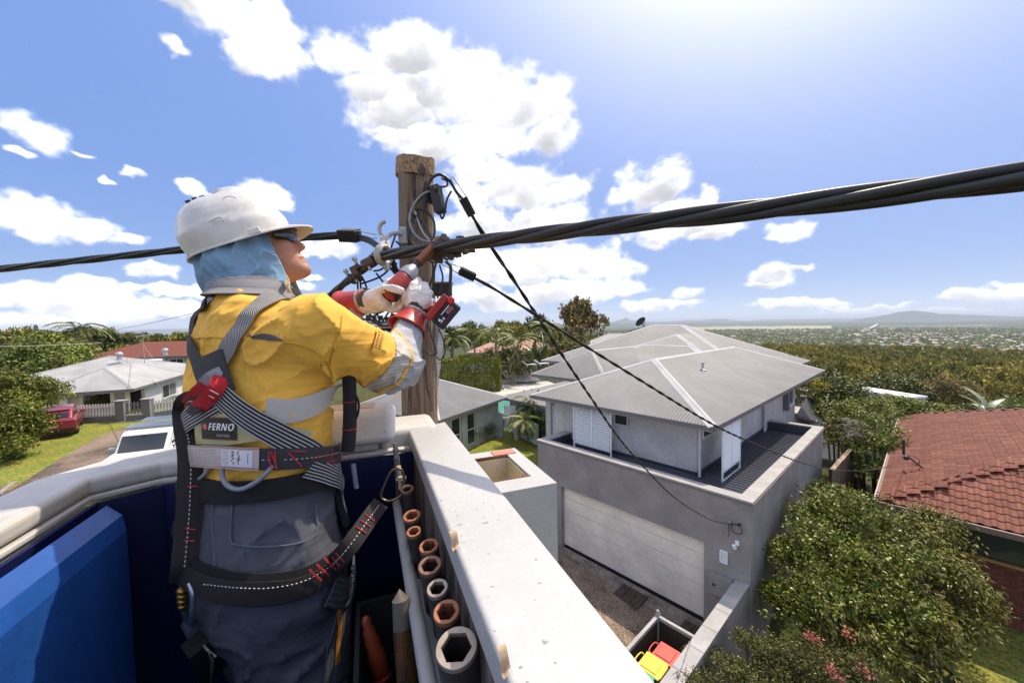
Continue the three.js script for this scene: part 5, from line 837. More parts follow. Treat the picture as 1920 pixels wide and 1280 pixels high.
  part(hs, 'leg_strap_stitching', Array.from({ length: 28 }, (_, i) => rod(tow(tq[2 * i + 2]), tow(tq[2 * i + 3]), 0.0011, 0.0011, 5)), MW.whiteStitch);
  for (const i of [18, 22, 38, 42, 46]) part(hs, 'leg_strap_bar', ((i) => { const p = tow(tq[i]), d = tq[i + 1].clone().sub(tq[i]).normalize(), s = d.cross(EYE.clone().sub(p).normalize()).normalize(); return rod(p.clone().addScaledVector(s, -0.014), p.clone().addScaledVector(s, 0.014), 0.0013, 0.0013, 5); })(i), MW.redStitch);
  part(hs, 'hip_pad', strap(body, [[640, 905], [668, 930], [690, 965]], 0.075, 0.006, { thick: 0.012 }), MW.mesh);
  // dorsal loop: grey webbing, two red tabs, and the lanyard that hangs down the left
  const off = (px, py, l) => { const p = onSurface(body, px, py); return p.addScaledVector(EYE.clone().sub(p).normalize(), l); };
  part(hs, 'dorsal_loop', strap(body, [off(418, 700, 0.016), off(400, 708, 0.034), off(385, 722, 0.036)], 0.034, 0, { free: true, seg: 20, thick: 0.004 }), mat('pale_webbing', [0.36, 0.36, 0.38], 0.8, { bumpMap: clones(T.fabric, 8), bumpScale: 0.001 }));
  part(hs, 'red_tab', strap(body, [off(386, 720, 0.030), off(368, 735, 0.040), off(350, 758, 0.036)], 0.026, 0, { free: true, seg: 20, thick: 0.005 }), MW.red);
  part(hs, 'red_tab', strap(body, [off(416, 706, 0.024), off(404, 728, 0.048), off(384, 752, 0.054), off(366, 766, 0.050)], 0.031, 0, { free: true, seg: 24, thick: 0.005 }), MW.red);
  part(hs, 'tab_stitching', [0, 1, 2, 3].map((k) => { const p = off(401 - k * 9, 736 + k * 7, 0.0585); return rod(p.clone().add(V(-0.009, 0.006, 0)), p.clone().add(V(0.009, -0.004, 0)), 0.0011, 0.0011, 5); }), MW.whiteStitch);
  const lan = [off(378, 764, 0.044), off(356, 752, 0.05), off(341, 770, 0.05), off(348, 800, 0.05), off(356, 850, 0.055), off(356, 920, 0.06), off(351, 1000, 0.05), off(345, 1060, 0.045), off(341, 1090, 0.045)];
  part(hs, 'lanyard', strap(body, lan, 0.046, 0, { free: true, seg: 90, thick: 0.006 }), MW.webBrown);
  const lq = new THREE.CatmullRomCurve3(lan, false, 'centripetal').getSpacedPoints(120), low = (p) => p.clone().addScaledVector(EYE.clone().sub(p).normalize(), 0.008);
  part(hs, 'lanyard_stitching', Array.from({ length: 54 }, (_, i) => rod(low(lq[2 * i + 4]), low(lq[2 * i + 5]), 0.0010, 0.0010, 5)), MW.whiteStitch);
  part(hs, 'lanyard_bars', [34, 40, 58, 76, 95, 100].map((i) => rod(low(lq[i]).add(V(-0.016, 0.002, 0)), low(lq[i]).add(V(0.016, -0.001, 0)), 0.0014, 0.0014, 5)), MW.redStitch);
  part(hs, 'lanyard_swivel', [0, 1, 2, 3].map((k) => new THREE.SphereGeometry(0.0115 - k * 0.0008, 14, 10).scale(1, 0.62, 1).translate(...off(341, 1106 + k * 10, 0.05).toArray())), mat('brass', [0.42, 0.24, 0.06], 0.35, { metalness: 0.85 }));
  part(hs, 'lanyard_hook', [tube([off(344, 1140, 0.05), off(340, 1160, 0.055), off(352, 1175, 0.055), off(360, 1150, 0.055), off(360, 1112, 0.05), off(354, 1094, 0.05)], 0.0055, 40, 10), rod(off(350, 1170, 0.055), off(352, 1196, 0.055), 0.016, 0.014, 14)], mat('hook_steel', [0.34, 0.35, 0.38], 0.35, { metalness: 0.8 }));
  part(hs, 'shock_pouch', strap(body, [off(352, 1196, 0.05), off(358, 1230, 0.055), off(362, 1290, 0.055)], 0.055, 0, { free: true, thick: 0.02 }), MW.webBlack);
  part(hs, 'pouch_bar', [340, 352, 364].map((x) => tube([off(x + 6, 1290, 0.08), off(x + 6, 1250, 0.08), off(x + 12, 1236, 0.08), off(x + 18, 1240, 0.08)], 0.0022, 16, 6)), mat('pouch_piping', [0.25, 0.22, 0.19], 0.6));
  part(hs, 'gear_loop', tube([off(417, 868, 0.014), off(416, 892, 0.024), off(426, 910, 0.028), off(450, 917, 0.028), off(476, 906, 0.026), off(498, 888, 0.02), off(512, 872, 0.014)], 0.0052, 50, 10), mat('grey_hose', [0.20, 0.21, 0.23], 0.35));
  part(hs, 'gear_loop', tube([off(336, 850, 0.03), off(331, 880, 0.03), off(333, 905, 0.03)], 0.0048, 24, 10), mat('pale_hose', [0.40, 0.38, 0.35], 0.4));
  part(hs, 'gear_loop', tube([off(396, 870, 0.01), off(384, 888, 0.018), off(370, 900, 0.02)], 0.0045, 24, 10), mat('grey_hose_thin', [0.25, 0.25, 0.26], 0.4));
  part(hs, 'tool_holster', [tube([at(652, 655, 0.98), at(654, 700, 0.975), at(656, 760, 0.97), at(655, 810, 0.965), at(652, 846, 0.96)], 0.0165, 40, 14), tube([at(664, 735, 0.97), at(672, 755, 0.97), at(670, 778, 0.97), at(662, 792, 0.97)], 0.003, 24, 6)], MW.webBlack);
  part(hs, 'holster_stitching', [new THREE.TorusGeometry(0.0172, 0.001, 6, 30).rotateX(Math.PI / 2).translate(...at(655, 752, 0.97).toArray()), new THREE.TorusGeometry(0.0172, 0.001, 6, 30).rotateX(Math.PI / 2).translate(...at(655, 803, 0.966).toArray())], MW.redStitch);
  part(hs, 'side_buckle', rod(at(662, 870, 0.955), at(668, 915, 0.955), 0.006), mat('buckle_blue_grey', [0.20, 0.22, 0.26], 0.4, { metalness: 0.5 }));
}
// ------------------------------------------------------------------ the pole, its fittings and the cables
const MP = {
  pole: mat('weathered_pole_timber', [0.35, 0.27, 0.20], 0.9, { map: clones(T.wood, 1, 1), bumpMap: clones(T.wood, 1, 1), bumpScale: 0.006 }),
  cap: mat('weathered_pole_cap', [0.52, 0.34, 0.20], 0.8, { map: clones(T.wood, 1.4, 1), bumpMap: clones(T.wood, 1, 1), bumpScale: 0.003 }),
  cable: mat('black_cable', [0.019, 0.018, 0.017], 0.42, { map: clones(T.mottle, 8) }),
  cableGrey: mat('dusty_cable', [0.045, 0.042, 0.038], 0.5, { map: clones(T.mottle, 8) }),
  clamp: mat('black_ribbed_clamp', [0.03, 0.027, 0.022], 0.6, { map: clones(T.mottle, 10) }),
  hook: mat('weathered_alloy', [0.46, 0.43, 0.40], 0.55, { metalness: 0.3, map: clones(T.mottle, 14) }),
  rustIron: mat('rusted_iron', [0.13, 0.095, 0.07], 0.75, { metalness: 0.3, map: clones(T.mottle, 14) }),
  strip: mat('grey_capping_strip', [0.60, 0.60, 0.61], 0.5, { metalness: 0.2, map: clones(T.mottle, 4) }),
};
// twisted strands along a path
function twisted(pts, n, rs, ro, pitch, seg) {
  const c = new THREE.CatmullRomCurve3(pts, false, 'centripetal'), P = c.getSpacedPoints(seg), L = c.getLength(), out = [];
  for (let k = 0; k < n; k++) out.push(tube(P.map((p, i) => { const t = P[Math.min(seg, i + 1)].clone().sub(P[Math.max(0, i - 1)]).normalize(), a = V().crossVectors(t, V(0, 1, 0)).normalize(), b = V().crossVectors(a, t), w = i / seg * L / pitch * Math.PI * 2 + k / n * Math.PI * 2; return p.clone().addScaledVector(a, Math.cos(w) * ro).addScaledVector(b, Math.sin(w) * ro); }), rs, seg * 2, 7));
  return out;
}
// a path given by bearings, its distance running evenly in 1/d between the two ends
function run(pts, d0, d1) { let s = [0]; for (let i = 1; i < pts.length; i++) s.push(s[i - 1] + Math.hypot(pts[i][0] - pts[i - 1][0], pts[i][1] - pts[i - 1][1])); return pts.map((p, i) => at(p[0], p[1], 1 / lerp(1 / d0, 1 / d1, s[i] / s[s.length - 1]))); }
{
  const top = at(779, 322, 1.9), low = at(787, 775, 1.93), dir = low.clone().sub(top).normalize(), foot = top.clone().addScaledVector(dir, (top.y - 0.8) / -dir.y);
  const L = top.distanceTo(foot);
  const p = thing('utility_pole', 'weathered square-topped timber pole carrying the cables and hooks', 'pole', foot);
  const q = new THREE.Quaternion().setFromUnitVectors(V(0, 1, 0), dir.clone().negate()); p.quaternion.copy(q);
  const tg = new THREE.CylinderGeometry(0.084, 0.115, L, 40, 90), tp = tg.attributes.position, tuv = tg.attributes.uv;
  for (let i = 0; i < tp.count; i++) { const x = tp.getX(i), y = tp.getY(i), z = tp.getZ(i), a = Math.atan2(z, x), k = 1 + 0.018 * noise(Math.cos(a) * 5, y * 1.3, Math.sin(a) * 5) + 0.022 * Math.abs(noise(Math.cos(a) * 14, y * 0.5, Math.sin(a) * 14)); tp.setXYZ(i, x * k, y, z * k); tuv.setXY(i, tuv.getX(i) * 1.0, (y + L / 2) * 0.55); }
  tg.computeVertexNormals(); part(p, 'trunk', tg.translate(0, L / 2, 0), MP.pole);
  const cg = new THREE.CylinderGeometry(0.088, 0.090, 0.085, 36, 6), cp = cg.attributes.position; for (let i = 0; i < cp.count; i++) { const x = cp.getX(i), y = cp.getY(i), z = cp.getZ(i), a = Math.atan2(z, x), k = Math.min(1.08, 0.93 / Math.max(Math.abs(Math.cos(a + 0.75)), Math.abs(Math.sin(a + 0.75)))) * (1 + 0.02 * noise(a * 3, y * 30)); cp.setXYZ(i, x * k, y + 0.008 * Math.cos(a * 2 + 0.5) + 0.004 * noise(a * 4, 3), z * k); } cg.computeVertexNormals();
  part(p, 'pole_cap', cg.translate(0, L + 0.012, 0), MP.cap);
  const knot = new THREE.SphereGeometry(0.026, 16, 12), kp = knot.attributes.position; for (let i = 0; i < kp.count; i++) { const k = 1 + 0.35 * noise(kp.getX(i) * 120, kp.getY(i) * 120, kp.getZ(i) * 120); kp.setXYZ(i, kp.getX(i) * 0.6 * k, kp.getY(i) * 1.1 * k, kp.getZ(i) * 0.35 * k); } knot.computeVertexNormals();
  solo('pole_knot', 'dark splintered knot at the top of the timber pole', 'knot', knot.translate(...at(793, 318, 1.815).toArray()), MP.rustIron);
  // pale capping strip down the right side
  const s0 = at(826, 600, 1.92), s1 = at(806, 770, 1.97), s2 = s1.clone().add(s1.clone().sub(s0).multiplyScalar(5));
  const sg = thing('cable_capping', 'pale ribbed metal strip running down the right side of the timber pole', 'strip');
  part(sg, 'strip', [beam(s0, s2, 0.055, 0.03)], MP.strip);
  part(sg, 'rib', Array.from({ length: 40 }, (_, i) => { const c = s0.clone().lerp(s1, i / 24).add(V(-0.004, 0, 0.017)); return new THREE.BoxGeometry(0.056, 0.004, 0.006).translate(c.x, c.y, c.z); }), MP.strip);
}
{
  const D = 1.82, P = (x, y, d = D) => at(x, y, d);
  // hooks and brackets
  const pb = thing('hook_bracket', 'pale alloy plate and curved hook bolted to the left side of the pole', 'bracket');
  part(pb, 'plate', [rbox(0.042, 0.078, 0.02, 0.006, 0, 0, 0).translate(...P(755, 441, 1.80).toArray())], MP.hook);
  part(pb, 'arm', tube([P(752, 439, 1.79), P(742, 437, 1.77), P(733, 439, 1.75), P(726, 445, 1.73), P(720, 450, 1.71)], 0.0095, 30, 10), MP.hook);
  part(pb, 'hook', tube([P(722, 415, 1.70), P(715, 419, 1.70), P(711, 427, 1.70), P(713, 437, 1.70), P(719, 447, 1.70), P(722, 462, 1.68)], 0.0085, 36, 10), MP.hook);
  part(pb, 'hanger', [beam(P(719, 444, 1.69), P(724, 470, 1.65), 0.03, 0.012), beam(P(726, 444, 1.70), P(730, 470, 1.65), 0.012, 0.016)], MP.hook);
  const sc = thing('cable_saddle', 'round grey alloy collar gripping the thick cable left of the pole', 'clamp');
  { const c = P(719, 478, 1.62), g = new THREE.TorusGeometry(0.034, 0.012, 14, 34), d = at(830, 462, 1.48).sub(c).normalize(); g.scale(1, 1.05, 1.7); g.applyQuaternion(new THREE.Quaternion().setFromUnitVectors(V(0, 0, 1), d)).translate(c.x, c.y, c.z); part(sc, 'collar', g, MP.hook); part(sc, 'ear', [rod(P(722, 496, 1.62), P(727, 507, 1.62), 0.016, 0.010, 10), rod(P(712, 460, 1.62), P(721, 455, 1.64), 0.012, 0.012, 10)], MP.hook); }
  // dead-end clamps with ribs
  const deadEnd = (a, b, label, r = 0.021) => {
    const t = thing('dead_end_clamp', label, 'cable clamp', a, 0, 'ribbed dead-end clamps'), d = b.clone().sub(a), n = 9, L = d.length(), list = []; t.quaternion.setFromUnitVectors(V(0, 1, 0), d.clone().normalize());
    part(t, 'body', [rbox(r * 1.7, L, r * 1.4, 0.004, 0, L / 2, 0)], MP.clamp);
    for (let k = 0; k < n; k++) list.push(rbox(r * 2.1, L / n * 0.5, r * 1.9, 0.002, 0, L * (k + 0.5) / n, 0, 1)); for (const g of list) part(t, 'rib', g, MP.clamp);
    part(t, 'bail', [tube([V(-r * 0.9, L * 0.9, 0), V(-r * 0.7, L + 0.03, 0), V(-r * 0.3, L + 0.11, 0)], 0.0025, 14, 6), tube([V(r * 0.9, L * 0.9, 0), V(r * 0.7, L + 0.03, 0), V(r * 0.25, L + 0.11, 0)], 0.0025, 14, 6)], MP.hook);
  };
  deadEnd(P(639, 441, 1.90), P(672, 442, 1.86), 'black ribbed clamp on the thick cable left of the pole', 0.028);
  deadEnd(P(885, 404, 1.86), P(868, 372, 1.84), 'brown ribbed clamp on the steep cable right of the pole top', 0.021);
  deadEnd(P(890, 520, 1.90), P(862, 507, 1.86), 'black ribbed clamp on the lower cable right of the pole', 0.020);
  // the thick bundle across the picture
  const main = run([[700, 482], [760, 473], [830, 462], [1000, 441], [1200, 417], [1400, 395], [1600, 371], [1800, 346], [1960, 325], [2200, 290]], 1.64, 0.52);
  solo('aerial_cable', 'thick black twisted cable sweeping from the pole to the right edge', 'cable', twisted(main, 4, 0.0112, 0.0125, 0.9, 60), MP.cable);
  const leftRun = run([[640, 441], [560, 446], [460, 455], [340, 468], [180, 485], [0, 504], [-300, 536]], 1.9, 2.25);
  solo('aerial_cable', 'thick black cable running from the left clamp behind the helmet to the left edge', 'cable', twisted(leftRun, 4, 0.0095, 0.0105, 1.1, 50), MP.cable);
  solo('aerial_cable', 'loose cable tails curving from the left clamp down to the cable saddle', 'cable', [[0, 0], [2, 5], [-2, 9], [3, 12]].map(([a, b]) => tube([P(672, 442 + b * 0.4, 1.86), P(692, 447 + b * 0.6, 1.83), P(708, 458 + b * 0.6, 1.78), P(728 + a, 472 + b * 0.4, 1.76), P(742 + a, 500 + b, 1.8), P(752 + a, 530 + b, 1.84)], 0.0075, 40, 8)), MP.cable);
  const low = run([[716, 480], [692, 497], [660, 520], [620, 553], [560, 604], [440, 705]], 1.66, 3.2);
  solo('aerial_cable', 'twisted cable dropping from the saddle behind the yellow shoulder', 'cable', twisted(low, 4, 0.0085, 0.0095, 0.5, 40), MP.cableGrey);
  // connectors on it
  const cn = (px, py, d, w, h, seed, label) => { const t = thing('cable_connector', label, 'connector', P(px, py, d)); const r = rng(seed), list = []; for (let k = 0; k < 9; k++) list.push(rbox(w * (0.25 + r() * 0.35), h * (0.35 + r() * 0.5), 0.03 + r() * 0.03, 0.004, (r() - 0.5) * w, (r() - 0.5) * h * 0.5, (r() - 0.5) * 0.03, 1)); t.rotation.z = 0.45; part(t, 'housing', list, MP.rustIron); part(t, 'bolt', [rod(V(-w * 0.2, h * 0.3, 0.02), V(-w * 0.2, h * 0.75, 0.02), 0.007), rod(V(w * 0.25, -h * 0.2, 0.02), V(w * 0.3, -h * 0.75, 0.03), 0.006), new THREE.CylinderGeometry(0.011, 0.011, 0.012, 6).translate(-w * 0.2, h * 0.75, 0.02)], MP.hook); };
  cn(682, 498, 1.64, 0.085, 0.05, 3, 'lumpy brown branch connector on the dropping cable, upper one'); cn(662, 520, 1.72, 0.05, 0.045, 7, 'small dark branch connector farther down the dropping cable');
  // bolted clamp where the socket bites, with its bolts
  const bc = thing('bolted_clamp', 'rusty bolted clamp on the thick cable where the wrench socket bites', 'clamp');
  part(bc, 'body', [rbox(0.075, 0.03, 0.04, 0.006).translate(...P(846, 474, 1.45).toArray()), rbox(0.05, 0.045, 0.03, 0.006).translate(...P(818, 482, 1.47).toArray()), rbox(0.10, 0.012, 0.03, 0.004).translate(...P(866, 470, 1.43).toArray())], MP.rustIron);
  part(bc, 'bolt', [rod(P(862, 452, 1.42), P(864, 444, 1.42), 0.011, 0.011, 6), new THREE.CylinderGeometry(0.017, 0.017, 0.014, 6).translate(...P(863, 447, 1.42).toArray()), rod(P(820, 446, 1.41), P(842, 448, 1.43), 0.0085), new THREE.CylinderGeometry(0.013, 0.013, 0.02, 6).rotateZ(0.3).translate(...P(872, 471, 1.42).toArray()), new THREE.SphereGeometry(0.012, 12, 8).translate(...P(846, 482, 1.42).toArray()), rod(P(800, 486, 1.42), P(815, 492, 1.43), 0.004)], MP.rustIron);
  // service cables to the houses
  const e1 = hw(-0.28, 2.96, 0.1), svc1 = run([[868, 372], [905, 438], [960, 520], [1012, 600], [1060, 674], [1110, 748], [1160, 820], [1210, 878], [1262, 930], [1310, 962], [1350, 979]], 1.84, 10.1);
  solo('service_cable', 'thin twisted black cable falling steeply from the pole to the garage front', 'cable', twisted([...svc1, e1], 2, 0.0068, 0.0068, 0.35, 110), MP.cable);
  const svc2 = run([[862, 507], [900, 526], [950, 556], [1030, 606], [1100, 650], [1200, 712], [1340, 797], [1420, 834], [1500, 866], [1560, 880], [1620, 882], [1660, 876], [1694, 858]], 1.86, 15.2);
  solo('service_cable', 'long twisted black cable crossing the grey roof to the red tiled roof', 'cable', twisted(svc2, 2, 0.0068, 0.0068, 0.35, 120), MP.cable);
  // tails, loops and small hardware round the pole
  const wire = (name, label, pts, r, m = MP.cable) => solo(name, label, 'wire', tube(pts, r, 60, 8), m, undefined);
  wire('cable_loop', 'black cable arching over from the pole top to the steep clamp', [P(796, 392, 1.80), P(800, 360, 1.79), P(808, 336, 1.79), P(824, 327, 1.80), P(842, 338, 1.82), P(856, 360, 1.83), P(868, 374, 1.84)], 0.0072);
  wire('cable_loop', 'grey shining cable loop hanging in front of the pole', [P(815, 357, 1.80), P(796, 362, 1.78), P(778, 380, 1.77), P(768, 405, 1.765), P(772, 430, 1.76), P(788, 448, 1.75), P(810, 454, 1.74)], 0.0052, mat('light_grey_cable', [0.24, 0.24, 0.24], 0.35));
  wire('cable_loop', 'black wire loop bowing right across the pole face', [P(778, 392, 1.78), P(796, 394, 1.77), P(812, 412, 1.77), P(815, 432, 1.76), P(812, 450, 1.75)], 0.0055);
  wire('cable_loop', 'black wire crossing the pole diagonally to the bolted clamp', [P(774, 402, 1.78), P(786, 408, 1.77), P(800, 428, 1.76), P(810, 452, 1.74)], 0.0055);
  wire('cable_loop', 'thin pale wire lying inside the loops on the pole', [P(778, 396, 1.775), P(786, 420, 1.77), P(796, 440, 1.76), P(808, 452, 1.75)], 0.0035, mat('pale_wire', [0.45, 0.44, 0.42], 0.4));
  wire('cable_loop', 'black wire loop hanging beneath the connection box', [P(846, 358, 1.80), P(838, 374, 1.80), P(834, 398, 1.79), P(829, 410, 1.79), P(825, 402, 1.79)], 0.005);
  wire('cable_loop', 'black wire dropping from the hook plate beside the pole', [P(742, 438, 1.8), P(738, 450, 1.8), P(733, 465, 1.79), P(730, 478, 1.78)], 0.0045);
  wire('cable_loop', 'black wire hanging from the saddle and curving to the pole', [P(700, 508, 1.78), P(712, 506, 1.78), P(728, 496, 1.79), P(745, 494, 1.80)], 0.0045);
  wire('cable_loop', 'black wire bowing under the saddle to the left', [P(731, 492, 1.74), P(728, 505, 1.75), P(715, 517, 1.76), P(695, 526, 1.77), P(676, 532, 1.77)], 0.0045);
  for (const [a, b, c] of [[668, 512, 671], [673, 516, 677], [678, 518, 690]]) wire('wire_tail', a === 668 ? 'short black wire tail under the small connector, leftmost' : a === 673 ? 'short black wire tail under the small connector, middle one' : 'short black wire tail under the small connector, slanting right', [P(a, b, 1.74), P((a + c) / 2, b + 12, 1.74), P(c, b + 32, 1.75)], 0.0045);
  for (const [i, w] of [[[690, 586], [712, 586], [735, 573], [752, 566]], [[680, 600], [705, 590], [722, 575], [738, 562]], [[700, 570], [706, 585], [712, 604]], [[735, 570], [728, 585], [716, 604]], [[692, 588], [702, 598], [714, 606]], [[740, 575], [733, 592], [728, 602]]].entries()) wire('low_wire', ['black wire under the left glove running to the pole', 'thick black wire under the left glove, curving up right', 'short dark wire left of the crossing under the gloves', 'dark wire leaning left under the gloves', 'thin wire above the meter frame at its left end', 'thin wire dropping beside the red cuff'][i], w.map(([x, y], k) => P(x, y, 1.84 + 0.01 * k)), 0.0045);
  wire('conduit', 'brown cable bending down right of the pole to the battery', [P(836, 490, 1.80), P(844, 498, 1.80), P(845, 515, 1.80), P(842, 545, 1.81), P(838, 580, 1.82), P(830, 606, 1.84), P(822, 612, 1.85)], 0.0078, MP.cableGrey);
  wire('wire_tail', 'thin dark wire looping behind the right cuff down the pole', [P(798, 598, 1.84), P(812, 640, 1.83), P(818, 662, 1.83), P(808, 666, 1.83), P(795, 655, 1.83)], 0.0035);
  wire('wire_tail', 'thin black wire loop hanging right of the capping strip', [P(822, 615, 1.86), P(832, 640, 1.86), P(834, 662, 1.86), P(826, 674, 1.86), P(818, 668, 1.86)], 0.0035);
  wire('wire_tail', 'black wire running down right of the pole to the meter box', [P(818, 492, 1.82), P(814, 510, 1.82), P(812, 545, 1.82), P(808, 560, 1.83)], 0.005);
  const more = [[[742, 452, 760, 470, 772, 500, 762, 530], 'bowing under the hook plate'], [[800, 470, 812, 500, 806, 535, 796, 560], 'running down the pole behind the wrench'], [[728, 498, 745, 520, 752, 548, 748, 570], 'from the saddle down to the left glove'], [[705, 512, 722, 530, 735, 520, 748, 505], 'looping between saddle and pole'], [[680, 540, 700, 548, 716, 540, 728, 525], 'sagging left of the gloves'], [[818, 470, 838, 486, 846, 478, 858, 482], 'twisting under the bolted clamp'], [[798, 340, 790, 370, 772, 392, 776, 420], 'coming round the pole from the top'], [[786, 400, 770, 415, 768, 445, 784, 470], 'looping left on the pole face'], [[690, 596, 715, 610, 740, 606, 752, 592], 'slack across the meter frame'], [[824, 496, 830, 520, 826, 540, 820, 560], 'hanging by the fuse box']];
  for (const [k, [q, l]] of more.entries()) wire('cable_loop', 'thin black wire ' + l, [0, 2, 4, 6].map((i) => P(q[i], q[i + 1], 1.775 + 0.004 * (i % 3))), 0.0042 + 0.0006 * (k % 3));
  const jb = thing('connection_box', 'black plastic connection box on the right of the pole near its top', 'box'); part(jb, 'body', [beam(P(816, 350, 1.80), P(826, 398, 1.80), 0.05, 0.045)], MP.clamp); part(jb, 'flange', [beam(P(806, 352, 1.82), P(808, 380, 1.82), 0.06, 0.03)], MP.clamp);
  part(jb, 'pivot', rod(P(814, 354, 1.77), P(818, 354, 1.77), 0.011), MP.rustIron);
  const sh = thing('tail_hook', 'small bent iron hook at the right of the pole top', 'hook'); part(sh, 'shank', tube([P(814, 347, 1.82), P(828, 350, 1.82), P(838, 348, 1.82), P(838, 340, 1.82), P(828, 334, 1.82)], 0.005, 30, 8), MP.rustIron);
  const mb2 = thing('fuse_box', 'weathered grey-brown fuse box on the right side of the pole above the battery', 'box'); part(mb2, 'body', [rbox(0.085, 0.062, 0.05, 0.006).translate(...P(831, 543, 1.88).toArray())], MP.clamp); part(mb2, 'lid', [rbox(0.092, 0.008, 0.055, 0.002).translate(...P(831, 530, 1.88).toArray()), rod(P(830, 529, 1.88), P(830, 522, 1.88), 0.004)], MP.hook);
  const fr = thing('meter_frame', 'dark iron terminal frame behind the yellow sleeve at the pole', 'frame'); part(fr, 'bar', [beam(P(672, 606, 1.9), P(752, 604, 1.86), 0.012, 0.016), beam(P(672, 614, 1.9), P(752, 612, 1.86), 0.010, 0.012)], MP.hook); for (let k = 0; k < 7; k++) part(fr, 'terminal', rbox(0.018, 0.024 + (k % 3) * 0.008, 0.02, 0.003).translate(...P(678 + k * 12, 600 - (k % 2) * 4, 1.89).toArray()), MP.clamp); part(fr, 'backing', [rbox(0.12, 0.11, 0.05, 0.008).translate(...P(722, 630, 1.93).toArray())], MP.clamp); part(fr, 'tube', rod(P(717, 621, 1.88), P(717, 640, 1.88), 0.003), M.white);
  // the far thin wires at the left
  solo('overhead_wire', 'thin dark wire above the trees at the far left, sloping up to the shirt', 'wire', tube(run([[205, 620], [270, 608], [345, 591], [420, 573]], 60, 20), 0.02, 30, 6), MP.cable);
  solo('overhead_wire', 'thin pale wire crossing in front of the trees at the left edge', 'wire', tube(run([[-40, 649], [40, 649], [110, 646], [190, 643]], 16, 30), 0.012, 30, 6), mat('pale_overhead_wire', [0.5, 0.48, 0.44], 0.5));
}
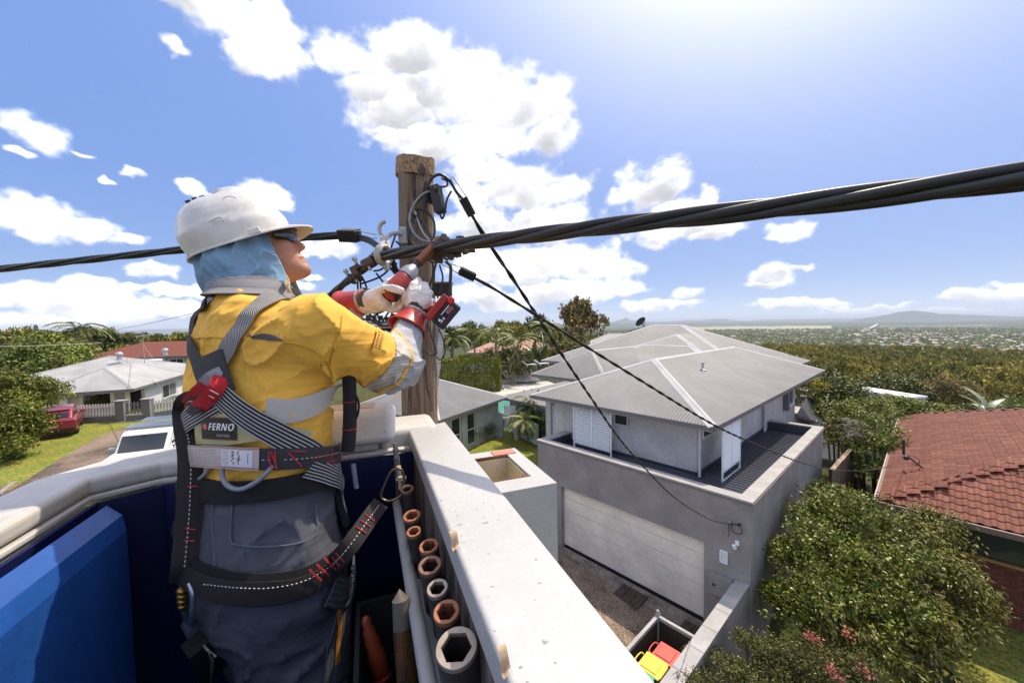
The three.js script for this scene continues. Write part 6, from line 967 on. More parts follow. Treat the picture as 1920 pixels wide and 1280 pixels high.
// ------------------------------------------------------------------ the impact wrench in the gloves
{
  const P = at, w = thing('impact_wrench', 'red and black cordless impact wrench with rusty socket held against the cable clamp', 'impact wrench');
  const red = mat('tool_red', [0.38, 0.030, 0.022], 0.42, { map: clones(T.mottle, 8) }), blk = mat('tool_black', [0.025, 0.024, 0.024], 0.5), alloy = mat('tool_alloy', [0.36, 0.36, 0.39], 0.42, { metalness: 0.6, map: clones(T.mottle, 10) });
  const a = P(728, 556, 1.275), b = P(757, 520, 1.325), c = P(783, 494, 1.365), dir = c.clone().sub(a).normalize();
  part(w, 'motor_housing', [orient(new THREE.LatheGeometry([[0, 0], [0.024, 0.002], [0.031, 0.012], [0.033, 0.05], [0.031, 0.09], [0.028, 0.10], [0, 0.10]].map(([x, y]) => new THREE.Vector2(x, y)), 28), a, dir)], red);
  part(w, 'motor_bumper', [orient(new THREE.LatheGeometry([[0.026, 0.0], [0.0325, 0.008], [0.0335, 0.022], [0.031, 0.024]].map(([x, y]) => new THREE.Vector2(x, y)), 28), a, dir)], blk);
  const b0 = a.clone().addScaledVector(dir, 0.098);
  part(w, 'nose_cone', [orient(new THREE.LatheGeometry([[0.031, 0], [0.0315, 0.015], [0.028, 0.034], [0.019, 0.05], [0.0165, 0.056], [0.0, 0.057]].map(([x, y]) => new THREE.Vector2(x, y)), 30), b0, dir)], alloy);
  const n0 = b0.clone().addScaledVector(dir, 0.055), tip = P(816, 460, 1.405), d2 = tip.clone().sub(n0).normalize(), LL = tip.distanceTo(n0);
  part(w, 'anvil', rod(n0, n0.clone().addScaledVector(d2, 0.028), 0.0135, 0.0125, 20), blk);
  part(w, 'deep_socket', [rod(n0.clone().addScaledVector(d2, 0.026), tip, 0.0175, 0.0175, 24), rod(n0.clone().addScaledVector(d2, 0.022), n0.clone().addScaledVector(d2, 0.028), 0.0150, 0.0178, 24)], mat('rust_orange_socket', [0.70, 0.42, 0.26], 0.6, { metalness: 0.35, map: clones(T.rust, 6) }));
  part(w, 'drive_head', [orient(new THREE.CylinderGeometry(0.022, 0.022, 0.03, 8).translate(0, 0.012, 0), tip, d2), orient(new THREE.CylinderGeometry(0.014, 0.014, 0.04, 6).translate(0, 0.02, 0), P(826, 452, 1.40), V(0.5, 0.2, 0.85))], MP.rustIron);
  // handle and foot
  const h0 = P(752, 538, 1.325), h1 = P(806, 577, 1.312), hd2 = h1.clone().sub(h0).normalize();
  part(w, 'handle', [orient(new THREE.CapsuleGeometry(0.0185, h0.distanceTo(h1), 6, 16).scale(1, 1, 1.25), h0.clone().lerp(h1, 0.5), hd2)], red);
  part(w, 'grip_panel', [orient(new THREE.CapsuleGeometry(0.0195, 0.06, 6, 16).scale(0.9, 1, 1.2), h0.clone().lerp(h1, 0.45), hd2)], blk);
  const plateU = P(740, 538, 1.273), pl2 = rbox(0.03, 0.05, 0.004, 0.0015);
  part(w, 'rating_plate', strapPlate(P(746, 537, 1.278), P(757, 522, 1.297), 0.026), mat('rating_plate_print', [0.50, 0.52, 0.58], 0.4, { map: canvasTex(128, 96, (c2, W, H) => { c2.fillStyle = '#c9cede'; c2.fillRect(0, 0, W, H); c2.fillStyle = '#3a3f58'; c2.fillRect(14, 60, 90, 12); c2.fillRect(60, 20, 40, 8); for (let k = 0; k < 4; k++) c2.fillRect(10 + k * 9, 24 + (k % 2) * 10, 6, 8); }) }));
  function strapPlate(p, q, wd) { const t = q.clone().sub(p).normalize(), n = EYE.clone().sub(p).normalize(), s = V().crossVectors(t, n).normalize(), o = n.multiplyScalar(0.0015); const k = [p.clone().addScaledVector(s, -wd / 2), p.clone().addScaledVector(s, wd / 2), q.clone().addScaledVector(s, wd / 2), q.clone().addScaledVector(s, -wd / 2)].map((v) => v.add(o)); const g = new THREE.BufferGeometry(); g.setAttribute('position', new THREE.Float32BufferAttribute([k[0], k[1], k[2], k[0], k[2], k[3]].flatMap((v) => v.toArray()), 3)); g.setAttribute('uv', new THREE.Float32BufferAttribute([0, 0, 0, 1, 1, 1, 0, 0, 1, 1, 1, 0], 2)); g.computeVertexNormals(); return g; }
  // battery: long axis e1, thickness e2, towards the lens e3
  const bc = P(829, 582, 1.285), e1 = P(845, 561, 1.285).sub(P(812, 601, 1.285)).normalize(), e3 = EYE.clone().sub(bc).addScaledVector(V(0.15, 0.1, 0), 1).normalize(), e2 = V().crossVectors(e3, e1).negate().normalize(); e3.crossVectors(e1, e2).normalize(); if (e3.dot(EYE.clone().sub(bc)) < 0) e3.negate();
  const B4 = new THREE.Matrix4().makeBasis(e1, e2.clone().multiplyScalar(new THREE.Matrix3().setFromMatrix4(new THREE.Matrix4().makeBasis(e1, e2, e3)).determinant() < 0 ? -1 : 1), e3).setPosition(bc);
  const sgn = B4.elements[4] * (P(845, 590, 1.285).x - P(815, 570, 1.285).x) + B4.elements[5] * (P(845, 590, 1.285).y - P(815, 570, 1.285).y) > 0 ? 1 : -1;  // +y of the battery points away from the handle when 1
  const T4 = (g) => g.applyMatrix4(B4);
  part(w, 'battery_pack', T4(rbox(0.098, 0.05, 0.07, 0.009, 0, sgn * 0.018, 0, 4)), blk);
  part(w, 'battery_shoe', T4(rbox(0.10, 0.026, 0.066, 0.006, -0.002, -sgn * 0.02, 0, 3)), red);
  part(w, 'release_button', T4(rbox(0.022, 0.02, 0.06, 0.005, 0.046, -sgn * 0.0, 0.009, 3)), mat('button_red', [0.62, 0.02, 0.02], 0.4));
  const lab = new THREE.PlaneGeometry(0.078, 0.034).translate(0.0, sgn * 0.014, 0.0358);
  part(w, 'battery_label', T4(lab), mat('battery_label_print', [1, 1, 1], 0.4, { map: canvasTex(512, 224, (c2, W, H) => { c2.save(); if (sgn > 0) { c2.translate(0, 0); c2.translate(0, H); c2.scale(1, -1); c2.translate(0, 0); c2.scale(1, -1); c2.translate(0, -H); }
    c2.fillStyle = '#101430'; c2.fillRect(0, 0, W, H); c2.strokeStyle = '#d02a4a'; c2.lineWidth = 6; c2.beginPath(); c2.moveTo(16, 150); c2.lineTo(60, 200); c2.lineTo(430, 200); c2.lineTo(490, 150); c2.lineTo(490, 90); c2.stroke(); c2.fillStyle = '#fff'; c2.textBaseline = 'middle'; c2.font = 'bold 130px sans-serif'; c2.fillText('5', 40, 120); c2.font = 'bold 74px sans-serif'; c2.fillText('.0', 118, 142); c2.fillRect(180, 44, 270, 14); c2.strokeStyle = '#f4f4f4'; c2.lineWidth = 5; c2.strokeRect(300, 92, 150, 60); c2.fillStyle = '#c22'; c2.fillRect(312, 104, 126, 36); c2.restore(); }) }));
}
// ------------------------------------------------------------------ houses, fence and vehicles on the street side
function simpleHouse(name, label, pos, ry, { w, d, wall = 2.6, rise = 1.4, over = 0.5, m, wallM, cap, along = 'z', tiles = false, base = 0, windows = [] }) {
  const h = thing(name, label, 'house', pos, ry);
  part(h, 'wall', [span(-w, 0, base - 1, wall, -d, 0)], wallM);
  const roof = new THREE.Group(); roof.name = 'roof'; h.add(roof);
  hipRoof(roof, { x0: -w - over, x1: over, z0: over, z1: -d - over, ye: wall + 0.05, yr: wall + 0.05 + rise, along, m, cap, pitch: tiles ? 0.3 : 0.09, amp: tiles ? 0.04 : 0.012, hipFront: (Math.min(w, d) + 2 * over) / 2, capW: tiles ? 0.14 : 0.12, gutter: M.fascia });
  for (const [x, y, ww, hh, side, mull = []] of windows) { const g = windowUnit(h, { w: ww, h: hh, m: M.white, mull }); if (side === 'f') g.position.set(x, y, 0.003); else { g.position.set(0.003, y, x); g.rotation.y = Math.PI / 2; } }
  return h;
}
{
  // white roofed house behind the picket fence
  const o = V(-26.2, 2.0, -25.8), t = 23 * DEG;
  const h = thing('white_roof_house', 'low white house with pale sheet roof behind the picket fence', 'house', o, t);
  part(h, 'wall', [span(-4.2, -3.1, -0.5, 2.45, -0.3, -0.1), span(-3.3, 0, -0.5, 2.45, -2.4, -2.2), span(-0.2, 0, -0.5, 2.45, -15, -2.4), span(-8, -4.2, -0.5, 2.45, -3.2, -3.0)], M.whiteWall);
  part(h, 'porch_wall', [span(-5.2, -2.6, -0.5, 2.45, -0.42, -0.32)], M.cream); part(h, 'porch_post', span(-2.5, -2.3, 0, 2.45, -0.2, 0), M.cream); part(h, 'porch_post', span(-0.95, -0.75, 0, 2.45, -0.2, 0), M.cream); part(h, 'porch_post', span(-0.2, 0.0, 0, 2.45, -0.2, 0), M.cream);
  part(h, 'porch_opening', span(-2.6, -0.2, 0, 2.4, -2.19, -2.15), M.dark);
  part(h, 'screen', [...Array.from({ length: 12 }, (_, k) => span(-0.74 + k * 0.045, -0.725 + k * 0.045, 0.5, 2.3, -0.1, -0.085)), ...Array.from({ length: 22 }, (_, k) => span(-0.74, -0.2, 0.6 + k * 0.08, 0.612 + k * 0.08, -0.083, -0.075))], M.offwhite);
  part(h, 'blind', Array.from({ length: 9 }, (_, k) => span(-1.9, -1.3, 0.9 + k * 0.14, 0.96 + k * 0.14, -2.12, -2.1)), M.offwhite);
  part(h, 'wall_heart', new THREE.ConeGeometry(0.22, 0.3, 3).rotateX(Math.PI).translate(-4.3, 1.6, -0.3), M.timberDark);
  const w = windowUnit(h, { w: 2.6, h: 1.1, m: M.white, mull: [0] }); w.position.set(0.003, 0.95, -6.2); w.rotation.y = Math.PI / 2;
  part(h, 'window_screen', Array.from({ length: 16 }, (_, k) => span(0.05, 0.056, 1.0, 2.0, -7.4 + k * 0.07, -7.385 + k * 0.07)), M.offwhite);
  const roof = new THREE.Group(); roof.name = 'roof'; h.add(roof);
  hipRoof(roof, { x0: -4.6, x1: 0.4, z0: 0.4, z1: -9, ye: 2.55, yr: 3.9, m: M.roofWhite, cap: M.roofWhite, pitch: 0.1, amp: 0.014, skip: ['back'], capW: 0.1 });
  hipRoof(roof, { x0: -10, x1: 0.45, z0: -2.6, z1: -15.5, ye: 2.56, yr: 4.35, m: M.roofWhite, cap: M.roofWhite, pitch: 0.1, amp: 0.014, along: 'x', hipFront: 5.2, capW: 0.1 });
  for (const [x, y, z] of [[-3.4, 4.25, -7.2], [-2.2, 4.25, -12.2]]) part(h, 'roof_ventilator', [new THREE.SphereGeometry(0.26, 18, 12).scale(1, 0.85, 1).translate(x, y + 0.3, z), new THREE.CylinderGeometry(0.16, 0.2, 0.3, 16).translate(x, y, z)], M.galv);
  const an = thing('tv_aerial', 'thin lattice aerial mast on the white roof with guy wires', 'aerial', at(270, 672, 33));
  part(an, 'mast', rod(V(0, -0.4, 0), V(0, 2.4, 0), 0.025), M.galv); part(an, 'boom', rod(V(-0.5, 1.9, 0.2), V(0.5, 2.05, -0.2), 0.012), M.galv); for (let k = 0; k < 8; k++) part(an, 'element', rod(V(-0.45 + k * 0.13, 1.92 + k * 0.02, -0.35 + k * 0.01), V(-0.45 + k * 0.13, 1.92 + k * 0.02, 0.45 - k * 0.03), 0.006, 0.006, 5), M.galv);
  for (const [x, z] of [[-1, 0.4], [1.5, 0.2], [0.3, -1]]) part(an, 'guy_wire', rod(V(0, 1.2, 0), V(x, -0.9, z), 0.008, 0.008, 5), M.galv);
  // picket fence on a dark low wall, pillars and gate
  const fe = (name, label, pts, gate) => {
    const [a, b] = pts, L = a.distanceTo(b), ang = Math.atan2(-(b.z - a.z), b.x - a.x), f = thing(name, label, gate ? 'gate' : 'fence', a, ang), m = gate ? M.fascia : M.offwhite;
    const y0 = gate ? 0.42 : 0.36, n = Math.round(L / 0.155);
    part(f, gate ? 'panel' : 'plinth_wall', span(0, L, -0.2, y0, -0.07, 0.07), M.fascia);
    part(f, 'rail', span(0, L, y0 + 0.12, y0 + 0.17, -0.035, -0.012), m); part(f, 'rail', span(0, L, y0 + 0.55, y0 + 0.6, -0.035, -0.012), m);
    const pk = new THREE.Shape([[-0.05, 0], [0.05, 0], [0.05, 0.7], [0, 0.76], [-0.05, 0.7]].map(([x, y]) => new THREE.Vector2(x, y))), pg = new THREE.ExtrudeGeometry(pk, { depth: 0.02, bevelEnabled: false });
    for (let k = 0; k < n; k++) { const p = part(f, 'picket', pg, m); p.position.set((k + 0.5) * L / n, y0 + 0.02, -0.01); }
    if (gate) part(f, 'bottom_bar', span(0.02, L - 0.02, 0.36, 0.41, 0.072, 0.09), M.white);
  };
  const G = (x, z) => V(x, 2.8, z);
  fe('picket_fence', 'white picket fence on a dark low wall left of the dark gate', [G(-28.4, -23.1), G(-24.98, -23.86)]);
  fe('picket_fence', 'white picket fence right of the dark gate, running behind the person', [G(-23.42, -24.45), G(-21.6, -27.2)]);
  fe('street_gate', 'dark grey slatted gate between two grey pillars', [G(-24.36, -23.75), G(-23.6, -24.1)], true);
  for (const [x, z, l] of [[-24.66, -23.8, 'grey rendered pillar with pale edge left of the dark gate'], [-23.5, -24.3, 'grey rendered pillar right of the dark gate']]) { const p = thing('gate_pillar', l, 'pillar', G(x, z), 20 * DEG); part(p, 'shaft', rbox(0.5, 1.35, 0.4, 0.02, 0, 0.6, 0), M.fascia); part(p, 'capping', rbox(0.58, 0.06, 0.48, 0.015, 0, 1.3, 0), M.cap); part(p, 'pale_edge', span(0.19, 0.26, -0.05, 1.25, 0.202, 0.214), M.offwhite); }
  struct('gate_step', flat([[-24.5, -23.3], [-23.5, -23.7], [-23.6, -24.0], [-24.4, -23.7]], 2.83), M.cap);
  // red roofed house farther back, and a gabled one at the edge
  simpleHouse('red_roof_house', 'house with long dark red tiled roof and white awning behind the white roof', V(-46.5, 1.6, -58), 14 * DEG, { w: 15, d: 9, wall: 2.9, rise: 2.1, m: M.tile, wallM: M.renderSage, cap: M.tile2, along: 'x', tiles: true, windows: [[-1.5, 1.4, 1.6, 1.1, 'f', [0]], [-4, 1.4, 1.8, 1.1, 'f', [0]]] });
  solo('awning', 'long white awning under the dark red tiled roof', 'awning', [metric(new THREE.BoxGeometry(9.5, 0.5, 1.2).rotateX(0.25)).rotateY(14 * DEG).translate(-56.2, 4.0, -55.0)], M.white);
  const gb = thing('gabled_house', 'small red roofed house with cream gable at the left edge', 'house', V(-61, 2.4, -46), 50 * DEG);
  part(gb, 'gable_wall', poly([[-2.2, 0, 0], [2.2, 0, 0], [2.2, 2.3, 0], [0, 3.6, 0], [-2.2, 2.3, 0], [-2.2, 0, -8], [2.2, 0, -8], [2.2, 2.3, -8], [0, 3.6, -8], [-2.2, 2.3, -8]], [[0, 1, 2, 3, 4], [1, 6, 7, 2], [0, 4, 9, 5]]), M.cream);
  part(gb, 'roof', [corrugated([V(-2.8, 2.05, 0.4), V(0, 3.7, 0.4), V(0, 3.7, -8.4), V(-2.8, 2.05, -8.4)], V(1, 1, 0), 0.3, 0.04), corrugated([V(2.8, 2.05, 0.4), V(0, 3.7, 0.4), V(0, 3.7, -8.4), V(2.8, 2.05, -8.4)], V(-1, 1, 0), 0.3, 0.04)], M.tile2);
  part(gb, 'barge_board', [beam(V(-2.8, 2.05, 0.42), V(0, 3.7, 0.42), 0.05, 0.2), beam(V(2.8, 2.05, 0.42), V(0, 3.7, 0.42), 0.05, 0.2)], M.white);
}
// the grey cottage with the lawn
{
  const c0 = V(-4.6, 0, -22.3), c1 = V(-0.7, 0, -29.2), ang = Math.atan2(c1.x - c0.x, -(c1.z - c0.z)), t = -ang + 0;        // local -z runs along the visible front, away from the lens
  const h = thing('grey_cottage', 'single-storey cottage with grey corrugated hip roof beside the front lawn', 'house', V(-4.75, -0.1, -22.9), -30 * DEG);
  // local frame: front wall (facing the lawn) is x = 0, running to -z
  part(h, 'wall', [span(-7, 0, -0.4, 2.75, -7.2, -0.3)], M.renderSage);
  const roof = new THREE.Group(); roof.name = 'roof'; h.add(roof);
  hipRoof(roof, { x0: -7.6, x1: 0.55, z0: 0.35, z1: -7.75, ye: 2.95, yr: 4.75, hipFront: 4.0, capW: 0.13 });
  for (const z of [-1.9, -3.55]) { const w = windowUnit(h, { w: 0.95, h: 2.2, m: M.offwhite, frame: 0.07, transom: [1.05] }); w.position.set(0.004, 0.35, z); w.rotation.y = Math.PI / 2; part(h, 'curtain', span(-0.01, 0.012, 0.5, 2.5, z - 0.38, z - 0.1), M.dark); }
  for (const z of [-0.95, -2.72, -4.3]) part(h, 'pilaster', span(0, 0.1, -0.3, 2.7, z - 0.18, z + 0.18), M.renderSage);
  const gw = thing('garden_wall', 'low grey garden wall joined to the cottage beside the louvred gate', 'wall', at(924, 790, 29.2), -30 * DEG); part(gw, 'wall', [span(-1.2, 0.9, -1.2, 0.75, -0.12, 0.12)], M.renderSage); part(gw, 'post', span(1.95, 2.2, -1.2, 1.0, -0.12, 0.12), M.renderSage);
  const gt = thing('louvred_gate', 'white louvred garden gate beside the swimming pool', 'gate', at(946, 807, 29.4), -8 * DEG); louvrePanel(gt, 'panel', { w: 0.9, h: 1.95, leaves: 1, slatPitch: 0.085 });
  const bw2 = thing('boundary_wall', 'grey wall right of the louvred gate behind the garden plants', 'wall', at(962, 806, 29.6), -62 * DEG); part(bw2, 'wall', span(0, 3.6, -0.2, 1.25, -0.1, 0.1), M.renderSage);
  // pool, terrace and loungers
  struct('pool_terrace', flat([[-3.6, -31.6], [2.2, -31.4], [6.2, -47], [4, -54], [-3, -53]], 0.62), mat('pale_paving', [0.56, 0.52, 0.45], 0.8, { map: clones(T.mottle, 0.4) }));
  const pool = [[-3.0, -35.4], [-1.4, -32.6], [1.2, -32.4], [2.8, -35.0], [3.2, -38.4], [1.8, -39.2], [-0.2, -38.6], [-2.2, -39.4], [-3.3, -38.2]];
  struct('swimming_pool', flat(pool, 0.66), mat('pool_water', [0.11, 0.30, 0.25], 0.06, {}));
  const pe = pool.map(([x, z]) => V(x, 0.69, z)); struct('pool_edge', [tube(pe, 0.09, 80, 6, true)], M.cap);
  const st = thing('stone_steps', 'pale stone steps at the end of the pool terrace', 'steps', at(975, 700, 50)); for (let k = 0; k < 3; k++) part(st, 'step', rbox(5 - k * 0.8, 0.18, 0.7, 0.03, 0.3 * k, -0.9 + 0.18 * k, -0.6 * k), M.cap);
  const lg = thing('sun_lounger', 'white sun lounger with raised back on the terrace, left one', 'sun lounger', at(992, 688, 50), 0.5, 'loungers on the pool terrace');
  part(lg, 'seat', rbox(0.65, 0.08, 1.4, 0.03, 0, 0.35, 0.3), M.white); part(lg, 'backrest', rbox(0.65, 0.08, 0.8, 0.03, 0, 0, 0).rotateX(0.7).translate(0, 0.58, -0.68), M.white); for (const [x, z] of [[-0.28, 0.9], [0.28, 0.9], [-0.28, -0.3], [0.28, -0.3]]) part(lg, 'leg', rod(V(x, 0, z), V(x, 0.34, z), 0.03), M.white); lg.rotation.y = 1.9;
  const l2 = copy(lg, 'white sun lounger with raised back on the terrace, right one'); l2.position.copy(at(1016, 686, 50));
}
// houses in the middle distance
simpleHouse('pink_roof_house', 'house with faded pink tiled roof among the palms, right one', V(8.2, -0.2, -63), 10 * DEG, { w: 9, d: 8, wall: 3.9, rise: 1.9, m: M.pinkTile, wallM: M.cream, cap: M.pinkTile, along: 'x', tiles: true });
simpleHouse('pink_roof_house', 'house with faded pink tiled roof, left one half hidden by palms', V(-0.6, -0.3, -68), 0, { w: 7, d: 7, wall: 3.7, rise: 1.6, m: M.pinkTile, wallM: M.whiteWall, cap: M.pinkTile, along: 'x', tiles: true });
simpleHouse('dark_roof_house', 'dark grey roofed house just showing behind the modern house', V(24, 0, -62), -20 * DEG, { w: 13, d: 9, wall: 4.4, rise: 2.0, m: M.fascia, wallM: M.whiteWall, cap: M.fascia, along: 'x' });
simpleHouse('grey_roof_house', 'low grey hip roof showing right of the modern house among shrubs', V(40.4, -3.2, -44.8), 12 * DEG, { w: 6.6, d: 6, wall: 3.4, rise: 1.2, m: M.roofGrey, wallM: M.cream, cap: M.roofGrey, along: 'x', base: -9 });
{
  const fw = (label, a, b, h, m) => { const L = a.distanceTo(b), o = thing('flat_roof', label, 'roof', a, Math.atan2(-(b.z - a.z), b.x - a.x)); o.rotation.z = 0; part(o, 'slab', span(0, L, -0.12, 0.06, -2.6, 0), M.white); part(o, 'wall', span(0.1, L - 0.1, -h, -0.125, -2.5, -0.12), m); };
  const A = at(1592, 722, 46), B = at(1700, 752, 40); B.y = A.y = (A.y + B.y) / 2; fw('long white flat roof edge with tan wall among the shrubs', A, B, 11, M.cream);
  const C = at(1708, 742, 52), D = at(1746, 752, 50); D.y = C.y = (C.y + D.y) / 2; fw('short bright white flat roof right of the long one', C, D, 11, M.whiteWall);
  const E = at(1738, 775, 42), F = at(1772, 778, 40); F.y = E.y = (E.y + F.y) / 2; fw('small white flat roof above the red tiled roof', E, F, 11, M.whiteWall);
  const sd = thing('satellite_dish', 'dark satellite dish on a mast above the grey roofs', 'satellite dish', at(1204, 612, 40));
  part(sd, 'dish', new THREE.SphereGeometry(0.9, 24, 10, 0, Math.PI * 2, 0, 0.72).rotateX(-0.9).rotateY(0.5).scale(1, 1, 1).translate(0.15, 0.1, 0.3), mat('dish_dark', [0.05, 0.05, 0.055], 0.6)); part(sd, 'mast', rod(V(0.1, -9, 0), V(0.1, 0.4, 0), 0.05), M.darkMetal); part(sd, 'feed_arm', rod(V(0.1, -0.1, 0.2), V(-0.4, 0.5, 1.1), 0.02), M.darkMetal);
}
// ------------------------------------------------------------------ vehicles
function wheelOn(c, x, z, r, w = 0.2) { const g = new THREE.Group(); g.name = 'wheel'; c.add(g); g.position.set(x, r, z); part(g, 'tyre', new THREE.TorusGeometry(r - 0.09, 0.09, 12, 26).rotateY(Math.PI / 2).scale(w / 0.18, 1, 1), M.rubber); part(g, 'rim', [new THREE.CylinderGeometry(r * 0.62, r * 0.62, w * 0.7, 20).rotateZ(Math.PI / 2), ...Array.from({ length: 5 }, (_, k) => new THREE.BoxGeometry(w * 0.8, 0.05, r * 1.1).rotateX(k * Math.PI / 5))], M.galv); }
function profile(pts, w, bev) { const s = new THREE.Shape(pts.map(([z, y]) => new THREE.Vector2(z, y))); return metric(new THREE.ExtrudeGeometry(s, { depth: w - 2 * bev, bevelEnabled: true, bevelSize: bev, bevelThickness: bev, bevelSegments: 4, bevelOffset: -bev * 0.4 }).translate(0, 0, -(w - 2 * bev) / 2).rotateY(-Math.PI / 2).scale(1, 1, 1)); }   // shape x becomes +z
{
  const paint = mat('metallic_red_paint', [0.30, 0.018, 0.03], 0.32, { clearcoat: 0.8, clearcoatRoughness: 0.08, metalness: 0.3 });
  const c = thing('parked_car', 'dark red hatchback parked on the verge under the tree, rear towards us', 'car', V(-26.0, 2.8, -21.5), 45 * DEG);
  // +z is the tail
  part(c, 'body', [profile([[-2.1, 0.35], [2.05, 0.33], [2.16, 0.55], [2.14, 0.88], [2.0, 0.98], [0.6, 0.98], [-0.9, 0.92], [-1.9, 0.78], [-2.14, 0.6]], 1.78, 0.09)], paint);
  part(c, 'cabin', [profile([[2.02, 0.92], [1.62, 1.38], [1.2, 1.46], [0.2, 1.47], [-0.35, 1.36], [-1.05, 0.9]], 1.48, 0.12)], paint);
  part(c, 'rear_window', metric(new THREE.BoxGeometry(1.22, 0.5, 0.03).rotateX(-0.72).translate(0, 1.18, 1.86)), M.glass);
  for (const s of [-1, 1]) { for (const [z, w, k] of [[0.95, 0.78, 0], [0.05, 0.85, 0.06]]) part(c, 'side_window', metric(new THREE.BoxGeometry(0.03, 0.34, w).rotateZ(s * 0.16).translate(s * 0.735, 1.17, z)), M.glass); part(c, 'tail_lamp', rbox(0.32, 0.16, 0.1, 0.04, s * 0.70, 0.88, 2.06), mat('tail_lamp_red', [0.42, 0.01, 0.01], 0.2, { clearcoat: 1 })); part(c, 'mirror', rbox(0.2, 0.13, 0.1, 0.04, s * 0.95, 1.0, -0.55), paint); for (const z of [-1.32, 1.3]) wheelOn(c, s * 0.80, z, 0.32); }
  part(c, 'bumper', rbox(1.7, 0.22, 0.2, 0.07, 0, 0.42, 2.1), M.black); part(c, 'number_plate', rbox(0.42, 0.12, 0.02, 0.006, 0, 0.6, 2.2), M.white); part(c, 'badge', [-0.2, 0, 0.2].map((x) => rbox(0.1, 0.05, 0.012, 0.004, x, 0.82, 2.19)), M.galv); part(c, 'spoiler', rbox(1.3, 0.05, 0.22, 0.02, 0, 1.44, 1.62), paint); part(c, 'windscreen', metric(new THREE.BoxGeometry(1.3, 0.62, 0.03).rotateX(0.98).translate(0, 1.15, -0.72)), M.glass);
}
{
  const white = mat('ute_white_paint', [0.74, 0.74, 0.74], 0.35, { clearcoat: 0.7, clearcoatRoughness: 0.1 }), pv = mat('solar_cell', [0.05, 0.06, 0.11], 0.22, { clearcoat: 0.8, clearcoatRoughness: 0.1 });
  const u = thing('work_ute', 'white work ute with two solar panels on its roof racks, facing us', 'utility vehicle', V(-14.6, 2.81, -15.2), 203 * DEG); u.scale.setScalar(0.94);
  // -z is the nose
  part(u, 'body', [profile([[-2.5, 0.5], [2.5, 0.5], [2.5, 1.12], [0.9, 1.12], [-1.0, 1.1], [-2.2, 1.02], [-2.58, 0.8]], 1.85, 0.1)], white);
  part(u, 'cabin', [profile([[0.85, 1.05], [0.72, 1.72], [0.5, 1.80], [-0.25, 1.80], [-0.42, 1.74], [-1.05, 1.05]], 1.66, 0.1)], white);
  part(u, 'windscreen', metric(new THREE.BoxGeometry(1.46, 0.78, 0.03).rotateX(0.70).translate(0, 1.42, -0.78)), M.glass);
  part(u, 'mirror_bracket', rbox(0.1, 0.06, 0.05, 0.015, 0, 1.70, -0.58), M.black);
  for (const s of [-1, 1]) { part(u, 'side_window', metric(new THREE.BoxGeometry(0.03, 0.42, 1.1).rotateZ(s * 0.14).translate(s * 0.80, 1.44, 0.05)), M.glass); const mr = new THREE.Group(); mr.name = 'wing_mirror'; u.add(mr); part(mr, 'shell', rbox(0.26, 0.18, 0.12, 0.05, s * 1.06, 1.22, -0.55), M.galv); part(mr, 'arm', rod(V(s * 0.85, 1.14, -0.52), V(s * 1.0, 1.18, -0.54), 0.03), M.black); part(u, 'headlamp', rbox(0.4, 0.2, 0.12, 0.05, s * 0.68, 0.86, -2.48), M.glass); for (const z of [-1.6, 1.5]) wheelOn(u, s * 0.82, z, 0.38, 0.25); }
  part(u, 'grille', rbox(0.9, 0.25, 0.08, 0.03, 0, 0.78, -2.56), M.black);
  part(u, 'tray_box', [span(-0.92, 0.92, 1.0, 1.25, 0.95, 2.5)], M.galv);
  for (const z of [-0.02, 0.55, 1.2, 2.2]) part(u, 'rack_bar', [span(-0.8, 0.8, 1.88, 1.92, z, z + 0.05), span(-0.8, -0.76, 1.3, 1.88, z, z + 0.05), span(0.76, 0.8, 1.3, 1.88, z, z + 0.05)], M.galv);
  for (const [z, l] of [[0.3, 'front'], [1.65, 'rear']]) { const p = new THREE.Group(); p.name = 'solar_panel'; u.add(p); part(p, 'frame', [span(-0.86, 0.86, 1.95, 1.985, z - 0.36, z - 0.33), span(-0.86, 0.86, 1.95, 1.985, z + 0.33, z + 0.36), span(-0.86, -0.83, 1.95, 1.985, z - 0.33, z + 0.33), span(0.83, 0.86, 1.95, 1.985, z - 0.33, z + 0.33)], M.galv); const cg = new THREE.BoxGeometry(0.155, 0.012, 0.152); for (let i = 0; i < 10; i++) for (let j = 0; j < 4; j++) { const q = part(p, 'cell', cg, pv); q.position.set(-0.743 + i * 0.165, 1.976, z - 0.245 + j * 0.163); } part(p, 'backing', span(-0.83, 0.83, 1.955, 1.968, z - 0.33, z + 0.33), M.white); }
  part(u, 'ladder', [rod(V(0.9, 1.3, 0.9), V(0.9, 1.3, 2.6), 0.04), rod(V(0.9, 1.7, 0.9), V(0.9, 1.7, 2.6), 0.04)], M.timberPale); part(u, 'bull_bar', tube([V(-0.8, 0.5, -2.66), V(-0.8, 1.0, -2.7), V(0.8, 1.0, -2.7), V(0.8, 0.5, -2.66)], 0.035, 30, 8), M.galv);
}
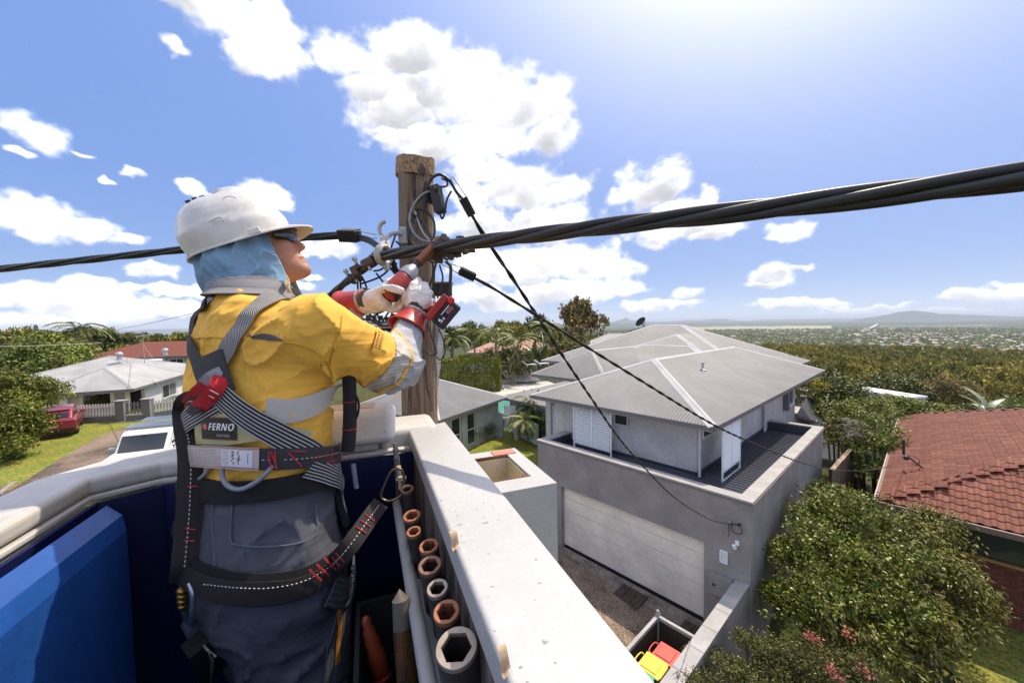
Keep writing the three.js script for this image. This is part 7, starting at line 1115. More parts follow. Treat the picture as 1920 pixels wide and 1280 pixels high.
// ------------------------------------------------------------------ the red tiled house on the right (same frame as the modern house)
{
  const h = thing('red_tile_house', 'red tiled house at the right edge with a dark gutter and shaded brick wall', 'house', HO, HT);
  const ex = 2.05, ez = -6.6, ye = 2.2, sl = Math.atan(0.4), W = 0.27, E = 0.335, prof = [], nP = 9;
  for (let i = 0; i <= nP; i++) { const u = i / nP; prof.push([u * W - W / 2, u < 0.42 ? -0.004 + 0.012 * Math.pow(u / 0.42 - 0.5, 2) * 2 : 0.040 * Math.pow(Math.max(0, Math.sin((u - 0.42) / 0.58 * Math.PI)), 0.8)]); }
  const tileGeo = (() => { const pos = [], idx = []; const L = E + 0.05; for (const [k, [x, y]] of prof.entries()) { pos.push(x, y + 0.030, 0, x, y + 0.004, L, x, y + 0.010, 0); } const n = prof.length; for (let i = 0; i + 1 < n; i++) { const a = i * 3, b = a + 3; idx.push(a, b, a + 1, b, b + 1, a + 1, a, a + 2, b, b, a + 2, b + 2); } idx.push(0, 1, 2); const g = new THREE.BufferGeometry(); g.setAttribute('position', new THREE.Float32BufferAttribute(pos, 3)); g.setIndex(idx); const f = toCreasedNormals(g, 0.6); return metric(f, 1.3); })();   // local: x across, +z up the slope, y out
  const roof = new THREE.Group(); roof.name = 'roof'; h.add(roof);
  const r = rng(41), mats = [M.tile, M.tile2, M.tile3], far = [[], [], []]; let single = 0;
  const place = (base, dirUp, across, normal) => { const m = new THREE.Matrix4().makeBasis(across, normal, dirUp); m.setPosition(base); return m; };
  const cand = [];
  const fUp = V(0, Math.sin(sl), -Math.cos(sl)), fN = V(0, Math.cos(sl), Math.sin(sl)), lUp = V(Math.cos(sl), Math.sin(sl), 0), lN = V(-Math.sin(sl), Math.cos(sl), 0);
  for (let i = 0; i < 15; i++) { const s = i * E; for (let k = 0; k < 36; k++) { const x = ex + 0.12 + k * W; if (x < ex + s * Math.cos(sl) - 0.05 || x > ex + 9.5) continue; cand.push([V(x, ye + s * Math.sin(sl), ez - s * Math.cos(sl)), fUp, V(-1, 0, 0), fN]); } }
  for (let i = 0; i < 17; i++) { const s = i * E; for (let k = 0; k < 63; k++) { const z = ez - 0.12 - k * W; if (z > ez - s * Math.cos(sl) + 0.05 || z < ez - 16.85 + s * Math.cos(sl)) continue; cand.push([V(ex + s * Math.cos(sl), ye + s * Math.sin(sl), z), lUp, V(0, 0, -1), lN]); } }
  const dist = (p) => { const w = hw(p.x, p.y, p.z); const rel = w.clone().sub(EYE); return (-rel.z < 0.5 || rel.x / -rel.z > 1.36 ? 1000 : 0) + rel.length(); };
  cand.sort((a, b) => dist(a[0]) - dist(b[0]));
  for (const [i, [b, up, ac, n]] of cand.entries()) {
    const k = r() < 0.55 ? 0 : r() < 0.6 ? 1 : 2, m = place(b, up, ac.clone().cross(n).dot(up) > 0 ? ac : ac.clone().negate(), n);
    if (i < 298) { const t = part(roof, 'roof_tile', tileGeo, mats[k]); t.applyMatrix4(m.multiply(new THREE.Matrix4().makeRotationY((r() - 0.5) * 0.02))); } else far[k].push(tileGeo.clone().applyMatrix4(m));
  }
  for (let k = 0; k < 3; k++) if (far[k].length) { const o = part(roof, 'roof_tiles', mergeGeometries(far[k]), mats[k]); o.userData.kind = 'stuff'; }
  const cg = new THREE.CylinderGeometry(0.115, 0.13, 0.43, 12, 1, true, -Math.PI / 2, Math.PI).rotateX(Math.PI / 2), hd = V(Math.cos(sl), Math.sin(sl) * Math.SQRT2 / Math.SQRT2, -Math.cos(sl)).normalize();
  const h0 = V(ex, ye + 0.06, ez), hEnd = V(ex + 5.2, ye + 0.06 + 2.08, ez - 5.2), hl2 = hEnd.clone().sub(h0), hn = Math.floor(hl2.length() / 0.38);
  for (let k = 0; k < hn; k++) { const p = h0.clone().addScaledVector(hl2, (k + 0.5) / hn), c = part(roof, 'hip_tile', cg, mats[k % 3 === 1 ? 1 : 0]); c.position.copy(p); c.lookAt(hw(0, 0, 0)); const m = new THREE.Matrix4().lookAt(V(0, 0, 0), hl2, V(0, 1, 0)); c.quaternion.setFromRotationMatrix(m); }
  part(roof, 'barge_tile', Array.from({ length: 14 }, (_, k) => { const s = k * 0.4; return rbox(0.4, 0.08, 0.24, 0.03, ex + s * Math.cos(sl) + 0.1, ye + s * Math.sin(sl) + 0.07, ez - 16.85 + s * Math.cos(sl)); }), M.tile2);
  part(roof, 'underlay', poly([[ex, ye - 0.02, ez], [ex + 10, ye - 0.02, ez], [ex + 10, ye + 1.98, ez - 5.0], [ex + 5, ye + 1.98, ez - 5.0], [ex, ye - 0.02, ez - 16.8], [ex + 6.5, ye + 2.5, ez - 10.3]], [[0, 1, 2, 3], [0, 3, 5, 4]]), M.dark);
  const g2 = mat('brown_gutter', [0.16, 0.11, 0.085], 0.5);
  part(h, 'gutter', [span(ex - 0.1, ex + 10, ye - 0.16, ye - 0.01, ez + 0.02, ez + 0.15), span(ex - 0.12, ex - 0.01, ye - 0.15, ye, ez - 17, ez + 0.02)], g2);
  part(h, 'gutter_lip', [span(ex - 0.1, ex + 10, ye - 0.008, ye + 0.012, ez + 0.12, ez + 0.152), span(ex - 0.135, ex - 0.1, ye - 0.005, ye + 0.015, ez - 17, ez + 0.05)], mat('gutter_lip_pale', [0.50, 0.36, 0.28], 0.5));
  part(h, 'soffit', [span(ex, ex + 10, ye - 0.2, ye - 0.17, ez - 0.7, ez + 0.02)], M.timberPale);
  part(h, 'fascia_lip', span(ex - 0.1, ex + 10, ye - 0.215, ye - 0.195, ez + 0.0, ez + 0.02), M.timberPale);
  part(h, 'brick_wall', [span(ex + 0.6, ex + 10, -2.2, 0.85, ez - 0.9, ez - 0.7), span(ex + 0.6, ex + 0.8, -2.2, 2.1, ez - 16.5, ez - 0.9), span(ex + 0.6, ex + 1.6, 0.85, 2.1, ez - 0.9, ez - 0.7)], M.brick);
  const nb = [], bg = new THREE.BoxGeometry(0.228, 0.074, 0.03), im = new THREE.InstancedMesh(bg, mat('dark_red_bricks', [0.17, 0.05, 0.032], 0.9), 900); im.name = 'bricks'; im.userData.kind = 'stuff'; let c = 0;
  for (let j = 0; j < 24; j++) for (let i = 0; i < 36; i++) { const x = ex + 0.72 + i * 0.24 + (j % 2) * 0.12; if (c < 900) { im.setMatrixAt(c, new THREE.Matrix4().makeTranslation(x, 0.8 - j * 0.086, ez - 0.69)); im.setColorAt(c, new THREE.Color().setScalar(0.7 + r() * 0.6)); c++; } } im.count = c; h.add(im);
  const win = new THREE.Group(); win.name = 'window'; h.add(win); part(win, 'frame', [span(ex + 1.6, ex + 1.68, 0.86, 2.02, ez - 0.82, ez - 0.72), span(ex + 3.3, ex + 3.38, 0.86, 2.02, ez - 0.82, ez - 0.72), span(ex + 4.2, ex + 4.27, 0.86, 2.02, ez - 0.82, ez - 0.72), span(ex + 1.6, ex + 7, 0.86, 0.93, ez - 0.83, ez - 0.66)], mat('ochre_timber', [0.40, 0.22, 0.06], 0.7)); part(win, 'pane', span(ex + 1.68, ex + 7, 0.93, 2.0, ez - 0.79, ez - 0.78), M.glass);
  part(win, 'curtain', span(ex + 3.78, ex + 4.15, 0.95, 2.0, ez - 0.76, ez - 0.74), M.offwhite);
  // service mast on its roof
  const ms = thing('service_mast', 'dark iron service mast with brace on the red tiled roof', 'mast', at(1700, 856, 14.9));
  part(ms, 'post', rod(V(0.3, -0.05, -0.4), V(0.3, 0.55, -0.4), 0.04), M.darkMetal); part(ms, 'brace', rod(V(0, 0.05, 0), V(0.72, -0.62, 0.25), 0.03), M.darkMetal); part(ms, 'insulator', [new THREE.SphereGeometry(0.09, 12, 8).translate(-0.02, -0.04, 0.02), rod(V(-0.02, 0.02, 0), V(0.3, 0.12, -0.35), 0.018)], M.black);
  part(ms, 'wire', tube([V(0, 0.05, 0), V(0.25, 0.02, 0.1), V(0.4, -0.15, 0.1), V(0.3, -0.32, 0.12), V(0.1, -0.2, 0.1)], 0.012, 30, 6), M.black);
}
{
  const f = thing('timber_fence', 'brown timber paling fence with stepped sloping tops beside the garage wall', 'fence', HO, HT), r = rng(6);
  const pg = new THREE.BoxGeometry(0.02, 1, 0.145);
  for (let s = 0; s < 4; s++) { const z0 = -8.2 - s * 2.5, y0 = 2.35 - s * 0.22, y1 = y0 - 0.0; for (let k = 0; k < 16; k++) { const t = k / 16, top = lerp(y0 + 0.05, y0 - 0.12, t), b = part(f, 'paling', pg, r() < 0.3 ? M.timberPale : M.timber); b.scale.y = top + 1.6; b.position.set(0.6, (top - 1.6) / 2, z0 - k * 0.155); }
    part(f, 'capping', beam(V(0.6, y0 + 0.07, z0 + 0.05), V(0.6, y0 - 0.10, z0 - 2.45), 0.16, 0.04), M.timberPale); part(f, 'post', span(0.5, 0.6, -1.4, y0 + 0.1, z0 - 0.02, z0 + 0.08), M.timberDark); }
  const sf = thing('red_cloth', 'small bright red cloth shape behind the end of the garage wall', 'cloth', hw(0.25, 0.2, -11.6), HT); part(sf, 'sheet', poly([[0, 1.25, 0], [-0.5, 0, 0.3], [0.5, 0, 0.1], [0.1, 0, -0.6]], [[0, 1, 2], [0, 2, 3], [0, 3, 1]]), mat('red_canvas', [0.60, 0.03, 0.03], 0.8));
  const cl = thing('clothes_frame', 'grey metal rack lying in the garden behind the garage', 'rack', at(1552, 818, 22)); part(cl, 'bar', [rod(V(0, 0, 0), V(0.7, 0.55, 0), 0.025), rod(V(-1.1, 0.3, -0.2), V(0, 0, 0), 0.025), rod(V(-1.1, 0.3, -0.2), V(-0.4, 0.85, -0.2), 0.025), rod(V(-0.4, 0.85, -0.2), V(0.7, 0.55, 0), 0.025), ...[0.2, 0.4, 0.6, 0.8].map((t) => rod(V(-1.1 * t, 0.3 * t, -0.2 * t), V(lerp(0.7, -0.4, t), lerp(0.55, 0.85, t), -0.2 * t), 0.014))], M.galv);
}
// ------------------------------------------------------------------ plants
const leafMat = (name, c, rough = 0.5, tr = 0.10) => mat(name, c, rough, { vertexColors: true, transmission: tr, thickness: 0, specularIntensity: 0.5 });
const LM = {
  glossy: leafMat('glossy_green_leaf', [0.165, 0.195, 0.026], 0.38), droop: leafMat('olive_leaf', [0.165, 0.165, 0.022], 0.42), small: leafMat('small_dark_leaf', [0.12, 0.125, 0.03], 0.45), red: leafMat('pink_red_flower', [0.46, 0.14, 0.11], 0.7),
  bright: leafMat('bright_green_leaf', [0.21, 0.26, 0.04], 0.5), gum: leafMat('gum_leaf', [0.27, 0.262, 0.055], 0.65), dark: leafMat('deep_green_leaf', [0.10, 0.125, 0.028], 0.5), autumn: leafMat('russet_leaf', [0.25, 0.195, 0.06], 0.65), yellow: leafMat('yellow_green_leaf', [0.36, 0.32, 0.04], 0.5), palm: leafMat('palm_leaf', [0.19, 0.21, 0.06], 0.45), hedge: leafMat('hedge_leaf', [0.23, 0.24, 0.022], 0.5),
};
const bark = mat('bark', [0.20, 0.165, 0.125], 0.95, { map: clones(T.wood, 0.6, 0.3) }), paleBark = mat('pale_bark', [0.42, 0.37, 0.29], 0.95, { map: clones(T.wood, 0.6, 0.3) });
function leafMesh(list) { // list of {p, d (direction), n (face), L, W, c}
  const pos = new Float32Array(list.length * 12), nor = new Float32Array(list.length * 12), colr = new Float32Array(list.length * 12), idx = new Uint32Array(list.length * 6), s = V(), n = V();
  list.forEach((q, i) => {
    s.crossVectors(q.d, q.n).normalize(); n.crossVectors(s, q.d).normalize(); const b = 0.18 * q.W;
    const v = [[0, 0, 0], [q.L * 0.45, q.W / 2, b], [q.L, 0, -b * 0.6], [q.L * 0.45, -q.W / 2, b]];
    v.forEach(([a, w, h], k) => { const o = i * 12 + k * 3; pos[o] = q.p.x + q.d.x * a + s.x * w + n.x * h; pos[o + 1] = q.p.y + q.d.y * a + s.y * w + n.y * h; pos[o + 2] = q.p.z + q.d.z * a + s.z * w + n.z * h; nor[o] = n.x; nor[o + 1] = n.y; nor[o + 2] = n.z; colr[o] = q.c[0]; colr[o + 1] = q.c[1]; colr[o + 2] = q.c[2]; });
    idx.set([i * 4, i * 4 + 1, i * 4 + 2, i * 4, i * 4 + 2, i * 4 + 3], i * 6);
  });
  const g = new THREE.BufferGeometry(); g.setAttribute('position', new THREE.BufferAttribute(pos, 3)); g.setAttribute('normal', new THREE.BufferAttribute(nor, 3)); g.setAttribute('color', new THREE.BufferAttribute(colr, 3)); g.setAttribute('uv', new THREE.BufferAttribute(new Float32Array(list.length * 8), 2)); g.setIndex(new THREE.BufferAttribute(idx, 1)); return g;
}
const rdir = (r) => { const z = r() * 2 - 1, a = r() * Math.PI * 2, q = Math.sqrt(1 - z * z); return V(q * Math.cos(a), z, q * Math.sin(a)); };
const shadeOf = (r, warm = 0.25) => { const k = 0.62 + 0.7 * r(), w = 1 + warm * (r() - 0.4); return [k * w, k, k * (1 - 0.3 * (r() - 0.3))]; };
// a crown from lobes [x, y, z, r, flatten]: leaves in tufts on and under the surface of each lobe
function crown(lobes, n, { L = 0.07, W = 0.035, seed = 1, tuft = 7, spread = 2.2, droop = 0.2, warm = 0.3, deep = 0.35, clump = 0 } = {}) {
  const r = rng(seed), out = [];
  if (clump) lobes = lobes.flatMap(([x, y, z, q, f = 0.85]) => Array.from({ length: clump }, () => { const u = rdir(r); if (u.y < -0.2) u.y *= -0.6; const R = q * (0.62 + 0.2 * r()); return [x + u.x * R, y + u.y * R * f, z + u.z * R, q * (0.26 + 0.16 * r()), 0.8]; }));
  const area = lobes.map((l) => l[3] * l[3]), sum = area.reduce((a, b) => a + b, 0);
  const tips = Math.ceil(n / tuft);
  for (let i = 0; i < tips; i++) {
    let a = r() * sum, k = 0; while (a > area[k]) a -= area[k++]; const [lx, ly, lz, lr, fl = 0.85] = lobes[k];
    let u = rdir(r); if (u.y < -0.35 && r() < 0.7) u.y = -u.y; const lump = 1 + 0.34 * noise(u.x * 2.6 + lx * 3, u.y * 2.6 + ly * 3, u.z * 2.6 + lz * 3) + 0.24 * noise(u.x * 6 + k, u.y * 6, u.z * 6), R = lr * lump * (1 - deep * Math.pow(r(), 2.2));
    const c = V(lx + u.x * R, ly + u.y * R * fl, lz + u.z * R), tone = 0.85 + 0.75 * noise(c.x * 0.9 / lr * 2, c.y * 1.1 / lr * 2, c.z * 0.9 / lr * 2 + seed);
    for (let j = 0; j < tuft; j++) { const d = u.clone().multiplyScalar(0.7).add(rdir(r)).add(V(0, 0.35 - droop * 2, 0)).normalize(), s = shadeOf(r, warm); out.push({ p: c.clone().addScaledVector(rdir(r), L * spread * r()), d, n: u.clone().multiplyScalar(0.8).add(V(0, 0.8, 0)).addScaledVector(rdir(r), 0.75), L: L * (0.7 + 0.6 * r()), W: W * (0.7 + 0.6 * r()), c: s.map((x) => x * tone) }); }
  }
  return leafMesh(out);
}
const stuffPart = (o, name, g, m) => { const q = part(o, name, g, m); q.userData.kind = 'stuff'; return q; };
function limbs(seed, h, r0, n, spread, lean = 0) { const r = rng(seed), out = [tube([V(0, -0.8, 0), V(lean * 0.3, h * 0.3, 0), V(lean, h * 0.6, 0.1 * h * (r() - 0.5)), V(lean, h * 0.85, 0)], r0, 12, 7)]; for (let k = 0; k < n; k++) { const a = k / n * 6.28 + r(), y = h * (0.35 + 0.3 * r()); out.push(tube([V(lean * 0.6, y, 0), V(lean + Math.cos(a) * spread * 0.5, y + h * 0.15, Math.sin(a) * spread * 0.5), V(lean + Math.cos(a) * spread, y + h * 0.38, Math.sin(a) * spread)], r0 * 0.45, 8, 5)); } return out; }
const shrub = (name, label, base, lobesPx, n, m, opt, category = 'shrub', group) => {  // lobes given as [px, py, distance, radius, flatten]
  const o = thing(name, label, category, base, 0, group), lobes = lobesPx.map(([x, y, d, r, f]) => { const p = at(x, y, d).sub(base); return [p.x, p.y, p.z, r, f]; });
  stuffPart(o, 'foliage', crown(lobes, n, opt), m);
  const r = rng(opt.seed), st = []; for (const l of lobes) st.push(tube([V(l[0] * 0.3, -0.3, l[2] * 0.3), V(l[0] * 0.6, l[1] * 0.5, l[2] * 0.6), V(l[0], l[1], l[2])], 0.03 + 0.02 * l[3], 10, 6)); part(o, 'stem', st, bark);
  return o;
};
{
  // big shrubs at the lower right
  shrub('glossy_shrub', 'big glossy green shrub against the garage side wall', hw(2.3, -1.0, -1.4), [[1565, 945, 12.2, 0.9], [1530, 1000, 11.4, 1.0], [1600, 985, 11.2, 1.15], [1500, 1075, 10.6, 1.0], [1570, 1065, 10.2, 1.25], [1640, 1060, 10.2, 1.2], [1480, 1150, 10.0, 0.8], [1560, 1150, 9.4, 1.05], [1640, 1150, 9.3, 1.0], [1450, 1120, 10.4, 0.5]], 26000, LM.glossy, { L: 0.095, W: 0.052, seed: 21, warm: 0.5, droop: 0.15, deep: 0.35, clump: 13 });
  shrub('weeping_shrub', 'drooping olive-green shrub in front of the red tiled house', at(1730, 1110, 10.6).setY(-1.0), [[1735, 985, 12.0, 0.85], [1700, 1010, 11.6, 0.95], [1775, 1030, 11.2, 0.75], [1740, 1085, 10.5, 1.05], [1800, 1105, 10.3, 0.75], [1700, 1150, 9.8, 0.9], [1770, 1160, 9.8, 0.7], [1840, 1140, 10.2, 0.42], [1690, 1215, 9.0, 0.75], [1640, 1225, 8.8, 0.7], [1745, 1210, 9.3, 0.6], [1800, 1175, 9.7, 0.5], [1720, 1265, 8.6, 0.6]], 20000, LM.droop, { L: 0.13, W: 0.04, seed: 22, warm: 0.5, droop: 0.75, deep: 0.35, clump: 13 });
  const fs = shrub('flowering_shrub', 'small-leaved dark shrub with pink-red flowers at the bottom edge by the retaining wall', hw(1.1, -0.9, 3.4), [[1420, 1255, 8.3, 0.75], [1350, 1285, 8.0, 0.75], [1480, 1245, 8.3, 0.7], [1540, 1265, 8.0, 0.75], [1600, 1275, 8.0, 0.7], [1390, 1330, 7.6, 0.9], [1510, 1330, 7.6, 0.9], [1400, 1205, 8.6, 0.28], [1300, 1300, 7.6, 0.4]], 26000, LM.small, { L: 0.055, W: 0.028, seed: 23, warm: 0.8, droop: 0.0, deep: 0.4, clump: 12 });
  for (const [x, y, d] of [[1518, 1192, 7.95], [1530, 1200, 7.9], [1592, 1188, 8.0], [1560, 1258, 7.5], [1572, 1268, 7.4], [1622, 1262, 7.5]]) { const p = at(x, y, d).sub(fs.position); stuffPart(fs, 'flower_cluster', crown([[p.x, p.y, p.z, 0.075, 0.8]], 55, { L: 0.05, W: 0.04, seed: x, tuft: 5, warm: 0.1, deep: 0.8 }), LM.red); }
  // garden behind the garage and fence
  shrub('vine_mound', 'bright green vine-covered mound with bare twigs above the timber fence', at(1650, 870, 19).setY(-2), [[1640, 815, 19, 1.3], [1665, 850, 18.5, 1.1], [1600, 790, 20, 1.2], [1690, 860, 18.5, 0.9], [1570, 770, 21, 1.0], [1640, 780, 21, 1.3], [1600, 845, 19.5, 1.2], [1665, 895, 17.8, 1.1], [1572, 825, 21, 1.0], [1635, 875, 18.4, 1.1], [1690, 910, 17.4, 0.8]], 15000, LM.bright, { L: 0.11, W: 0.07, seed: 31, warm: 0.5, clump: 10 });
  { const o = thing('bare_twigs', 'tangle of grey bare twigs on top of the vine mound', 'twigs', at(1598, 800, 18.6)), r = rng(8), t = []; for (let k = 0; k < 90; k++) { const a = V((r() - 0.5) * 0.9, (r() - 0.6) * 0.9, (r() - 0.5) * 0.6), b = a.clone().add(V((r() - 0.5) * 0.6, 0.25 * (r() - 0.3), (r() - 0.5) * 0.5)), c = b.clone().add(V((r() - 0.5) * 0.4, -0.3 * r(), (r() - 0.5) * 0.3)); t.push(tube([a, b, c], 0.008, 5, 4)); } stuffPart(o, 'twig', t, mat('grey_twig', [0.36, 0.30, 0.24], 0.9)); }
  shrub('ball_shrub', 'round clipped golden-green shrub at the corner of the modern house', at(1523, 738, 27).setY(-3), [[1523, 736, 27, 1.35, 0.95]], 9000, LM.yellow, { L: 0.09, W: 0.055, seed: 32, deep: 0.12 });
  shrub('frangipani', 'broad-leaved dark shrub with pale flowers right of the clipped ball shrub', at(1575, 765, 26).setY(-3), [[1575, 745, 26, 1.5], [1560, 770, 25, 1.2], [1595, 760, 25, 1.1], [1540, 712, 29, 1.4, 0.5]], 6500, LM.dark, { L: 0.24, W: 0.10, seed: 33 });
  shrub('garden_shrub', 'orange-tipped green shrub beside the awning roof', at(1620, 800, 22).setY(-2.5), [[1610, 780, 23, 0.9], [1580, 812, 20.5, 0.8], [1630, 770, 24, 0.8]], 6000, LM.autumn, { L: 0.13, W: 0.06, seed: 34 });
  shrub('garden_hedge', 'loose green hedge running behind the red tiled ridge', at(1730, 800, 25).setY(-4), [[1680, 780, 25, 1.5], [1720, 785, 25, 1.3], [1770, 788, 26, 1.2], [1820, 780, 26, 1.2], [1870, 778, 26, 1.3], [1915, 770, 26, 1.3], [1700, 815, 23, 1.2], [1670, 830, 21, 1.0]], 15000, LM.bright, { L: 0.15, W: 0.085, seed: 35, warm: 0.4, clump: 9 });
  shrub('dark_hedge', 'dark rounded trees just below the flat white roofs', at(1690, 750, 44).setY(-8), [[1670, 735, 46, 2.4], [1645, 735, 48, 2.0], [1720, 748, 44, 1.6], [1690, 742, 45, 2.0]], 6500, LM.dark, { L: 0.28, W: 0.18, seed: 36, warm: 0.7 });
  shrub('brown_tree', 'pale brown open-crowned tree above the white flat roofs', at(1770, 770, 44).setY(-9), [[1770, 735, 44, 2.2], [1740, 745, 44, 1.4], [1800, 740, 45, 1.8], [1775, 760, 44, 1.6]], 6500, LM.autumn, { L: 0.26, W: 0.13, seed: 37, deep: 0.6 }, 'tree');
  // garden by the cottage and lawn
  shrub('border_plants', 'low dark border plants along the cottage wall', at(890, 820, 27).setY(-0.2), [[870, 822, 26.5, 0.35], [888, 818, 27, 0.4], [905, 812, 28, 0.5], [850, 825, 26, 0.3], [915, 808, 28.5, 0.4]], 3000, LM.dark, { L: 0.22, W: 0.03, seed: 41, droop: -0.3 });
  shrub('shady_shrubs', 'dark green shrubs filling the corner between low wing and white column', at(1010, 805, 29).setY(-0.2), [[1000, 785, 29, 1.2], [1020, 790, 28, 1.1], [985, 795, 29, 0.9], [1015, 765, 29.5, 1.2], [1000, 808, 27.5, 0.7]], 6500, LM.dark, { L: 0.20, W: 0.10, seed: 42 });
  shrub('tropical_shrubs', 'mass of mixed green and russet shrubs behind the terrace below the pink roofs', at(990, 700, 56).setY(0), [[925, 672, 54, 1.6], [960, 672, 55, 1.8], [995, 676, 56, 1.6], [1030, 668, 57, 1.8], [1060, 655, 58, 1.7], [975, 690, 53, 1.2], [1085, 645, 60, 1.6], [945, 690, 52, 1.2], [968, 697, 50, 0.8], [1012, 688, 53, 0.8], [1035, 680, 54, 1.0]], 11000, LM.droop, { L: 0.34, W: 0.15, seed: 46, warm: 0.9 });
  // clipped hedge behind the cottage
  { const b = at(875, 735, 46).setY(-0.1), o = thing('clipped_hedge', 'tall clipped green hedge behind the cottage roof', 'hedge', b), r = rng(44), list = []; const w = 4.3, hh = 4.5, dp = 1.6;
    for (let k = 0; k < 16000; k++) { const f = r() * 3.0, q = V((r() * 2 - 1) * w, r() * hh, (r() * 2 - 1) * dp), u = V(0, 0, 0); if (f < 1.45) { u.z = r() < 0.8 ? 1 : -1; q.z = u.z * dp; } else if (f < 2.2) { u.y = 1; q.y = hh; } else { u.x = r() < 0.5 ? 1 : -1; q.x = u.x * w; }
      const e = Math.max(0, q.y / hh - 0.86) + Math.max(0, Math.abs(q.x) / w - 0.9); q.x *= 1 - e * 0.5; q.z *= 1 - e; q.addScaledVector(u, 0.35 * noise(q.x * 0.9, q.y * 0.9, q.z) - 0.35 * r() * r()); list.push({ p: q, d: u.clone().add(rdir(r)).normalize(), n: u.clone().add(V(0, 0.5, 0)).addScaledVector(rdir(r), 0.7), L: 0.22, W: 0.14, c: shadeOf(r, 0.3) }); }
    stuffPart(o, 'foliage', leafMesh(list), LM.hedge); part(o, 'stem', [-3, -1, 1, 3].map((x) => rod(V(x, -0.3, 0), V(x, 3, 0), 0.12, 0.05)), bark); }
}
// palms and banana-like plants
function frond(L, droop, seed, n = 26) { const r = rng(seed), list = [], c = new THREE.CatmullRomCurve3([V(0, 0, 0), V(L * 0.35, L * 0.22, 0), V(L * 0.75, L * (0.16 - droop * 0.3), 0), V(L, -L * droop * 0.8, 0)]); for (let i = 1; i <= n; i++) { const t = i / n, p = c.getPoint(t), tn = c.getTangent(t); for (const s of [-1, 1]) list.push({ p, d: V(tn.x * 0.6, tn.y * 0.6 - 0.35, s * 0.9).normalize(), n: V(0, 1, 0).addScaledVector(rdir(r), 0.2), L: L * 0.28 * Math.sin(Math.PI * (0.12 + 0.83 * t)) + 0.05, W: L * 0.035, c: shadeOf(r, 0.4) }); } return list; }
function palmCrown(seed, n, L) { const r = rng(seed), all = []; for (let k = 0; k < n; k++) { const a = k / n * 6.28 + r() * 0.4, q = new THREE.Quaternion().setFromAxisAngle(V(0, 1, 0), a), tilt = new THREE.Quaternion().setFromAxisAngle(V(0, 0, 1), 0.75 - 0.95 * r()); for (const l of frond(L * (0.8 + 0.3 * r()), 0.15 + 0.4 * r(), seed * 7 + k)) { for (const f of ['p', 'd', 'n']) l[f] = l[f].clone().applyQuaternion(tilt).applyQuaternion(q); all.push(l); } } return leafMesh(all); }
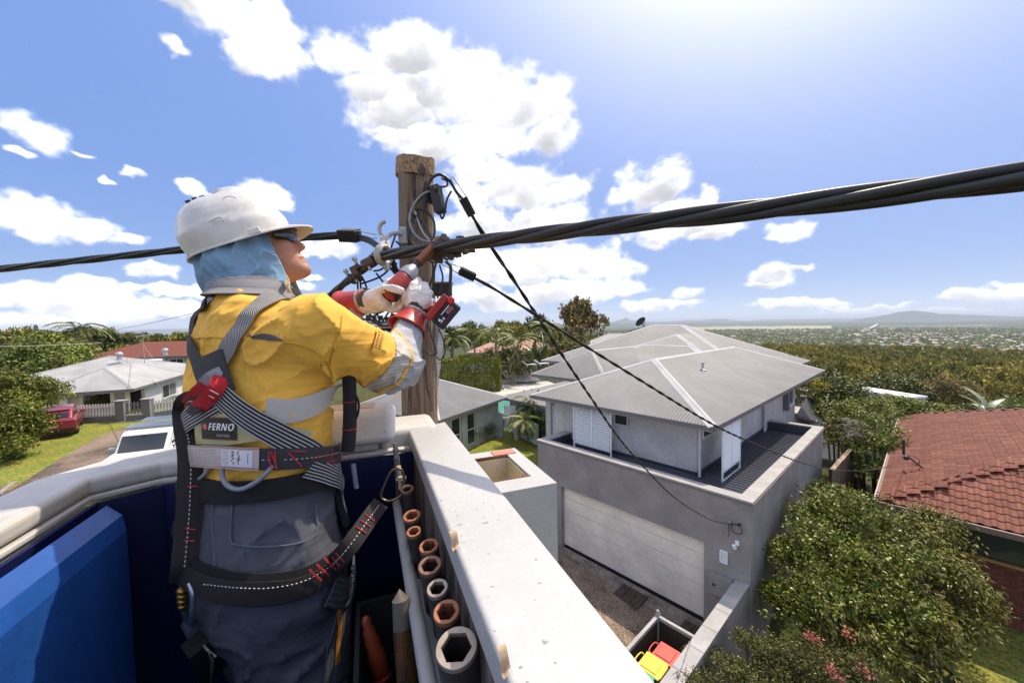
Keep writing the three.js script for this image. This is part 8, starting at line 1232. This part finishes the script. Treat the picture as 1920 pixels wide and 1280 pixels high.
{
  const palm = (label, base, h, L, seed, trunkR = 0.14) => { const o = thing('palm_tree', label, 'palm', base), tr = tube([V(0, -0.3, 0), V(0.05, h * 0.4, 0.05), V(-0.05, h * 0.8, 0), V(0, h, 0)], trunkR, 24, 10); part(o, 'trunk', tr, paleBark); part(o, 'crownshaft', rod(V(0, h - 0.9, 0), V(0, h + 0.1, 0), trunkR * 1.1, trunkR * 0.8), LM2); const c = part(o, 'crown', palmCrown(seed, 16, L), LM.palm); c.position.y = h; return o; };
  const LM2 = mat('green_crownshaft', [0.16, 0.18, 0.07], 0.5);
  const pb = (x, y, d) => { const p = at(x, y, d); p.y = Math.max(groundY(p.x, p.z), p.y); return p; };
  const ph = (x, yTop, d, base) => at(x, yTop, d).y - base.y;
  const mk = (label, x, yb, yt, d, L, s, tr) => { const b = at(x, yb, d); return palm(label, b, ph(x, yt, d, b), L, s, tr); };
  mk('tall palm with slim pale trunk beside the clipped hedge', 932, 735, 632, 47, 2.6, 51, 0.16); mk('palm with spreading fronds right of the tall slim palm', 972, 700, 645, 52, 3.2, 52); mk('feathery palm nearest the left of the hedge behind the pole', 850, 690, 640, 58, 3.4, 53); mk('bushy palm above the clipped hedge', 890, 680, 632, 62, 3.6, 54); mk('dark palm left of the round russet tree', 1025, 690, 622, 60, 3.2, 55); mk('low palm among the garden plants by the louvred gate', 1000, 792, 768, 28.5, 1.9, 56, 0.08); mk('low palm with pale fronds over the lawn edge', 985, 808, 795, 27, 1.6, 57, 0.06); mk('short fan palm by the long white flat roof', 1672, 770, 750, 34, 1.3, 58, 0.1); mk('short palm right of the fan palm', 1702, 772, 760, 34, 1.1, 59, 0.1); mk('palm with long arching fronds in the left tree belt', 150, 650, 622, 75, 4.5, 60);
  // big paddle leaves: each leaf is a part
  const paddle = (L, W) => { const pos = [], idx = [], n = 10; for (let i = 0; i <= n; i++) { const t = i / n, w = W * Math.pow(Math.sin(Math.PI * (0.04 + 0.94 * t)), 0.6) / 2, y = L * (0.85 * t - 0.25 * t * t * t), x = L * 0.75 * t * t; for (const s of [-1, 0, 1]) pos.push(x, y + Math.abs(s) * 0.12 * W, s * w); } for (let i = 0; i < n; i++) for (let k = 0; k < 2; k++) { const a = i * 3 + k; idx.push(a, a + 1, a + 3, a + 1, a + 4, a + 3); } const g = new THREE.BufferGeometry(); g.setAttribute('position', new THREE.Float32BufferAttribute(pos, 3)); g.setIndex(idx); g.computeVertexNormals(); return metric(g); };
  const banana = (label, base, n, L, seed, m, W = 0.42) => { const o = thing('paddle_leaf_plant', label, 'plant', base), r = rng(seed), g = [paddle(L, W), paddle(L * 0.8, W * 0.9), paddle(L * 1.15, W)]; for (let k = 0; k < n; k++) { const lf = part(o, 'leaf', g[k % 3], m); lf.rotation.set((r() - 0.5) * 0.5, k / n * 6.28 + r(), (r() - 0.5) * 0.7); lf.position.set((r() - 0.5) * 0.6, r() * 0.5, (r() - 0.5) * 0.6); } part(o, 'stem', [rod(V(0, -1.5, 0), V(0, 0.4, 0), 0.14, 0.08), rod(V(0.3, -1.5, 0.1), V(0.25, 0.3, 0.1), 0.1, 0.06)], LM2); };
  const bl = mat('banana_leaf', [0.115, 0.16, 0.045], 0.4, { transmission: 0.25, thickness: 0 }), pl = mat('pale_paddle_leaf', [0.26, 0.29, 0.16], 0.4, { transmission: 0.25, thickness: 0 });
  banana('clump of big paddle leaves at the right edge above the red ridge', at(1850, 795, 25), 11, 2.0, 71, pl); banana('paddle-leaved clump at the very right edge above the red roof', at(1915, 790, 26), 9, 2.1, 72, pl); banana('banana clump beside the tall slim palm', at(960, 700, 48), 10, 2.6, 73, bl); banana('banana clump above the sun loungers', at(1000, 680, 52), 12, 3.0, 74, bl, 0.6); banana('spiky pale-leaved clump left of the loungers', at(1020, 672, 54), 14, 3.0, 75, bl, 0.3); banana('low banana plants by the pool steps', at(955, 680, 54), 9, 2.4, 76, bl);
}
// trees: a few crowns shared by many
const CR = {};
{
  const lobesFor = (seed, w, h, n) => { const r = rng(seed), o = []; for (let k = 0; k < n; k++) { const a = r() * 6.28, q = Math.sqrt(r()) * w * 0.62; o.push([Math.cos(a) * q, h * (0.35 + 0.42 * r()), Math.sin(a) * q, w * (0.34 + 0.16 * r()), 0.75]); } o.push([0, h * 0.72, 0, w * 0.5, 0.7]); return o; };
  CR.gum = [1, 2, 3, 4].map((s) => crown(lobesFor(s, 1, 1.45, 7), 1500, { L: 0.17, W: 0.085, seed: s, tuft: 5, spread: 0.9, warm: 0.5, deep: 0.4, clump: 5 }));           // about 2 wide, 1.6 tall; scaled
  CR.full = [5, 6, 7].map((s) => crown(lobesFor(s, 1, 1.4, 9), 3600, { L: 0.12, W: 0.07, seed: s, tuft: 6, spread: 0.9, warm: 0.4, deep: 0.4 }));
  const tr = limbs(3, 1.2, 0.05, 5, 0.5);
  const trunk = merged(tr);
  const protos = {};
  const tree = (kind, variant, m, name, label, p, w, h, ry, group) => {
    const key = kind + variant + m.name; let o;
    if (!protos[key]) { o = thing(name, label, 'tree', null, 0, group); stuffPart(o, 'crown', CR[kind][variant], m); part(o, 'trunk', trunk, bark); protos[key] = o; } else { o = copy(protos[key], label, group); if (!group) delete o.userData.group; }
    o.position.copy(p); o.rotation.y = ry; const s = Math.min(h, w * 1.25), up = (h - s) * 1.5, [cr, tk] = o.children; cr.scale.set(w, s, w); cr.position.y = up; tk.scale.set(w, up + s * 0.7, w); return o;
  };
  const r = rng(77), T2 = (kind, v, m, name, label, x, yTop, d, wPx, group) => { const top = at(x, yTop, d), g = groundY(top.x, top.z), w = wPx / 2 / 715 * d, h = Math.max(1.2, (top.y - g) / 1.55); return tree(kind, v, m, name, label, V(top.x, g, top.z), w, h, r() * 6, group); };
  // named trees of the middle distance
  T2('full', 0, LM.autumn, 'russet_tree', 'tall round olive-russet tree standing above the roofs', 1088, 548, 78, 104); T2('full', 1, LM.dark, 'dome_tree', 'broad dark dome tree left of the russet tree', 1005, 582, 100, 80); T2('full', 2, LM.bright, 'green_tree', 'pale green tree behind the palms, below the battery', 880, 598, 105, 60);
  T2('full', 0, LM.gum, 'green_tree', 'grey-green tree between the pale one and the dome tree', 940, 602, 120, 62); T2('gum', 1, LM.dark, 'green_tree', 'dark tree in the belt behind the clipped hedge', 845, 606, 90, 70); T2('full', 1, LM.bright, 'green_tree', 'bright tree just behind the clipped hedge top', 905, 620, 75, 70); T2('gum', 2, LM.gum, 'green_tree', 'low gum tree behind the pink roof', 1050, 612, 95, 60); T2('gum', 0, LM.autumn, 'green_tree', 'russet shrubby tree beside the dark grey roof', 1120, 628, 70, 60); T2('full', 2, LM.dark, 'green_tree', 'dark small tree under the satellite dish', 1200, 606, 62, 46); T2('gum', 3, LM.gum, 'green_tree', 'small gum tree left of the satellite dish', 1165, 615, 75, 60); T2('full', 1, LM.gum, 'green_tree', 'tree behind the palms left of the dome tree', 975, 606, 85, 54);
  // left belt
  T2('full', 0, LM.gum, 'left_tree', 'olive tree at the left edge rising above the others', 25, 607, 60, 130); T2('full', 1, LM.dark, 'left_tree', 'dark dense tree behind the bright-leaved one at left', 70, 625, 40, 110); T2('full', 2, LM.gum, 'left_tree', 'golden-olive tree left of the red roofed house', 120, 625, 62, 110); T2('full', 0, LM.yellow, 'left_tree', 'yellow-green tree showing above the dark red roof', 228, 642, 66, 50);
  for (let k = 0; k < 46; k++) { const x = -60 + k * 9.2 + r() * 8, d = 75 + r() * 130, y = 612 + r() * 14 + (x > 210 ? 6 : 0), mi = Math.floor(r() * 4); T2(r() < 0.6 ? 'full' : 'gum', Math.floor(r() * 3), [LM.gum, LM.dark, LM.droop, LM.hedge][mi], 'belt_tree', ['golden-olive','deep green','pale olive','yellow-green'][mi] + ' tree in the belt along the left horizon', x, y, d, 46 + r() * 40, ['golden-olive','deep green','pale olive','yellow-green'][mi] + ' trees in the left belt'); }
  { const o = thing('norfolk_pine', 'thin dark conifer on the left skyline, its spire above the belt', 'tree', at(68, 640, 150)); part(o, 'trunk', rod(V(0, -4, 0), V(0, 7, 0), 0.2, 0.04), bark); const l = [], q = rng(4); for (let k = 0; k < 900; k++) { const y = q() * 6.5, w = (7 - y) * 0.26, a = q() * 6.28; l.push({ p: V(Math.cos(a) * w * q(), y, Math.sin(a) * w * q()), d: V(Math.cos(a), 0.1, Math.sin(a)).normalize(), n: V(0, 1, 0), L: 0.5, W: 0.25, c: shadeOf(q) }); } stuffPart(o, 'crown', leafMesh(l), LM.dark); const c = copy(o, 'wider dark conifer near the middle of the left skyline'); c.position.copy(at(152, 640, 170)); c.scale.set(1.6, 1.05, 1.6); }
  // near left trees, built leaf by leaf
  shrub('street_tree', 'large leafy tree at the left edge overhanging the red car', V(-23.2, 2.7, -16.2), [[40, 745, 19, 1.6], [70, 752, 20, 0.9], [20, 800, 17.5, 1.5], [-30, 760, 18, 2.0], [0, 850, 17, 1.1], [-40, 840, 16.5, 1.6], [-20, 715, 19, 1.3], [70, 730, 20.5, 0.7], [40, 870, 17.5, 0.7], [30, 800, 18.6, 0.8]], 42000, LM.glossy, { L: 0.13, W: 0.065, seed: 81, warm: 0.6, deep: 0.4, clump: 11 }, 'tree');
  shrub('bright_leaf_tree', 'bright broad-leaved tree between the street tree and the white roof', at(95, 700, 33).setY(1.8), [[95, 680, 33, 2.2], [60, 690, 32, 1.8], [125, 690, 33, 1.6], [80, 655, 34, 1.5], [110, 700, 31, 1.6], [140, 675, 34, 1.3]], 9000, LM.bright, { L: 0.30, W: 0.15, seed: 82, warm: 0.4 }, 'tree');
  shrub('fence_shrub', 'dark leafy shrub leaning over the left end of the picket fence', V(-26.6, 2.7, -22.3), [[205, 752, 26.5, 0.55], [185, 762, 25.8, 0.7], [222, 748, 27, 0.4], [170, 745, 27.5, 0.7]], 5000, LM.small, { L: 0.13, W: 0.07, seed: 83 });
  shrub('roadside_hedge', 'low yellow-green hedge beside the white roof', at(175, 715, 33).setY(1.6), [[170, 705, 33, 1.2], [200, 700, 34, 0.9], [145, 715, 32, 1.2]], 5000, LM.yellow, { L: 0.16, W: 0.09, seed: 84 });
  // gums at the near edge of the wood: one by one; the wood beyond as a mass
  for (let k = 0; k < 40; k++) { const az = 44 + k * 0.95 + r() * 1.4, d = 62 + r() * 34, p = V(Math.sin(az * DEG) * d, 0, -Math.cos(az * DEG) * d); p.y = groundY(p.x, p.z); tree('gum', k % 4, [LM.gum, LM.gum, LM.autumn, LM.droop][k % 4], 'gum_tree', ['olive-gold','tall olive','russet','drooping olive'][k % 4] + ' gum tree at the near edge of the wood on the right', p, 3.2 + r() * 2.2, 5.5 + r() * 2.0, r() * 6, ['olive-gold','tall olive','russet','drooping olive'][k % 4] + ' gums at the edge of the wood'); }
  const spots = [[], [], [], []]; for (let k = 0; k < 4200; k++) { const az = lerp(-2, 128, r()), d = Math.sqrt(lerp(80 * 80, 620 * 620, r())), x = Math.sin(az * DEG) * d, z = -Math.cos(az * DEG) * d; if (az < 30 && d < 130) continue; if (fbm(x / 40, z / 40, 4, 2) < -0.36) continue; spots[k % 4].push([x, z]); }
  const wood = thing('wood', null, null); wood.userData.kind = 'stuff'; wood.name = 'wood';
  const cm = new THREE.Matrix4(), q = new THREE.Quaternion(), c = new THREE.Color();
  spots.forEach((list, v) => { const im = new THREE.InstancedMesh(CR.gum[v], LM.gum, list.length); im.name = 'wood_trees'; im.userData.kind = 'stuff'; list.forEach(([x, z], i) => { const w = 3.6 + r() * r() * 5.0; q.setFromAxisAngle(V(0, 1, 0), r() * 6.28); cm.compose(V(x, groundY(x, z) - 0.5, z), q, V(w, 5.2 + r() * 3.2, w)); im.setMatrixAt(i, cm); const n = fbm(x / 70, z / 70, 3, 3), t = r(); c.setRGB(0.72 + 0.6 * n + 0.5 * t, 0.78 + 0.4 * n + 0.35 * t, 0.7 + 0.2 * t); im.setColorAt(i, c); }); wood.add(im); });
  // the town and its trees on the plain
  const blob = crown([[0, 0.5, 0, 0.6, 0.7], [0.4, 0.4, 0.2, 0.45, 0.7], [-0.4, 0.4, -0.1, 0.45, 0.7]], 90, { L: 0.5, W: 0.4, seed: 9, tuft: 3, spread: 0.4 }), NB = 9000, tm = new THREE.InstancedMesh(blob, LM.bright, NB); tm.name = 'plain_trees'; tm.userData.kind = 'stuff';
  for (let k = 0; k < NB; k++) { const az = lerp(-4, 75, r()), d = 900 * Math.pow(5, r()), w = 7 + r() * 14; cm.compose(V(Math.sin(az * DEG) * d, -90.5, -Math.cos(az * DEG) * d), q.setFromAxisAngle(V(0, 1, 0), r() * 6), V(w, 5 + r() * 7, w)); tm.setMatrixAt(k, cm); c.setRGB(0.9 + r() * 0.6, 0.9 + r() * 0.4, 0.9 + r() * 0.5); tm.setColorAt(k, c); } tag(tm, null, null, null, 'stuff'); scene.add(tm);
  const hg = mergeGeometries([new THREE.BoxGeometry(1, 0.62, 1).translate(0, 0.31, 0), new THREE.ConeGeometry(0.82, 0.35, 4).rotateY(Math.PI / 4).translate(0, 0.79, 0)].map(plain)), NH = 1300, hm = new THREE.InstancedMesh(hg, mat('town_render', [0.46, 0.44, 0.41], 0.8), NH); hm.name = 'town_houses';
  for (let k = 0; k < NH; k++) { const u = r(), az = u < 0.8 ? lerp(42, 66, r()) : lerp(14, 46, r()), d = 1150 + 2100 * Math.pow(r(), 1.3), big = r() < 0.06 ? 3 : 1; cm.compose(V(Math.sin(az * DEG) * d, -90.2, -Math.cos(az * DEG) * d), q.setFromAxisAngle(V(0, 1, 0), r() * 6), V((11 + r() * 8) * big, 6 + r() * 3, (9 + r() * 6) * big)); hm.setMatrixAt(k, cm); const t = r(); if (t < 0.45) c.setRGB(0.9, 0.9, 0.88); else if (t < 0.8) c.setRGB(0.6, 0.62, 0.65); else c.setRGB(0.7, 0.38, 0.28); hm.setColorAt(k, c); } tag(hm, null, null, null, 'stuff'); scene.add(hm);
}
renderer.render(scene, camera);
